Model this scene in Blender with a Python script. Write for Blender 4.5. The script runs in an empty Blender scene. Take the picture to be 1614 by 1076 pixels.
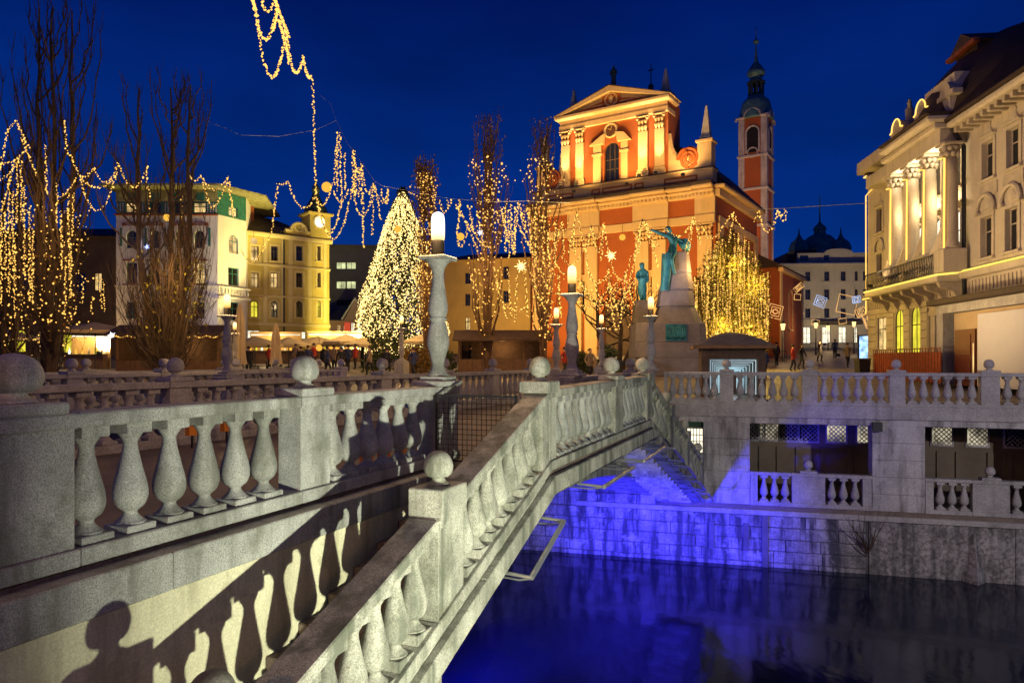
import bpy, math, random
from mathutils import Vector, Matrix

# ------------------------------------------------------------------ camera, sky, sun, exposure
SC = bpy.context.scene
COL = SC.collection
R = math.radians
F = 1121.0            # focal length in photo pixels (1614 wide)
EYE = 1.54
cam = bpy.data.objects.new('camera', bpy.data.cameras.new('camera'))
COL.objects.link(cam)
cam.location = (0, 0, EYE)
cam.rotation_euler = (R(90), 0, 0)
cam.data.sensor_width = 36
cam.data.lens = 36 * F / 1614
cam.data.shift_y = 29 / 1614
cam.data.clip_start = 0.05
cam.data.clip_end = 3000
SC.camera = cam

W = bpy.data.worlds.new('World'); SC.world = W; W.use_nodes = True
nt = W.node_tree; nt.nodes.clear()
out = nt.nodes.new('ShaderNodeOutputWorld'); bg = nt.nodes.new('ShaderNodeBackground')
sky = nt.nodes.new('ShaderNodeTexSky'); sky.sky_type = 'NISHITA'; sky.sun_disc = False
sky.sun_elevation = R(1.0); sky.sun_rotation = R(200); sky.ozone_density = 6.0
bw = nt.nodes.new('ShaderNodeRGBToBW')
tc = nt.nodes.new('ShaderNodeTexCoord'); sep = nt.nodes.new('ShaderNodeSeparateXYZ')
ramp = nt.nodes.new('ShaderNodeValToRGB')           # blue-hour colour by height above the horizon
ramp.color_ramp.elements[0].position = 0.0; ramp.color_ramp.elements[0].color = (0.004, 0.060, 0.36, 1)
ramp.color_ramp.elements[1].position = 1.0; ramp.color_ramp.elements[1].color = (0.0005, 0.007, 0.088, 1)
e = ramp.color_ramp.elements.new(0.18); e.color = (0.001, 0.032, 0.245, 1)
e = ramp.color_ramp.elements.new(0.45); e.color = (0.0003, 0.0115, 0.135, 1)
mx = nt.nodes.new('ShaderNodeMix'); mx.data_type = 'RGBA'; mx.blend_type = 'MIX'
mx.inputs[0].default_value = 0.04
L_ = nt.links.new
L_(tc.outputs['Generated'], sep.inputs[0]); L_(sep.outputs['Z'], ramp.inputs[0])
mul = nt.nodes.new('ShaderNodeMix'); mul.data_type = 'RGBA'; mul.blend_type = 'MULTIPLY'; mul.inputs[0].default_value = 1
L_(sky.outputs[0], mul.inputs[6]); mul.inputs[7].default_value = (0.02, 0.05, 0.3, 1)
L_(ramp.outputs[0], mx.inputs[6]); L_(mul.outputs[2], mx.inputs[7])
cl = nt.nodes.new('ShaderNodeTexNoise'); cl.inputs['Scale'].default_value = 2.6; cl.inputs['Detail'].default_value = 5   # thin uneven cloud veil over the whole sky
vs_ = nt.nodes.new('ShaderNodeVectorMath'); vs_.operation = 'MULTIPLY'; vs_.inputs[1].default_value = (1, 1, 2.6)
L_(tc.outputs['Generated'], vs_.inputs[0]); L_(vs_.outputs[0], cl.inputs['Vector'])
cr = nt.nodes.new('ShaderNodeMapRange'); cr.inputs[1].default_value = 0.32; cr.inputs[2].default_value = 0.68; cr.inputs[3].default_value = 0.78; cr.inputs[4].default_value = 1.24
L_(cl.outputs['Fac'], cr.inputs[0])
sc_ = nt.nodes.new('ShaderNodeVectorMath'); sc_.operation = 'SCALE'; L_(mx.outputs[2], sc_.inputs[0]); L_(cr.outputs[0], sc_.inputs['Scale'])
L_(sc_.outputs[0], bg.inputs[0]); bg.inputs[1].default_value = 0.80
L_(bg.outputs[0], out.inputs[0])

sun = bpy.data.objects.new('sun', bpy.data.lights.new('sun', 'SUN')); COL.objects.link(sun)
sun.data.energy = 0.01; sun.data.color = (0.6, 0.7, 1.0); sun.data.angle = R(20); sun.rotation_euler = (R(80), 0, R(200))

SC.view_settings.view_transform = 'Standard'; SC.view_settings.look = 'None'
SC.view_settings.exposure = 0.0; SC.view_settings.gamma = 1.0
SC.render.engine = 'CYCLES'
SC.cycles.sample_clamp_indirect = 1.5
SC.cycles.sample_clamp_direct = 0
SC.cycles.max_bounces = 5; SC.cycles.diffuse_bounces = 2; SC.cycles.glossy_bounces = 3
SC.cycles.use_denoising = True

# ------------------------------------------------------------------ helpers
rnd = random.Random(11)
def px(x, y, Y):
    """world point that stands Y metres in front of the viewpoint on the sight line of photo pixel x, y"""
    return Vector(((x - 807) / F * Y, Y, EYE - (y - 567) / F * Y))

def tag(o, label=None, cat=None, group=None, kind=None):
    if label: o['label'] = label
    if cat: o['category'] = cat
    if group: o['group'] = group
    if kind: o['kind'] = kind
    return o

def empty(name, loc=(0, 0, 0), rz=0.0, label=None, cat=None, group=None):
    o = bpy.data.objects.new(name, None); COL.objects.link(o)
    o.location = loc; o.rotation_euler = (0, 0, rz); o.empty_display_size = 0.2
    return tag(o, label, cat, group)

def link(name, mesh, parent=None, loc=None, rz=None, kind=None):
    o = bpy.data.objects.new(name, mesh); COL.objects.link(o)
    if parent is not None: o.parent = parent
    if loc is not None: o.location = loc
    if rz is not None: o.rotation_euler = (0, 0, rz)
    if kind: o['kind'] = kind
    return o

class MB:
    """collects boxes, prisms, tubes, lathes ... and links them as one mesh object"""
    def __init__(s): s.v = []; s.f = []; s.m = []; s.mats = []; s.cur = 0; s.sm = []; s.smooth = False
    def mat(s, m):
        if m not in s.mats: s.mats.append(m)
        s.cur = s.mats.index(m); return s
    def add(s, vs, fs):
        b = len(s.v); s.v.extend([tuple(v) for v in vs])
        for f in fs:
            s.f.append(tuple(i + b for i in f)); s.m.append(s.cur); s.sm.append(s.smooth)
        return s
    def box(s, x0, x1, y0, y1, z0, z1, sh=0.0):
        """sh: z shear along x"""
        if x0 > x1: x0, x1 = x1, x0
        if y0 > y1: y0, y1 = y1, y0
        d = sh * (x1 - x0)
        vs = [(x0, y0, z0), (x1, y0, z0 + d), (x1, y1, z0 + d), (x0, y1, z0), (x0, y0, z1), (x1, y0, z1 + d), (x1, y1, z1 + d), (x0, y1, z1)]
        return s.add(vs, [(0, 3, 2, 1), (4, 5, 6, 7), (0, 1, 5, 4), (1, 2, 6, 5), (2, 3, 7, 6), (3, 0, 4, 7)])
    def bbox(s, x0, x1, y0, y1, z0, z1, b=0.012, sh=0.0):
        """box with chamfered upper and lower edges"""
        d = lambda x: sh * (x - x0)
        rings = []
        for z, i in ((z0, b), (z0 + b, 0), (z1 - b, 0), (z1, b)):
            rings.append([(x0 + i, y0 + i, z + d(x0 + i)), (x1 - i, y0 + i, z + d(x1 - i)), (x1 - i, y1 - i, z + d(x1 - i)), (x0 + i, y1 - i, z + d(x0 + i))])
        vs = [p for r in rings for p in r]
        fs = [(3, 2, 1, 0), (12, 13, 14, 15)]
        for k in range(3):
            for j in range(4):
                a, b2 = k * 4 + j, k * 4 + (j + 1) % 4
                fs.append((a, b2, b2 + 4, a + 4))
        return s.add(vs, fs)
    def quad(s, a, b, c, d): return s.add([a, b, c, d], [(0, 1, 2, 3)])
    def prism(s, poly, y0, y1, axis='y'):
        """polygon (x,z) extruded in y (or (x,y) extruded in z)"""
        n = len(poly)
        if axis == 'y': vs = [(p[0], y0, p[1]) for p in poly] + [(p[0], y1, p[1]) for p in poly]
        elif axis == 'z': vs = [(p[0], p[1], y0) for p in poly] + [(p[0], p[1], y1) for p in poly]
        else: vs = [(y0, p[0], p[1]) for p in poly] + [(y1, p[0], p[1]) for p in poly]
        fs = [tuple(range(n)), tuple(range(2 * n - 1, n - 1, -1))]
        for i in range(n):
            j = (i + 1) % n; fs.append((i, i + n, j + n, j))
        return s.add(vs, fs)
    def tube(s, pts, r, n=6, cap=True):
        pts = [Vector(p) for p in pts]; k = len(pts)
        rs = r if isinstance(r, (list, tuple)) else [r] * k
        vs = []; fs = []; up = None
        for i, p in enumerate(pts):
            t = (pts[min(i + 1, k - 1)] - pts[max(i - 1, 0)])
            if t.length < 1e-9: t = Vector((0, 0, 1))
            t.normalize()
            if up is None:
                up = Vector((0, 0, 1)) if abs(t.z) < 0.9 else Vector((1, 0, 0))
            a = t.cross(up)
            if a.length < 1e-6: a = t.cross(Vector((0.3, 1, 0.2)))
            a.normalize(); b = t.cross(a).normalized(); up = -b if False else up
            for j in range(n):
                w = 2 * math.pi * j / n
                vs.append(p + (a * math.cos(w) + b * math.sin(w)) * rs[i])
        for i in range(k - 1):
            for j in range(n):
                q = (j + 1) % n
                fs.append((i * n + j, i * n + q, (i + 1) * n + q, (i + 1) * n + j))
        if cap and n > 2:
            fs.append(tuple(range(n - 1, -1, -1))); fs.append(tuple((k - 1) * n + j for j in range(n)))
        return s.add(vs, fs)
    def lathe(s, prof, n=16, c=(0, 0, 0), sx=1.0, sy=1.0):
        """prof: (radius, z) from bottom to top"""
        vs = []; fs = []
        for r, z in prof:
            for j in range(n):
                w = 2 * math.pi * j / n
                vs.append((c[0] + r * math.cos(w) * sx, c[1] + r * math.sin(w) * sy, c[2] + z))
        k = len(prof)
        for i in range(k - 1):
            for j in range(n):
                q = (j + 1) % n
                fs.append((i * n + j, i * n + q, (i + 1) * n + q, (i + 1) * n + j))
        fs.append(tuple(range(n - 1, -1, -1))); fs.append(tuple((k - 1) * n + j for j in range(n)))
        return s.add(vs, fs)
    def octa(s, c, r):
        x, y, z = c
        return s.add([(x + r, y, z), (x - r, y, z), (x, y + r, z), (x, y - r, z), (x, y, z + r), (x, y, z - r)],
                     [(0, 2, 4), (2, 1, 4), (1, 3, 4), (3, 0, 4), (2, 0, 5), (1, 2, 5), (3, 1, 5), (0, 3, 5)])
    def mesh(s, name, mat=None):
        me = bpy.data.meshes.new(name); me.from_pydata(s.v, [], s.f)
        for m in (s.mats if s.mats else [mat]): me.materials.append(m)
        if s.mats: me.polygons.foreach_set('material_index', s.m)
        me.polygons.foreach_set('use_smooth', s.sm)
        me.update(); return me
    def build(s, name, mat=None, parent=None, loc=None, rz=None, kind=None):
        return link(name, s.mesh(name, mat), parent, loc, rz, kind)

def smooth_lathe(prof, n=16, sub=3):
    """Catmull-Rom smoothed lathe profile"""
    P = [prof[0]] + list(prof) + [prof[-1]]; o = []
    for i in range(1, len(P) - 2):
        for k in range(sub):
            t = k / sub
            o.append(tuple(0.5 * ((2 * P[i][c]) + (-P[i - 1][c] + P[i + 1][c]) * t + (2 * P[i - 1][c] - 5 * P[i][c] + 4 * P[i + 1][c] - P[i + 2][c]) * t * t
                     + (-P[i - 1][c] + 3 * P[i][c] - 3 * P[i + 1][c] + P[i + 2][c]) * t ** 3) for c in (0, 1)))
    o.append(prof[-1]); return o

# ------------------------------------------------------------------ materials
def nodes(name):
    m = bpy.data.materials.new(name); m.use_nodes = True
    n = m.node_tree.nodes; n.clear()
    o = n.new('ShaderNodeOutputMaterial'); b = n.new('ShaderNodeBsdfPrincipled')
    m.node_tree.links.new(b.outputs[0], o.inputs[0])
    return m, n, m.node_tree.links, b

def surf(name, c, rough=0.7, metal=0.0, var=0.25, vs=1.5, speck=0.0, ss=90.0, streak=0.0, sr=(0.5, 0.72), patch=0.0, pc=(0.5, 0.48, 0.46), dirt=(0.25, 0.22, 0.17), bump=0.15, bs=30.0, spec=0.4, moss=0.0):
    """general procedural surface: colour patches, fine speckle, vertical run-off streaks, relief"""
    m, n, l, b = nodes(name)
    g = n.new('ShaderNodeNewGeometry')
    col = None
    def noise(scale, detail=4, rough_=0.6, sc=None):
        t = n.new('ShaderNodeTexNoise'); t.inputs['Scale'].default_value = scale; t.inputs['Detail'].default_value = detail
        t.inputs['Roughness'].default_value = rough_
        if sc:
            mp = n.new('ShaderNodeVectorMath'); mp.operation = 'MULTIPLY'; mp.inputs[1].default_value = sc
            l.new(g.outputs['Position'], mp.inputs[0]); l.new(mp.outputs[0], t.inputs['Vector'])
        else: l.new(g.outputs['Position'], t.inputs['Vector'])
        return t.outputs['Fac']
    def rng(v, a, b2, lo, hi):
        t = n.new('ShaderNodeMapRange'); t.inputs[1].default_value = a; t.inputs[2].default_value = b2
        t.inputs[3].default_value = lo; t.inputs[4].default_value = hi; l.new(v, t.inputs[0]); return t.outputs[0]
    def mixc(f, a, b2, mode='MIX'):
        t = n.new('ShaderNodeMix'); t.data_type = 'RGBA'; t.blend_type = mode
        if hasattr(f, 'links'): l.new(f, t.inputs[0])
        else: t.inputs[0].default_value = f
        for s_, v in ((6, a), (7, b2)):
            if hasattr(v, 'links'): l.new(v, t.inputs[s_])
            else: t.inputs[s_].default_value = (*v[:3], 1)
        return t.outputs[2]
    dk = tuple(x * (1 - var) for x in c); lt = tuple(min(1, x * (1 + var)) for x in c)
    col = mixc(rng(noise(vs, 6, 0.65), 0.3, 0.7, 0, 1), dk, lt)
    if speck:
        sp = rng(noise(ss, 2, 0.7), 0.36, 0.64, 1 - speck, 1 + speck)
        cm = n.new('ShaderNodeCombineColor'); [l.new(sp, cm.inputs[i]) for i in range(3)]
        col = mixc(1.0, col, cm.outputs[0], 'MULTIPLY')
    if streak:
        sf = rng(noise(3.2, 5, 0.6, (1.0, 1.0, 0.12)), sr[0], sr[1], 0, streak)
        col = mixc(sf, col, tuple(dirt))
    if patch:
        pf = rng(noise(1.1, 8, 0.72), 0.55, 0.60, 0, patch); col = mixc(pf, col, tuple(pc))
    if moss:
        mf = rng(noise(2.3, 5, 0.7), 0.52, 0.66, 0, moss)
        col = mixc(mf, col, (0.09, 0.10, 0.05))
    l.new(col, b.inputs['Base Color'])
    b.inputs['Roughness'].default_value = rough; b.inputs['Metallic'].default_value = metal
    b.inputs['Specular IOR Level'].default_value = spec
    if bump:
        bp = n.new('ShaderNodeBump'); bp.inputs['Strength'].default_value = bump; bp.inputs['Distance'].default_value = 0.02
        l.new(noise(bs, 4, 0.65), bp.inputs['Height']); l.new(bp.outputs[0], b.inputs['Normal'])
    return m

def glow(name, c, k, sample=False, vary=0.0, vs=2.0):
    m = bpy.data.materials.new(name); m.use_nodes = True
    n = m.node_tree.nodes; l = m.node_tree.links; n.clear()
    o = n.new('ShaderNodeOutputMaterial'); e = n.new('ShaderNodeEmission')
    e.inputs[0].default_value = (*c, 1); e.inputs[1].default_value = k
    if vary:
        g = n.new('ShaderNodeNewGeometry'); t = n.new('ShaderNodeTexNoise'); t.inputs['Scale'].default_value = vs; t.inputs['Detail'].default_value = 3
        mr = n.new('ShaderNodeMapRange'); mr.inputs[1].default_value = 0.32; mr.inputs[2].default_value = 0.68
        mr.inputs[3].default_value = k * (1 - vary); mr.inputs[4].default_value = k * (1 + vary)
        l.new(g.outputs['Position'], t.inputs['Vector']); l.new(t.outputs['Fac'], mr.inputs[0]); l.new(mr.outputs[0], e.inputs[1])
    l.new(e.outputs[0], o.inputs[0])
    if not sample: m.cycles.emission_sampling = 'NONE'
    return m

STONE = surf('terrazzo_stone', (0.40, 0.40, 0.36), 0.75, var=0.30, vs=1.6, speck=0.40, ss=95, streak=0.75, sr=(0.46, 0.66), dirt=(0.13, 0.13, 0.10), moss=0.45, bump=0.25, bs=80)
STONE2 = surf('weathered_stone', (0.44, 0.43, 0.35), 0.8, var=0.38, vs=2.0, speck=0.36, ss=70, streak=0.85, sr=(0.46, 0.62), dirt=(0.13, 0.14, 0.10), bump=0.3, bs=50, moss=0.5)
STONEF = surf('far_stone', (0.36, 0.34, 0.32), 0.8, var=0.25, vs=1.5, speck=0.25, ss=30, streak=0.4, dirt=(0.12, 0.11, 0.10), bump=0.2, bs=20)
PLASTER = surf('cream_plaster', (0.70, 0.66, 0.44), 0.85, var=0.18, vs=1.1, speck=0.14, ss=60, streak=0.6, sr=(0.47, 0.66), dirt=(0.28, 0.24, 0.14), patch=0.5, pc=(0.36, 0.33, 0.20), bump=0.25, bs=25)
CONC = surf('concrete_wall', (0.42, 0.40, 0.38), 0.85, var=0.3, vs=0.7, speck=0.15, ss=18, streak=0.85, sr=(0.46, 0.64), patch=0.5, dirt=(0.13, 0.12, 0.11), bump=0.2, bs=10)
BLOCK = surf('quay_block', (0.30, 0.28, 0.28), 0.85, var=0.5, vs=0.9, speck=0.25, ss=14, streak=0.92, sr=(0.44, 0.58), patch=0.55, dirt=(0.05, 0.05, 0.055), bump=0.5, bs=7)
WEATH = surf('weathered_render', (0.24, 0.22, 0.21), 0.9, var=0.45, vs=1.4, speck=0.45, ss=9, streak=0.8, sr=(0.45, 0.62), dirt=(0.05, 0.05, 0.05), patch=0.35, pc=(0.36, 0.35, 0.36), bump=0.35, bs=8)
MORTAR = surf('mortar', (0.13, 0.12, 0.12), 0.9, bump=0.2)
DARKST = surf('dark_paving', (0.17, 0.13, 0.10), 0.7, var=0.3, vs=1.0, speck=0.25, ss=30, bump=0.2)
STEEL = surf('galvanised_steel', (0.55, 0.56, 0.55), 0.35, metal=0.8, var=0.15, bump=0.05)
COLLARM = surf('matte_black_collar', (0.012, 0.011, 0.010), 0.95, var=0.2, bump=0.0, spec=0.05)  # even near-black with almost no gloss
BLACK = surf('black_iron', (0.02, 0.02, 0.022), 0.45, var=0.2, bump=0.05)
DARKWOOD = surf('dark_wood', (0.07, 0.04, 0.025), 0.7, var=0.4, vs=4, bump=0.2)
MIDWOOD = surf('hut_wood', (0.16, 0.085, 0.04), 0.7, var=0.3, vs=4, bump=0.2)
GLASSD = surf('dark_pane', (0.012, 0.014, 0.018), 0.06, var=0.1, bump=0.0, spec=0.8)
PANE_W = glow('warm_lit_pane', (1.0, 0.66, 0.25), 0.85, vary=0.7, vs=1.3)
PANE_H = glow('white_lit_pane', (1.0, 0.90, 0.66), 1.3, vary=0.4, vs=1.0)
PANE_Y = glow('yellow_lit_pane', (0.95, 0.80, 0.06), 0.9, vary=0.35, vs=1.2)
PANE_C = glow('cool_lit_pane', (0.75, 0.92, 1.0), 1.0, vary=0.3, vs=1.0)
PANE_G = glow('office_lit_pane', (0.85, 0.9, 0.45), 0.8, vary=0.5, vs=1.0)
BULB = glow('warm_bulb', (1.0, 0.52, 0.10), 2.1)
BULBW = glow('tree_bulb', (1.0, 0.68, 0.22), 3.0)
LAMPG = glow('lamp_glass', (1.0, 0.80, 0.45), 5.0)
LAMPG2 = glow('warm_lamp_glass', (1.0, 0.62, 0.18), 2.6)
def lamp_gradient(m, lo, hi, k0, k1):
    n = m.node_tree.nodes; l = m.node_tree.links; e = [x for x in n if x.type == 'EMISSION'][0]
    t = n.new('ShaderNodeTexCoord'); s = n.new('ShaderNodeSeparateXYZ'); r = n.new('ShaderNodeMapRange'); r.inputs[1].default_value = 2.03; r.inputs[2].default_value = 2.30
    q = n.new('ShaderNodeMix'); q.data_type = 'RGBA'; q.inputs[6].default_value = (*[c * k0 for c in lo], 1); q.inputs[7].default_value = (*[c * k1 for c in hi], 1); e.inputs[1].default_value = 1
    l.new(t.outputs['Object'], s.inputs[0]); l.new(s.outputs['Z'], r.inputs[0]); l.new(r.outputs[0], q.inputs[0]); l.new(q.outputs[2], e.inputs[0])
lamp_gradient(LAMPG, (1, .66, .25), (1, .92, .72), 1.4, 3.0); lamp_gradient(LAMPG2, (1, .42, .06), (1, .80, .36), 1.3, 2.2)
STREETG = glow('street_glass', (1.0, .62, .22), 2.4)
ROPE = glow('rope_light', (1.0, 0.55, 0.10), 2.0)
ROPEY = glow('yellow_rope_light', (1.0, 0.68, 0.12), 1.6)
GLOBE = glow('globe_lamp', (1.0, 0.50, 0.06), 1.1)
BLUEB = glow('blue_bulb', (0.35, 0.45, 1.0), 3.0)
WHITEB = glow('white_bulb', (0.9, 0.9, 1.0), 3.0)

def point(name, loc, c, w, r=0.15, parent=None):
    d = bpy.data.lights.new(name, 'POINT'); d.color = c; d.energy = w; d.shadow_soft_size = r
    o = bpy.data.objects.new(name, d); COL.objects.link(o); o.location = loc
    if parent is not None: o.parent = parent
    return o
def spot(name, loc, target, c, w, ang=60, blend=0.5, r=0.1, parent=None):
    d = bpy.data.lights.new(name, 'SPOT'); d.color = c; d.energy = w; d.shadow_soft_size = r
    d.spot_size = R(ang); d.spot_blend = blend
    o = bpy.data.objects.new(name, d); COL.objects.link(o); o.location = loc
    o.rotation_euler = (Vector(target) - Vector(loc)).to_track_quat('-Z', 'Y').to_euler()
    if parent is not None: o.parent = parent
    return o
# ------------------------------------------------------------------ ground, river, quays, bridge
BA = math.atan2(0.9226, 0.3857)                    # bridge axis
BO = Vector((-5.38, 0, 0))                         # bridge frame origin
def bw_(s, y, z=0.0):
    return Vector((BO.x + s * math.cos(BA) - y * math.sin(BA), BO.y + s * math.sin(BA) + y * math.cos(BA), z))
QA = math.atan2(-0.2616, 0.9652)                   # far quay direction
QO = Vector((1.24, 26.2, 0))
def qw(t, y, z=0.0):
    return Vector((QO.x + t * math.cos(QA) - y * math.sin(QA), QO.y + t * math.sin(QA) + y * math.cos(QA), z))
class Fac:
    """vertical plane: origin, direction u (to the right), inward normal; photo pixel -> (u, z)"""
    def __init__(s, x, y, ang, z=0.0): s.x, s.y, s.a, s.z = x, y, ang, z
    def uz(s, X, Y_, d=0.0):
        c, n = math.cos(s.a), math.sin(s.a); k = (X - 807) / F
        u = (k * (s.y + d * c) - s.x + d * n) / (c - k * n)
        Yw = s.y + u * n + d * c
        return u, EYE - (Y_ - 567) / F * Yw - s.z
    def u(s, X, d=0.0): return s.uz(X, 567, d)[0]
    def w(s, u, d, z=0.0): return Vector((s.x + u * math.cos(s.a) - d * math.sin(s.a), s.y + u * math.sin(s.a) + d * math.cos(s.a), s.z + z))
    def empty(s, name, label, cat, group=None): return empty(name, (s.x, s.y, s.z), s.a, label, cat, group)
Q = Fac(QO.x, QO.y, QA)

# ground of the far bank: gently rising square, one sheet to the horizon
PAVE = surf('square_paving', (0.16, 0.13, 0.10), 0.55, var=0.35, vs=0.6, speck=0.2, ss=12, bump=0.3, bs=9)
def ground_z(Y): return 0.0 if Y < 32 else min(3.6, (Y - 32) * 0.049)
g = MB()
ys = [0, 6, 12, 20, 30, 45, 60, 80, 120, 400, 2500]
for i in range(len(ys) - 1):
    a, b = ys[i], ys[i + 1]; ext = 60 + (2400 if i > 7 else 0)
    def P(t, d):
        w = qw(t, d); return (w.x, w.y, ground_z(w.y))
    ts = [-400, -60, -30, -15, 0, 15, 30, 60, 400]
    for j in range(len(ts) - 1):
        g.quad(P(ts[j], a), P(ts[j + 1], a), P(ts[j + 1], b), P(ts[j], b))
tag(g.build('square_ground', PAVE), kind='structure')

# river
wm, n, l, b = nodes('river_water')
b.inputs['Base Color'].default_value = (0.005, 0.010, 0.034, 1); b.inputs['Roughness'].default_value = 0.10
b.inputs['Specular IOR Level'].default_value = 0.42
tx = n.new('ShaderNodeTexNoise'); tx.inputs['Scale'].default_value = 0.9; tx.inputs['Detail'].default_value = 5
g_ = n.new('ShaderNodeNewGeometry'); vm = n.new('ShaderNodeVectorMath'); vm.operation = 'MULTIPLY'; vm.inputs[1].default_value = (1.0, 0.55, 1)
l.new(g_.outputs['Position'], vm.inputs[0]); l.new(vm.outputs[0], tx.inputs['Vector'])
bp = n.new('ShaderNodeBump'); bp.inputs['Strength'].default_value = 0.35; bp.inputs['Distance'].default_value = 0.06
l.new(tx.outputs['Fac'], bp.inputs['Height']); l.new(bp.outputs[0], b.inputs['Normal'])
WZ = -5.5
g = MB(); g.quad((-300, -120, WZ), (300, -120, WZ), (300, 140, WZ), (-300, 140, WZ))
tag(g.build('river_water', wm), kind='structure')

# near quay under the viewpoint
nq = empty('near_quay', (0, -0.35, 0), QA, 'stone quay of the near bank below the viewpoint', 'quay')
g = MB(); g.box(-40, -2.2, -30, 0, -0.4, 0.0).box(-2.2, 60, -30, 0, -0.4, 0.0); g.build('quay_pavement', DARKST, nq)
g = MB(); g.box(-40, 60, -2.0, -0.12, -6.5, -0.4); g.build('quay_wall_face', CONC, nq)
# floodlight bracketed on the near quay wall: lights the stair side of the bridge
FL = Vector((3.0, 1.1, -1.3))
fl = empty('floodlight', FL, R(15), 'floodlight on a bracket below the near quay edge aimed at the stairs', 'floodlight')
g = MB(); g.box(-.16, .16, -.30, -.12, -.12, .12); g.build('lamp_housing', BLACK, fl)
g = MB(); g.box(-.03, .03, -1.5, -.30, -.04, .04); g.build('bracket', STEEL, fl)
KEY = spot('key_flood', FL, bw_(11.6, -0.4, 0.1), (0.97, 1.0, 0.78), 4700, 84, 1.0, 0.06)

for (x, y, h, c, w, lab) in ((-7.5, -7.0, 5.2, (1.0, .50, .24), 1150, 'warm street lamp on the near bank behind the viewpoint on the left'), (17.0, -6.0, 6.0, (.92, .88, 1.0), 0, 'white street lamp on the near bank behind the viewpoint on the right'), (5.5, -6.5, 5.0, (1.0, .58, .34), 620, 'added warm fill lamp on the near bank straight behind the viewpoint')):  # the lamp straight behind is unseen, added to warm the blue shadows
    sl = empty('street_lamp', (x, y, 0), 0, lab, 'street lamp')
    g = MB(); g.tube([(0, 0, 0), (0, 0, 1), (0, 0, h)], [.09, .07, .05], 8); g.build('post', BLACK, sl)
    g = MB(); g.smooth = True; g.lathe([(.05, h + .0), (.14, h + .08), (.17, h + .3), (.10, h + .45)], 12); g.build('lamp_shade', LAMPG, sl)
    if w: point('street_light', (x, y + .4, h + .2), c, w, .25)
    else: spot('street_light', (x, y + .5, h), (13.5, 24, -3.2), (1.0, .94, .98), 10500, 40, 1.0, .2)

# ------------------------------------------------------------------ balustrades
BPROF = [(.118, .060), (.118, .075), (.102, .085), (.064, .125), (.054, .150), (.063, .168), (.106, .203), (.132, .262), (.136, .315), (.126, .385), (.098, .495), (.071, .610), (.056, .690), (.060, .735), (.084, .775), (.092, .790), (.092, .800)]
def baluster_mesh(name, n, sub, mat, deep=0.0):
    g = MB(); g.smooth = True; g.lathe(smooth_lathe(BPROF, n, sub), n); g.smooth = False
    g.bbox(-.135, .135, -.135, .135, -deep, .062, .008); g.box(-.115, .115, -.11, .11, .80, .925 if deep else .884)
    return g.mesh(name, mat)
BAL = {('near', 0): baluster_mesh('baluster', 24, 3, STONE), ('near', 1): baluster_mesh('stair_baluster', 24, 3, STONE2, 0.07),
       ('far', 0): baluster_mesh('far_baluster', 12, 1, STONEF)}
BALL = [(.115, 0), (.118, .018), (.085, .035), (.068, .060), (.072, .078), (.105, .088), (.135, .115), (.152, .165), (.150, .215), (.130, .275), (.095, .318), (.050, .343), (.008, .352)]
def ball_mesh(name, n, mat, k=1.0, kz=1.0):
    g = MB(); g.smooth = True; g.lathe([(r * k, z * kz) for r, z in smooth_lathe(BALL, n, 2)], n); return g.mesh(name, mat)
BALLS = {'near': ball_mesh('ball_finial', 28, STONE), 'stair': ball_mesh('stair_ball_finial', 28, STONE2), 'far': ball_mesh('far_ball_finial', 14, STONEF),
         'big': ball_mesh('big_ball_finial', 32, STONE, 1.2, 1.0)}

def balustrade(root, y0, y1, s_list, zb, mat, kind='near', slope=0, hb=0.13, rail_h=0.115, gap=0.004, over=0.0, base=True, top=1.0):
    """s_list: ('pier', s0, s1, ball or None) and ('run', s0, s1, [centres]); zb(s): top of the base slab; y0 is the river face of the rail"""
    ym = (y0 + y1) / 2; hw = abs(y1 - y0) / 2
    rail = {}
    for it in s_list:
        s0, s1 = it[1], it[2]
        za, zc = zb(s0), zb(s1); sh = (zc - za) / (s1 - s0)
        if base:
            g = MB(); g.bbox(s0 + gap, s1 - gap, ym - hw - .02, ym + hw + .02, za - hb, za, .010, sh); g.build('base_slab', mat, root)
        if it[0] == 'run':
            g = MB(); g.bbox(s0 + gap, s1 - gap, ym - hw, ym + hw, za + top - rail_h, za + top, .014, sh); g.build('rail', mat, root)
            me = BAL[(kind, slope)]
            for c in it[3]:
                o = link('baluster', me, root, (c, ym, zb(c) - (0.012 if slope else 0)))
                o.scale = (1, 1, top)
        else:
            pw = hw + (0.012 if it[0] == 'pier' else 0.0)
            g = MB()
            g.box(s0 + .02, s1 - .02, ym - pw + .035, ym + pw - .035, za - .02 - (.1 if slope else 0), za + top - rail_h + .02, sh)
            g.build('pier', mat, root)
            g = MB(); g.bbox(s0 + gap, s1 - gap, ym - pw, ym + pw, za + top - rail_h, za + top, .014, sh); g.build('rail', mat, root)
            if it[3]:
                mid = (s0 + s1) / 2; zm = zb(mid) + top; hs = min(.27, (s1 - s0) / 2)
                g = MB(); up = .085 + (abs(sh) * hs if slope else 0)
                g.bbox(mid - hs, mid + hs, ym - pw - .008, ym + pw + .008, zm - (abs(sh) * hs + .03 if slope else -.001), zm + up, .012)
                g.build('pier_cap', mat, root)
                link('ball_finial', BALLS[it[3]], root, (mid, ym, zm + up))

def even(a, b, n): return [a + (b - a) * (i + .5) / n for i in range(n)]
Z0 = 0.15
flat = lambda s: Z0
def broot(label, group=None, name='stone_balustrade'): return empty(name, BO, BA, label, 'balustrade', group)

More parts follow.
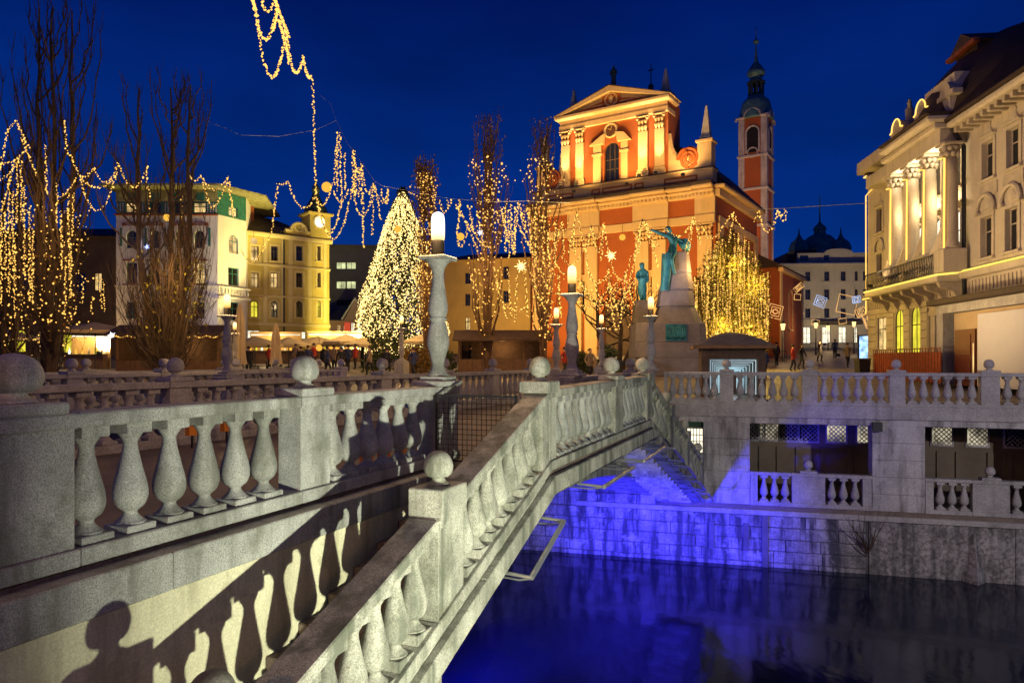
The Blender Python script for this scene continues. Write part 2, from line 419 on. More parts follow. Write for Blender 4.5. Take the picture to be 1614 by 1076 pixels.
# A: between the bridge pavement and the stairwell
A = broot('nearest stone balustrade with pear-shaped balusters running from the left edge to the tall lamp')
balustrade(A, 0, .34, [('run', 2.2, 4.96, even(2.3, 4.9, 7)), ('pier', 4.96, 5.68, 'big'), ('run', 5.68, 8.16, [5.86 + .385 * i for i in range(6)]),
                       ('pier', 8.16, 8.70, 'near'), ('run', 8.70, 11.1, [8.90 + .366 * i for i in range(6)]), ('pier', 11.1, 11.85, None)], flat, STONE)
# A2: beyond the lookout, along the far stairs
A2 = broot('stone balustrade beside the far stairs between two lamp posts')
balustrade(A2, 0, .34, [('pier', 17.6, 18.35, None)] + [x for k in range(3) for x in (('run', 18.35 + k * 2.9, 20.75 + k * 2.9, even(18.4 + k * 2.9, 20.7 + k * 2.9, 6)), ('pier', 20.75 + k * 2.9, 21.25 + k * 2.9, 'far' if k < 2 else None))],
           flat, STONEF, 'far')
# B: stair balustrade, climbs from the near bank, level along the lookout, and down to the far bank
SL = 0.349
def zB(s):
    if s < 11.5: return Z0 - 0.03 - SL * (11.5 - s)
    if s <= 18.3: return Z0 - 0.03 + 0.06 * (s - 11.5) / 6.8
    return Z0 + 0.03 - SL * (s - 18.3)
Bb = broot('weathered stone stair balustrade climbing to the lookout and dropping again towards the far quay')
bl = []
bl += [('run', 2.3, 5.22, even(2.4, 5.16, 8)), ('pier', 5.22, 5.82, 'stair'), ('run', 5.82, 8.22, even(5.87, 8.18, 7)), ('pier', 8.22, 8.82, 'stair'),
       ('run', 8.82, 11.2, even(8.88, 11.16, 7)), ('pier', 11.2, 11.5, None)]
balustrade(Bb, -1.62, -1.28, bl, zB, STONE2, 'near', 1)
balustrade(Bb, -1.62, -1.28, [('pier', 11.5, 11.8, None), ('run', 11.8, 15.16, even(11.88, 15.1, 9)), ('pier', 15.16, 15.76, 'stair'), ('run', 15.76, 18.0, even(15.8, 17.96, 7)),
                              ('pier', 18.0, 18.3, None)], zB, STONE2, 'near', 0.0 and 1)
balustrade(Bb, -1.62, -1.28, [('pier', 18.3, 18.6, None), ('run', 18.6, 20.9, even(18.65, 20.85, 7)), ('pier', 20.9, 21.4, 'stair'), ('run', 21.4, 23.7, even(21.45, 23.65, 7)), ('pier', 23.7, 24.2, 'stair'),
                              ('run', 24.2, 26.6, even(24.25, 26.55, 7)), ('pier', 26.6, 27.1, 'stair')], zB, STONE2, 'near', 1)
# square caps with balls on the two bends
for s in (11.5, 18.2):
    g = MB(); g.bbox(s - .24, s + .24, -1.66, -1.24, Z0 + .93, Z0 + 1.09, .012); g.build('pier_cap', STONE2, Bb)
    link('ball_finial', BALLS['stair'], Bb, (s, -1.45, Z0 + 1.088))

# C, C2, D: balustrades of the same bridge's far side and of the neighbouring bridges
def far_bal(label, y, s0, s1, off=0.0, skew=0.0, n=6, mat=STONEF):
    r = empty('stone_balustrade', bw_(s0, y), BA + skew, label, 'balustrade', 'far balustrades of the bridges')
    L = s1 - s0; k = max(1, round(L / 2.95)); seg = L / k; lst = []
    for i in range(k):
        lst.append(('pier', i * seg, i * seg + .5, 'far')); lst.append(('run', i * seg + .5, (i + 1) * seg, even(i * seg + .55, (i + 1) * seg - .05, n)))
    lst.append(('pier', L, L + .5, 'far'))
    balustrade(r, 0, .34, lst, flat, mat, 'far', hb=.15)
    return r
far_bal('stone balustrade on the other side of the pavement behind the nearest balustrade', 6.0, 2.0, 27.0, skew=-0.055)
far_bal('second stone balustrade from the back, level row behind the pavement on the left', 13.3, 6.0, 27.0)
far_bal('farthest stone balustrade on the left, in front of the bare trees', 16.8, 12.0, 30.0)

# bridge body
br = empty('stone_bridge', BO, BA, 'pale stone footbridge with a low arch lit blue underneath', 'bridge')
def arch_z(s): return -1.15 - .0163 * (s - 16.0) ** 2
g = MB()
ss = [3.4 + i * (27.25 - 3.4) / 40 for i in range(41)]
poly = [(s, arch_z(s)) for s in ss]
for i in range(40):
    (a, za), (b_, zc) = poly[i], poly[i + 1]
    g.quad((a, .10, za), (b_, .10, zc), (b_, 5.2, zc), (a, 5.2, za))                 # underside of the vault
    g.quad((a, .10, za + .001), (a, .10, -.45), (b_, .10, -.45), (b_, .10, zc + .001))  # side wall
    g.quad((a, 5.2, za), (b_, 5.2, zc), (b_, 5.2, -.45), (a, 5.2, -.45))
g.build('arch_vault', CONC, br)
g = MB()
for i in range(40):
    (a, za), (b_, zc) = poly[i], poly[i + 1]
    g.add([(a, -.22, za - .03), (b_, -.22, zc - .03), (b_, -.22, zc + .36), (a, -.22, za + .36), (a, .14, za - .03), (b_, .14, zc - .03), (b_, .14, zc + .36), (a, .14, za + .36)],
          [(0, 1, 2, 3), (0, 4, 5, 1), (3, 2, 6, 7)])
g.build('arch_rim', STONE2, br)
g = MB(); g.box(1.5, 27.0, .02, 6.2, -.45, .0); g.build('deck', DARKST, br)
g = MB(); g.box(11.3, 18.4, -1.60, .018, -.30, .0); g.build('lookout_floor', DARKST, br)
# stepped fascia and cream wall below the nearest balustrade
for a, b2 in ((1.6, 4.1), (4.1, 6.35), (6.35, 8.75), (8.75, 11.2)): g = MB(); g.bbox(a + .003, b2 - .003, -.19, .02, -.33, -.025, .012); g.build('fascia', STONE, br)
g = MB(); g.box(1.6, 11.0, -.15, .05, -4.5, -.33); g.build('stairwell_wall', PLASTER, br)
g = MB(); g.bbox(18.5, 27.0, -.12, .02, -.33, -.02, .012); g.build('fascia', STONEF, br)
# lip course and fascia band that follow the outer balustrade
def band(s0, s1, y0, y1, zt, zb_, name, mat):
    a = zB(s0 + 1e-4); b2 = zB(s1 - 1e-4); sh = (b2 - a) / (s1 - s0)
    g = MB(); g.bbox(s0, s1, y0, y1, a + zb_, a + zt, .012, sh); g.build(name, mat, br)
for (s0, s1) in ((2.3, 11.5), (11.5, 18.3), (18.3, 27.1)):
    nn = max(2, round((s1 - s0) / 2.4))
    for i in range(nn):
        a, b2 = s0 + (s1 - s0) * i / nn, s0 + (s1 - s0) * (i + 1) / nn
        band(a + .003, b2 - .003, -1.60, -1.25, -.135, -.47, 'edge_beam', STONE2)
        band(a + .003, b2 - .003, -1.70, -1.60, -.20, -.45, 'edge_course', STONE2)
# steps, near and far flight
def flight(label, s_top, s_bot, yl, yh, ztop, mat, n):
    r = empty('stair_flight', BO, BA, label, 'stairs')
    ds = (s_bot - s_top) / n; dz = SL * abs(ds); sg = 1 if ds > 0 else -1
    for i in range(n):
        a = s_top + i * ds; b2 = a + ds * 1.12; zt = ztop - (i + 1) * dz * .985
        g = MB(); g.bbox(min(a, b2), max(a, b2), yl, yh, zt - .30, zt, .012); g.build('step', mat, r)
    return r
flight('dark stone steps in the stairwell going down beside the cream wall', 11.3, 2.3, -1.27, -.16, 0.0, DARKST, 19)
flight('stone steps with blue lit undersides going down to the far quay', 18.4, 27.2, -1.27, -.13, 0.0, CONC, 18)
# light brackets: steel hoops below the outer edge
def hoop(s0, s1, arm, label, z_off=-.50):
    r = empty('light_bracket', BO, BA, label, 'light bracket', 'steel light brackets under the bridge edge')
    za, zc = zB(s0) + z_off, zB(s1) + z_off
    y0, y1 = -1.66, -1.66 - arm
    g = MB(); g.tube([(s0, y0, za), (s0, y1, za - .02)], .022, 8); g.tube([(s0 + .05, y0 + .2, za - .06), (s0 + .02, (y0 + y1) / 2, za - .07), (s0, y1, za - .03)], .012, 6); g.build('arm', STEEL, r)
    g = MB(); g.tube([(s1, y0, zc), (s1, y1, zc - .02)], .022, 8); g.tube([(s1 - .05, y0 + .2, zc - .06), (s1 - .02, (y0 + y1) / 2, zc - .07), (s1, y1, zc - .03)], .012, 6); g.build('arm', STEEL, r)
    g = MB(); g.tube([(s0, y1, za - .02), (s1, y1, zc - .02)], .034, 10); g.build('light_tube', STEEL, r)
hoop(9.8, 10.98, .32, 'steel tube light bracket jutting from the sloping near edge over the water')
hoop(12.6, 14.6, .42, 'steel light bracket under the level bridge edge, left of two')
hoop(15.4, 17.6, .42, 'steel light bracket under the level bridge edge, right of two')
for i, w in enumerate(('highest', 'second highest', 'second lowest', 'lowest')):
    hoop(18.8 + i * 2.0, 20.2 + i * 2.0, .40, w + ' steel light bracket along the descending far stairs')
# mesh gate across the stair head
gt = empty('mesh_gate', BO, BA, 'black wire mesh gate between the tall lamp pier and the stair balustrade', 'gate')
g = MB()
for z in (.10, 1.02): g.box(11.05, 11.08, -1.28, -.02, z, z + .03)
for y in (-1.28, -.05): g.box(11.05, 11.08, y, y + .03, .1, 1.05)
g.build('gate_frame', BLACK, gt)
g = MB()
for i in range(1, 17): g.box(11.06, 11.068, -1.27 + i * .0745, -1.262 + i * .0745, .12, 1.03)
for i in range(1, 13): g.box(11.055, 11.062, -1.27, -.03, .12 + i * .073, .128 + i * .073)
tag(g.build('mesh_wires', BLACK, gt), kind='stuff')
# orange plates coloured to stand in for patches of lamp light on the pavement
ORANGE = surf('orange_light_patch', (0.75, 0.25, 0.03), 0.4, var=0.1, bump=0.05)
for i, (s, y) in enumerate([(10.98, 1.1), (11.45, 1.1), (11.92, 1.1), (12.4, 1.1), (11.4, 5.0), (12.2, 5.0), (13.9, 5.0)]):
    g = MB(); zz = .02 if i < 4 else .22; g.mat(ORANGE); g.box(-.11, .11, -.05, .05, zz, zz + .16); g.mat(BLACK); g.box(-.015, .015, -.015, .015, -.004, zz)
    o = g.build('light_patch_plate', ORANGE, None, bw_(s, y, 0.004), BA)
    tag(o, ('leftmost', 'second from left', 'third from left', 'rightmost')[i] + ' of four low orange plates standing in for light patches right of the square ball pier' if i < 4 else ('left', 'middle', 'right')[i - 4] + ' one of three raised orange plates standing in for light patches left of the square ball pier', 'patch_plate', 'orange plates standing in for light patches on the pavement')

# ------------------------------------------------------------------ far quay with loggia
def qroot(name, label, cat, group=None): return empty(name, QO, QA, label, cat, group)
TU = Q.u
# upper balustrade
qb = qroot('stone_balustrade', 'long stone balustrade along the far quay above the loggia openings', 'balustrade')
P_ = [(1046, 1052), (1134, 1157), (1264, 1290), (1402, 1429), (1547, 1579)]
lst = []
edges = [(TU(a), TU(b2)) for a, b2 in P_]
edges += [(edges[-1][0] + 2.95 * k, edges[-1][1] + 2.95 * k) for k in (1, 2, 3)]
for i, (a, b2) in enumerate(edges):
    lst.append(('pier', a, b2, 'far' if i else None))
    if i < len(edges) - 1: lst.append(('run', b2, edges[i + 1][0], even(b2 + .03, edges[i + 1][0] - .03, 6)))
balustrade(qb, .05, .39, lst, lambda s: .12, STONEF, 'far', hb=.10)
t0, t1 = TU(1109), edges[-1][1]
wq = qroot('quay_wall', 'tall far quay wall with two loggia openings over stone blocks and the blue lit foot', 'quay wall')
tS = TU(1040)
g = MB(); g.bbox(tS, t1, -.02, .6, -.42, .02, .02); g.build('cornice_slab', STONEF, wq)
g = MB(); g.box(tS, t1, .06, 5.0, -.62, -.42); g.build('ceiling_beam', CONC, wq)
ops = [(TU(1182), TU(1376)), (TU(1459), TU(1459) + (TU(1376) - TU(1182)))]
ZL, ZH, ZF = -3.42, -.62, -3.42      # loggia floor, lintel
def pillar(a, b2):
    g = MB()
    nb = 5
    for i in range(nb):
        z0 = ZL + (ZH - ZL) * i / nb; z1 = ZL + (ZH - ZL) * (i + 1) / nb
        g.bbox(a, b2, .08, .75, z0 + .004, z1 - .004, .006)
    g.build('pillar', CONC, wq)
pillar(TU(1109), ops[0][0]); pillar(ops[0][1], ops[1][0]); pillar(ops[1][1], ops[1][1] + 1.9)
g = MB(); g.box(ops[1][1] + 1.9, t1, .08, .6, ZL, ZH); g.build('wall_panel', CONC, wq)
# loggia floor, back wall with pilasters and lattice windows
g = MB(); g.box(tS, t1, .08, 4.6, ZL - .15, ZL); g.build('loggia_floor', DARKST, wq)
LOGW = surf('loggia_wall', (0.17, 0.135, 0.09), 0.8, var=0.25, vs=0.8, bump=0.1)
lg_y = 3.2
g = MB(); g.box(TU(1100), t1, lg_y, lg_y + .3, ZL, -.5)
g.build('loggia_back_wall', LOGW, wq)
def lattice(t, lit):
    g = MB(); w, z0, z1 = .64, -1.52, -.90
    g.box(t - w / 2 - .06, t + w / 2 + .06, lg_y - .05, lg_y - .003, z0 - .06, z0); g.box(t - w / 2 - .06, t + w / 2 + .06, lg_y - .05, lg_y - .003, z1, z1 + .06)
    g.box(t - w / 2 - .06, t - w / 2, lg_y - .05, lg_y - .003, z0, z1); g.box(t + w / 2, t + w / 2 + .06, lg_y - .05, lg_y - .003, z0, z1)
    o = g.build('lattice_window', CONC, wq)
    g = MB(); g.quad((t - w / 2, lg_y - .012, z0), (t + w / 2, lg_y - .012, z0), (t + w / 2, lg_y - .012, z1), (t - w / 2, lg_y - .012, z1)); g.build('pane', lit, o)
    g = MB(); h = z1 - z0
    for k in range(-4, 8):
        for sg in (1, -1):
            x0, za = t - w / 2 + k * .16 * 1.0, z0
            pts = []
            for q in range(9):
                f = q / 8; xx = (x0 + f * h) if sg > 0 else (x0 + h - f * h); 
                if t - w / 2 <= xx <= t + w / 2: pts.append((xx, lg_y - .03, z0 + f * h))
            if len(pts) > 1: g.tube([pts[0], pts[-1]], .016, 4)
    tag(g.build('lattice', CONC, o), kind='stuff')
tt = TU(1182); PANE_S = glow('dim_lit_pane', (1.0, .88, .62), .42, vary=.8, vs=2.2)
for i, (pxx, m_) in enumerate([(1190, GLASSD), (1212, PANE_S), (1243, GLASSD), (1274, GLASSD), (1318, PANE_S), (1366, PANE_S), (1484, PANE_S), (1540, PANE_S), (1600, GLASSD)]):
    lattice(Q.u(pxx, lg_y), m_)
for pxx in (1200, 1228, 1258, 1296, 1340, 1480, 1510, 1560, 1590):
    t = Q.u(pxx, lg_y); g = MB(); g.box(t - .09, t + .09, lg_y - .08, lg_y - .004, ZL, -1.75); g.build('wall_strip', LOGW, wq)
# loggia balustrades
for i, (a, b2) in enumerate(ops):
    r = qroot('stone_balustrade', ('left' if i == 0 else 'right') + ' one of two low balustrades closing the loggia openings, solid middle panel', 'balustrade')
    L = b2 - a; s = [a, a + .13 * L * .55, a + .35 * L, a + .63 * L, a + .92 * L, b2]
    balustrade(r, .05, .33, [('block', s[0], s[1], None), ('run', s[1], s[2], even(s[1] + .02, s[2] - .02, 3)), ('pier', s[2], s[3], 'far'), ('run', s[3], s[4], even(s[3] + .02, s[4] - .02, 3)), ('block', s[4], s[5], None)],
               lambda q: ZL + .14, STONEF, 'far', hb=.14)
# ledge and block wall down to the water
g = MB(); g.bbox(tS - 3, t1, -.03, .5, ZL - .33, ZL - .15, .02); g.build('ledge', STONEF, wq)
g = MB(); g.box(-40, t1, .10, .9, -6.6, ZL - .33); g.box(-40, tS, .14, .9, ZL - .34, -.5); g.build('wall_core', MORTAR, wq)
t = -8.0
for r_ in range(4):
    t = -8.0 + (r_ % 2) * .6
    while t < tS - .1:
        e_ = min(t + 1.1 + rnd.random() * .6, tS); g = MB()
        g.bbox(t + .012, e_ - .012, .06, .2, ZL - .32 + r_ * .5, ZL + .166 + r_ * .5, .02); g.build('stone_block', BLOCK, wq); t = e_
tJ = TU(1369)
rows = 5; zt, zb2 = ZL - .34, -5.75
hrow = (zt - zb2) / rows
for r_ in range(rows):
    t = -8.0 + (r_ % 2) * .6; z1 = zt - r_ * hrow; z0 = z1 - hrow
    while t < tJ - .05:
        w = 1.05 + rnd.random() * .55; e_ = min(t + w, tJ)
        if tJ - e_ < .4: e_ = tJ
        g = MB(); d = rnd.random() * .035
        g.bbox(t + .012, e_ - .012, .03 + d, .2, z0 + .012, z1 - .012, .02); g.build('stone_block', BLOCK, wq); t = e_
t = tJ + .03
while t < t1:
    e_ = min(t + 4.2, t1); g = MB(); g.bbox(t, e_ - .02, .05, .3, zb2, zt, .02); g.build('render_panel', WEATH, wq); t = e_
# battered buttress stub and mooring niches
uu = TU(1535); g = MB()
g.add([(uu - .42, .05, -5.8), (uu + .42, .05, -5.8), (uu, -.45, -5.8), (uu - .06, .05, -4.0), (uu + .06, .05, -4.0), (uu, .0, -3.95)], [(0, 2, 5, 3), (2, 1, 4, 5), (3, 5, 4), (0, 1, 2)])
g.build('buttress', WEATH, wq)
for pxx in (1122, 1176, 1206):
    t = TU(pxx); g = MB(); g.box(t - .09, t + .09, .0, .029, -5.0, -4.05) if pxx != 1206 else g.box(t - .10, t + .10, -.02, .028, -5.7, -3.75); g.build('drain_pipe', MORTAR, wq)
# lit passage at the foot of the far stairs
g = MB(); z0, z1 = -1.9, -1.0; a, b2 = Q.u(1083, 1.2), Q.u(1108, 1.2)
g.box(a - .2, b2 + .2, 1.2, 1.3, ZL, -.45); g.build('passage_wall', CONC, wq)
g = MB(); g.quad((a, 1.19, -1.9), (b2, 1.19, -1.9), (b2, 1.19, -.95), (a, 1.19, -.95)); o = g.build('passage_window', PANE_H, wq)
g = MB()
for i in range(6): x = a + (b2 - a) * i / 5; g.box(x - .012, x + .012, 1.15, 1.18, -1.9, -.95)
for i in range(5): z = -1.9 + .95 * i / 4; g.box(a, b2, 1.152, 1.178, z - .012, z + .012)
g.build('window_grille', BLACK, o)
g = MB(); g.box(Q.u(1072, .9), Q.u(1108, .9), .9, .96, -.88, -.62); g.build('green_sign', surf('green_sign', (0.02, 0.10, 0.05), .5), wq)
g = MB(); g.box(TU(1376) - .02, TU(1376) + .26, -.12, .05, -.80, -.50); g.build('junction_box', BLACK, wq)
# bare shrub growing from the wall
sh = empty('bare_shrub', Q.w(TU(1366), 0, -4.9), 0, 'leafless shrub growing out of the quay wall joint between the openings', 'shrub')
g = MB(); rr = random.Random(3)
for k in range(9):
    p = Vector((0, -.05, .0 + rr.random() * .4)); pts = [p]; d = Vector((rr.uniform(-.9, .9), rr.uniform(-.5, -.1), .8))
    for q in range(5): p = p + d * .28; d += Vector((rr.uniform(-.3, .3), rr.uniform(-.1, .1), rr.uniform(-.1, .25))); pts.append(p.copy())
    g.tube(pts, [.022, .018, .014, .010, .007, .004], 4)
g.build('branches', DARKWOOD, sh)

# blue floodlights below the bridge
for i, (s, y, z, ts, ty, tz, pw, an) in enumerate([(11.0, 2.6, -4.9, 27.0, -.3, -4.9, 30000, 33), (13.0, 3.8, -5.1, 20, 3.4, -2.2, 3600, 80), (15.0, 3.4, -5.0, 23.5, -.4, -2.6, 1300, 32)]):
    p = bw_(s, y, z)
    f_ = empty('blue_floodlight', p, BA, ('blue floodlight by the near abutment', 'blue floodlight below the middle of the arch', 'blue floodlight below the far stairs')[i], 'floodlight')
    g = MB(); g.box(-.12, .12, -.12, .12, -.2, -.05); g.build('lamp_housing', BLACK, f_)
    spot('blue_spot', p, bw_(ts, ty, tz), (0.028, 0.02, 1.0), pw * 2.2, an, 1.0, .45)
# ------------------------------------------------------------------ facades: walls with openings, windows
def arc_pts(u0, u1, zs, n=10):
    c = (u0 + u1) / 2; r = (u1 - u0) / 2
    return [(c - r * math.cos(math.pi * i / n), zs + r * math.sin(math.pi * i / n)) for i in range(n + 1)]
def holed_wall(name, mat, parent, u0, u1, z0, z1, holes, depth=.25, y=0.0, to_local=None):
    """front face of a wall at local y with rectangular or arched openings (u0,u1,z0,z1,arched) and their reveals"""
    us = sorted({u0, u1} | {h[0] for h in holes} | {h[1] for h in holes}); zs = sorted({z0, z1} | {h[2] for h in holes} | {h[3] for h in holes})
    us = [q for q in us if u0 <= q <= u1]; zs = [q for q in zs if z0 <= q <= z1]
    T = to_local or (lambda a, d, c: (a, d, c))
    g = MB()
    for i in range(len(us) - 1):
        for j in range(len(zs) - 1):
            cu, cz = (us[i] + us[i + 1]) / 2, (zs[j] + zs[j + 1]) / 2
            if any(h[0] < cu < h[1] and h[2] < cz < h[3] for h in holes): continue
            g.quad(T(us[i], y, zs[j]), T(us[i + 1], y, zs[j]), T(us[i + 1], y, zs[j + 1]), T(us[i], y, zs[j + 1]))
    for h in holes:
        a, b2, c, d = h[:4]; arched = len(h) > 4 and h[4]
        top = d - (b2 - a) / 2 if arched else d
        g.quad(T(a, y, c), T(a, y, top), T(a, y + depth, top), T(a, y + depth, c)); g.quad(T(b2, y, c), T(b2, y + depth, c), T(b2, y + depth, top), T(b2, y, top))
        g.quad(T(a, y, c), T(a, y + depth, c), T(b2, y + depth, c), T(b2, y, c))
        if arched:
            P = arc_pts(a, b2, top); n = len(P) - 1
            for i in range(n):
                p, q = P[i], P[i + 1]; cor = (a, d) if i < n / 2 else (b2, d)
                g.add([T(p[0], y, p[1]), T(q[0], y, q[1]), T(cor[0], y, cor[1])], [(0, 1, 2)])
                g.quad(T(p[0], y, p[1]), T(p[0], y + depth, p[1]), T(q[0], y + depth, q[1]), T(q[0], y, q[1]))
            g.add([T(a, y, d), T((a + b2) / 2, y, d), T(b2, y, d)], [(0, 1, 2)])
        else: g.quad(T(a, y, d), T(b2, y, d), T(b2, y + depth, d), T(a, y + depth, d))
    return g.build(name, mat, parent)
_wc = {}
def window(parent, u0, u1, z0, z1, frame, pane, arched=False, d=.16, surround=None, sw=.14, sill=True, mull=1, trans=(.66,), hood=None, y=0.0, off=None, rz=None):
    """window part (frame, glazing bars, stone surround, sill) with its pane as sub-part"""
    w, h = round(u1 - u0, 2), round(z1 - z0, 2)
    key = (w, h, frame.name, arched, d, surround.name if surround else '', sw, sill, mull, trans, hood)
    if key not in _wc:
        g = MB(); g.mat(frame); f = .06; a, b2 = -w / 2, w / 2; top = h - (w / 2 if arched else 0)
        g.box(a, a + f, d - .05, d, 0, top); g.box(b2 - f, b2, d - .05, d, 0, top); g.box(a + f, b2 - f, d - .05, d, 0, f)
        if arched:
            P = arc_pts(a, b2, top, 8)
            for i in range(8): g.tube([(P[i][0] * .97, d - .025, P[i][1] - .02), (P[i + 1][0] * .97, d - .025, P[i + 1][1] - .02)], .035, 4)
        else: g.box(a + f, b2 - f, d - .05, d, h - f, h)
        for i in range(mull):
            x = a + w * (i + 1) / (mull + 1); g.box(x - .03, x + .03, d - .045, d - .002, f, h - f)
        for t in trans: g.box(a + f, b2 - f, d - .04, d - .004, h * t - .03, h * t + .03)
        if surround:
            g.mat(surround)
            g.box(a - sw, a - .002, -.06, .02, 0, top); g.box(b2 + .002, b2 + sw, -.06, .02, 0, top)
            if arched:
                P = arc_pts(a - sw / 2, b2 + sw / 2, top, 10)
                for i in range(10): g.tube([(P[i][0], -.02, P[i][1]), (P[i + 1][0], -.02, P[i + 1][1])], sw / 2, 4)
            else: g.box(a - sw, b2 + sw, -.062, .02, h, h + sw)
            if sill: g.bbox(a - sw - .06, b2 + sw + .06, -.16, .03, -.14, 0, .02)
            zt = h + sw
            if hood == 'flat': g.bbox(a - sw - .08, b2 + sw + .08, -.22, .02, zt + .12, zt + .26, .03); g.box(a - sw, b2 + sw, -.06, .02, zt, zt + .12)
            if hood == 'tri':
                g.bbox(a - sw - .1, b2 + sw + .1, -.24, .02, zt + .10, zt + .22, .03)
                g.prism([(a - sw - .1, zt + .22), (b2 + sw + .1, zt + .22), (0, zt + .22 + w * .35)], -.2, .02)
            if hood == 'arch':
                P = [(x * 1.0, z) for x, z in arc_pts(a - sw - .1, b2 + sw + .1, zt + .15, 10)]
                for i in range(10): g.tube([(P[i][0], -.1, P[i][1]), (P[i + 1][0], -.1, P[i + 1][1])], .10, 5)
                g.bbox(a - sw - .22, a - sw + .1, -.2, .02, zt, zt + .16, .02); g.bbox(b2 + sw - .1, b2 + sw + .22, -.2, .02, zt, zt + .16, .02)
                g.lathe([(w * .30, zt + .2), (w * .34, zt + .4), (w * .2, zt + .62), (.04, zt + .75)], 8, sy=.22)
            if hood == 'curl':
                P = [(a - sw - .2, zt + .1), (a - sw * .5, zt + .12), (a * .55, zt + .3), (0, zt + .42), (b2 * .55, zt + .3), (b2 + sw * .5, zt + .12), (b2 + sw + .2, zt + .1)]
                for i in range(6): g.tube([(P[i][0], -.08, P[i][1]), (P[i + 1][0], -.08, P[i + 1][1])], .07, 5)
            if hood == 'crest':
                g.bbox(a - sw - .05, b2 + sw + .05, -.2, .02, zt + .02, zt + .14, .02)
                g.smooth = True
                g.lathe([(w * .42, zt + .14), (w * .36, zt + .35), (w * .22, zt + .5), (w * .28, zt + .68), (w * .1, zt + .85)], 10, sy=.3); g.smooth = False
        me = g.mesh('window')
        q = MB()
        if arched:
            P = arc_pts(a, b2, top, 10); q.add([(a, d - .02, 0), (b2, d - .02, 0)] + [(p[0], d - .02, p[1]) for p in reversed(P)], [tuple(range(len(P) + 2))])
        else: q.quad((a, d - .02, 0), (b2, d - .02, 0), (b2, d - .02, h), (a, d - .02, h))
        _wc[key] = (me, q)
    me, q = _wc[key]
    o = link('window', me, parent, off if off is not None else ((u0 + u1) / 2, y, z0), rz)
    k2 = (key, pane.name)
    if k2 not in _wc: _wc[k2] = q.mesh('pane', pane)
    link('pane', _wc[k2], o)
    return o
def shell(g, u0, u1, depth, z0, z1, back=True, sides=True, y=0.0):
    """body of a building behind its front face (sides, back, top)"""
    g.quad((u0, y, z0), (u0, y, z1), (u0, y + depth, z1), (u0, y + depth, z0)) if sides else None
    g.quad((u1, y, z0), (u1, y + depth, z0), (u1, y + depth, z1), (u1, y, z1)) if sides else None
    g.quad((u0, y + depth, z0), (u0, y + depth, z1), (u1, y + depth, z1), (u1, y + depth, z0))
    g.quad((u0, y, z1), (u1, y, z1), (u1, y + depth, z1), (u0, y + depth, z1))
    return g

# ------------------------------------------------------------------ church
ORW = surf('salmon_render', (0.35, 0.088, 0.020), 0.85, var=0.12, vs=0.5, speck=0.06, ss=8, streak=0.25, dirt=(0.35, 0.10, 0.03), bump=0.1)
CREAM = surf('cream_stucco', (0.62, 0.42, 0.20), 0.85, var=0.10, vs=0.6, streak=0.25, dirt=(0.30, 0.20, 0.10), bump=0.1)
GREYS = surf('grey_stone_trim', (0.42, 0.38, 0.32), 0.85, var=0.25, vs=1.0, streak=0.6, dirt=(0.12, 0.10, 0.08), bump=0.2)
ROOFD = surf('dark_roof', (0.045, 0.028, 0.02), 0.7, var=0.3, vs=2.0, bump=0.3, bs=8)
COPPER = surf('green_copper', (0.10, 0.22, 0.18), 0.55, metal=0.2, var=0.35, vs=1.5, streak=0.5, dirt=(0.03, 0.06, 0.05), bump=0.15)
COPPERD = surf('dark_copper', (0.035, 0.055, 0.05), 0.55, metal=0.3, var=0.3, vs=1.5, bump=0.15)
CW = 18.2; ca = R(-33.0)
CH = Fac(17.2 - CW * math.cos(ca), 60 - CW * math.sin(ca), ca, 1.5)
ch = CH.empty('church', 'salmon and cream baroque church with a pediment and volutes lit from below', 'church')
uz = CH.uz
zc = uz(1120, 288)[1]                      # top of the main cornice
zat = uz(1121, 262)[1]                     # top of the attic band
zb_ = .0
mid = CW / 2
# lower front: openings: portal, two side windows
pz = lambda y: uz(965, y)[1]
dpx = lambda d, x, y: uz(x, y, d)
wl = [(mid - 4.6, mid - 3.3, 4.6, 7.4, 0), (mid + 3.3, mid + 4.6, 4.6, 7.4, 0), (mid - 1.4, mid + 1.4, 0, 5.6, 1)]
holed_wall('wall', ORW, ch, 0, CW, 0, zc - 1.2, wl, .4)
for a, b2, c, d, ar in wl[:2]: window(ch, a, b2, c, d, MIDWOOD, GLASSD, d=.3, surround=CREAM, sw=.35, hood='flat', trans=(.5,))
g = MB(); g.box(mid - 1.4, mid + 1.4, .34, .4, 0, 5.6); g.build('portal_door', DARKWOOD, ch)
ND = 13.5
g = MB(); shell(g, 0, CW, ND, 0, zc - 1.2); g.build('nave', ORW, ch)
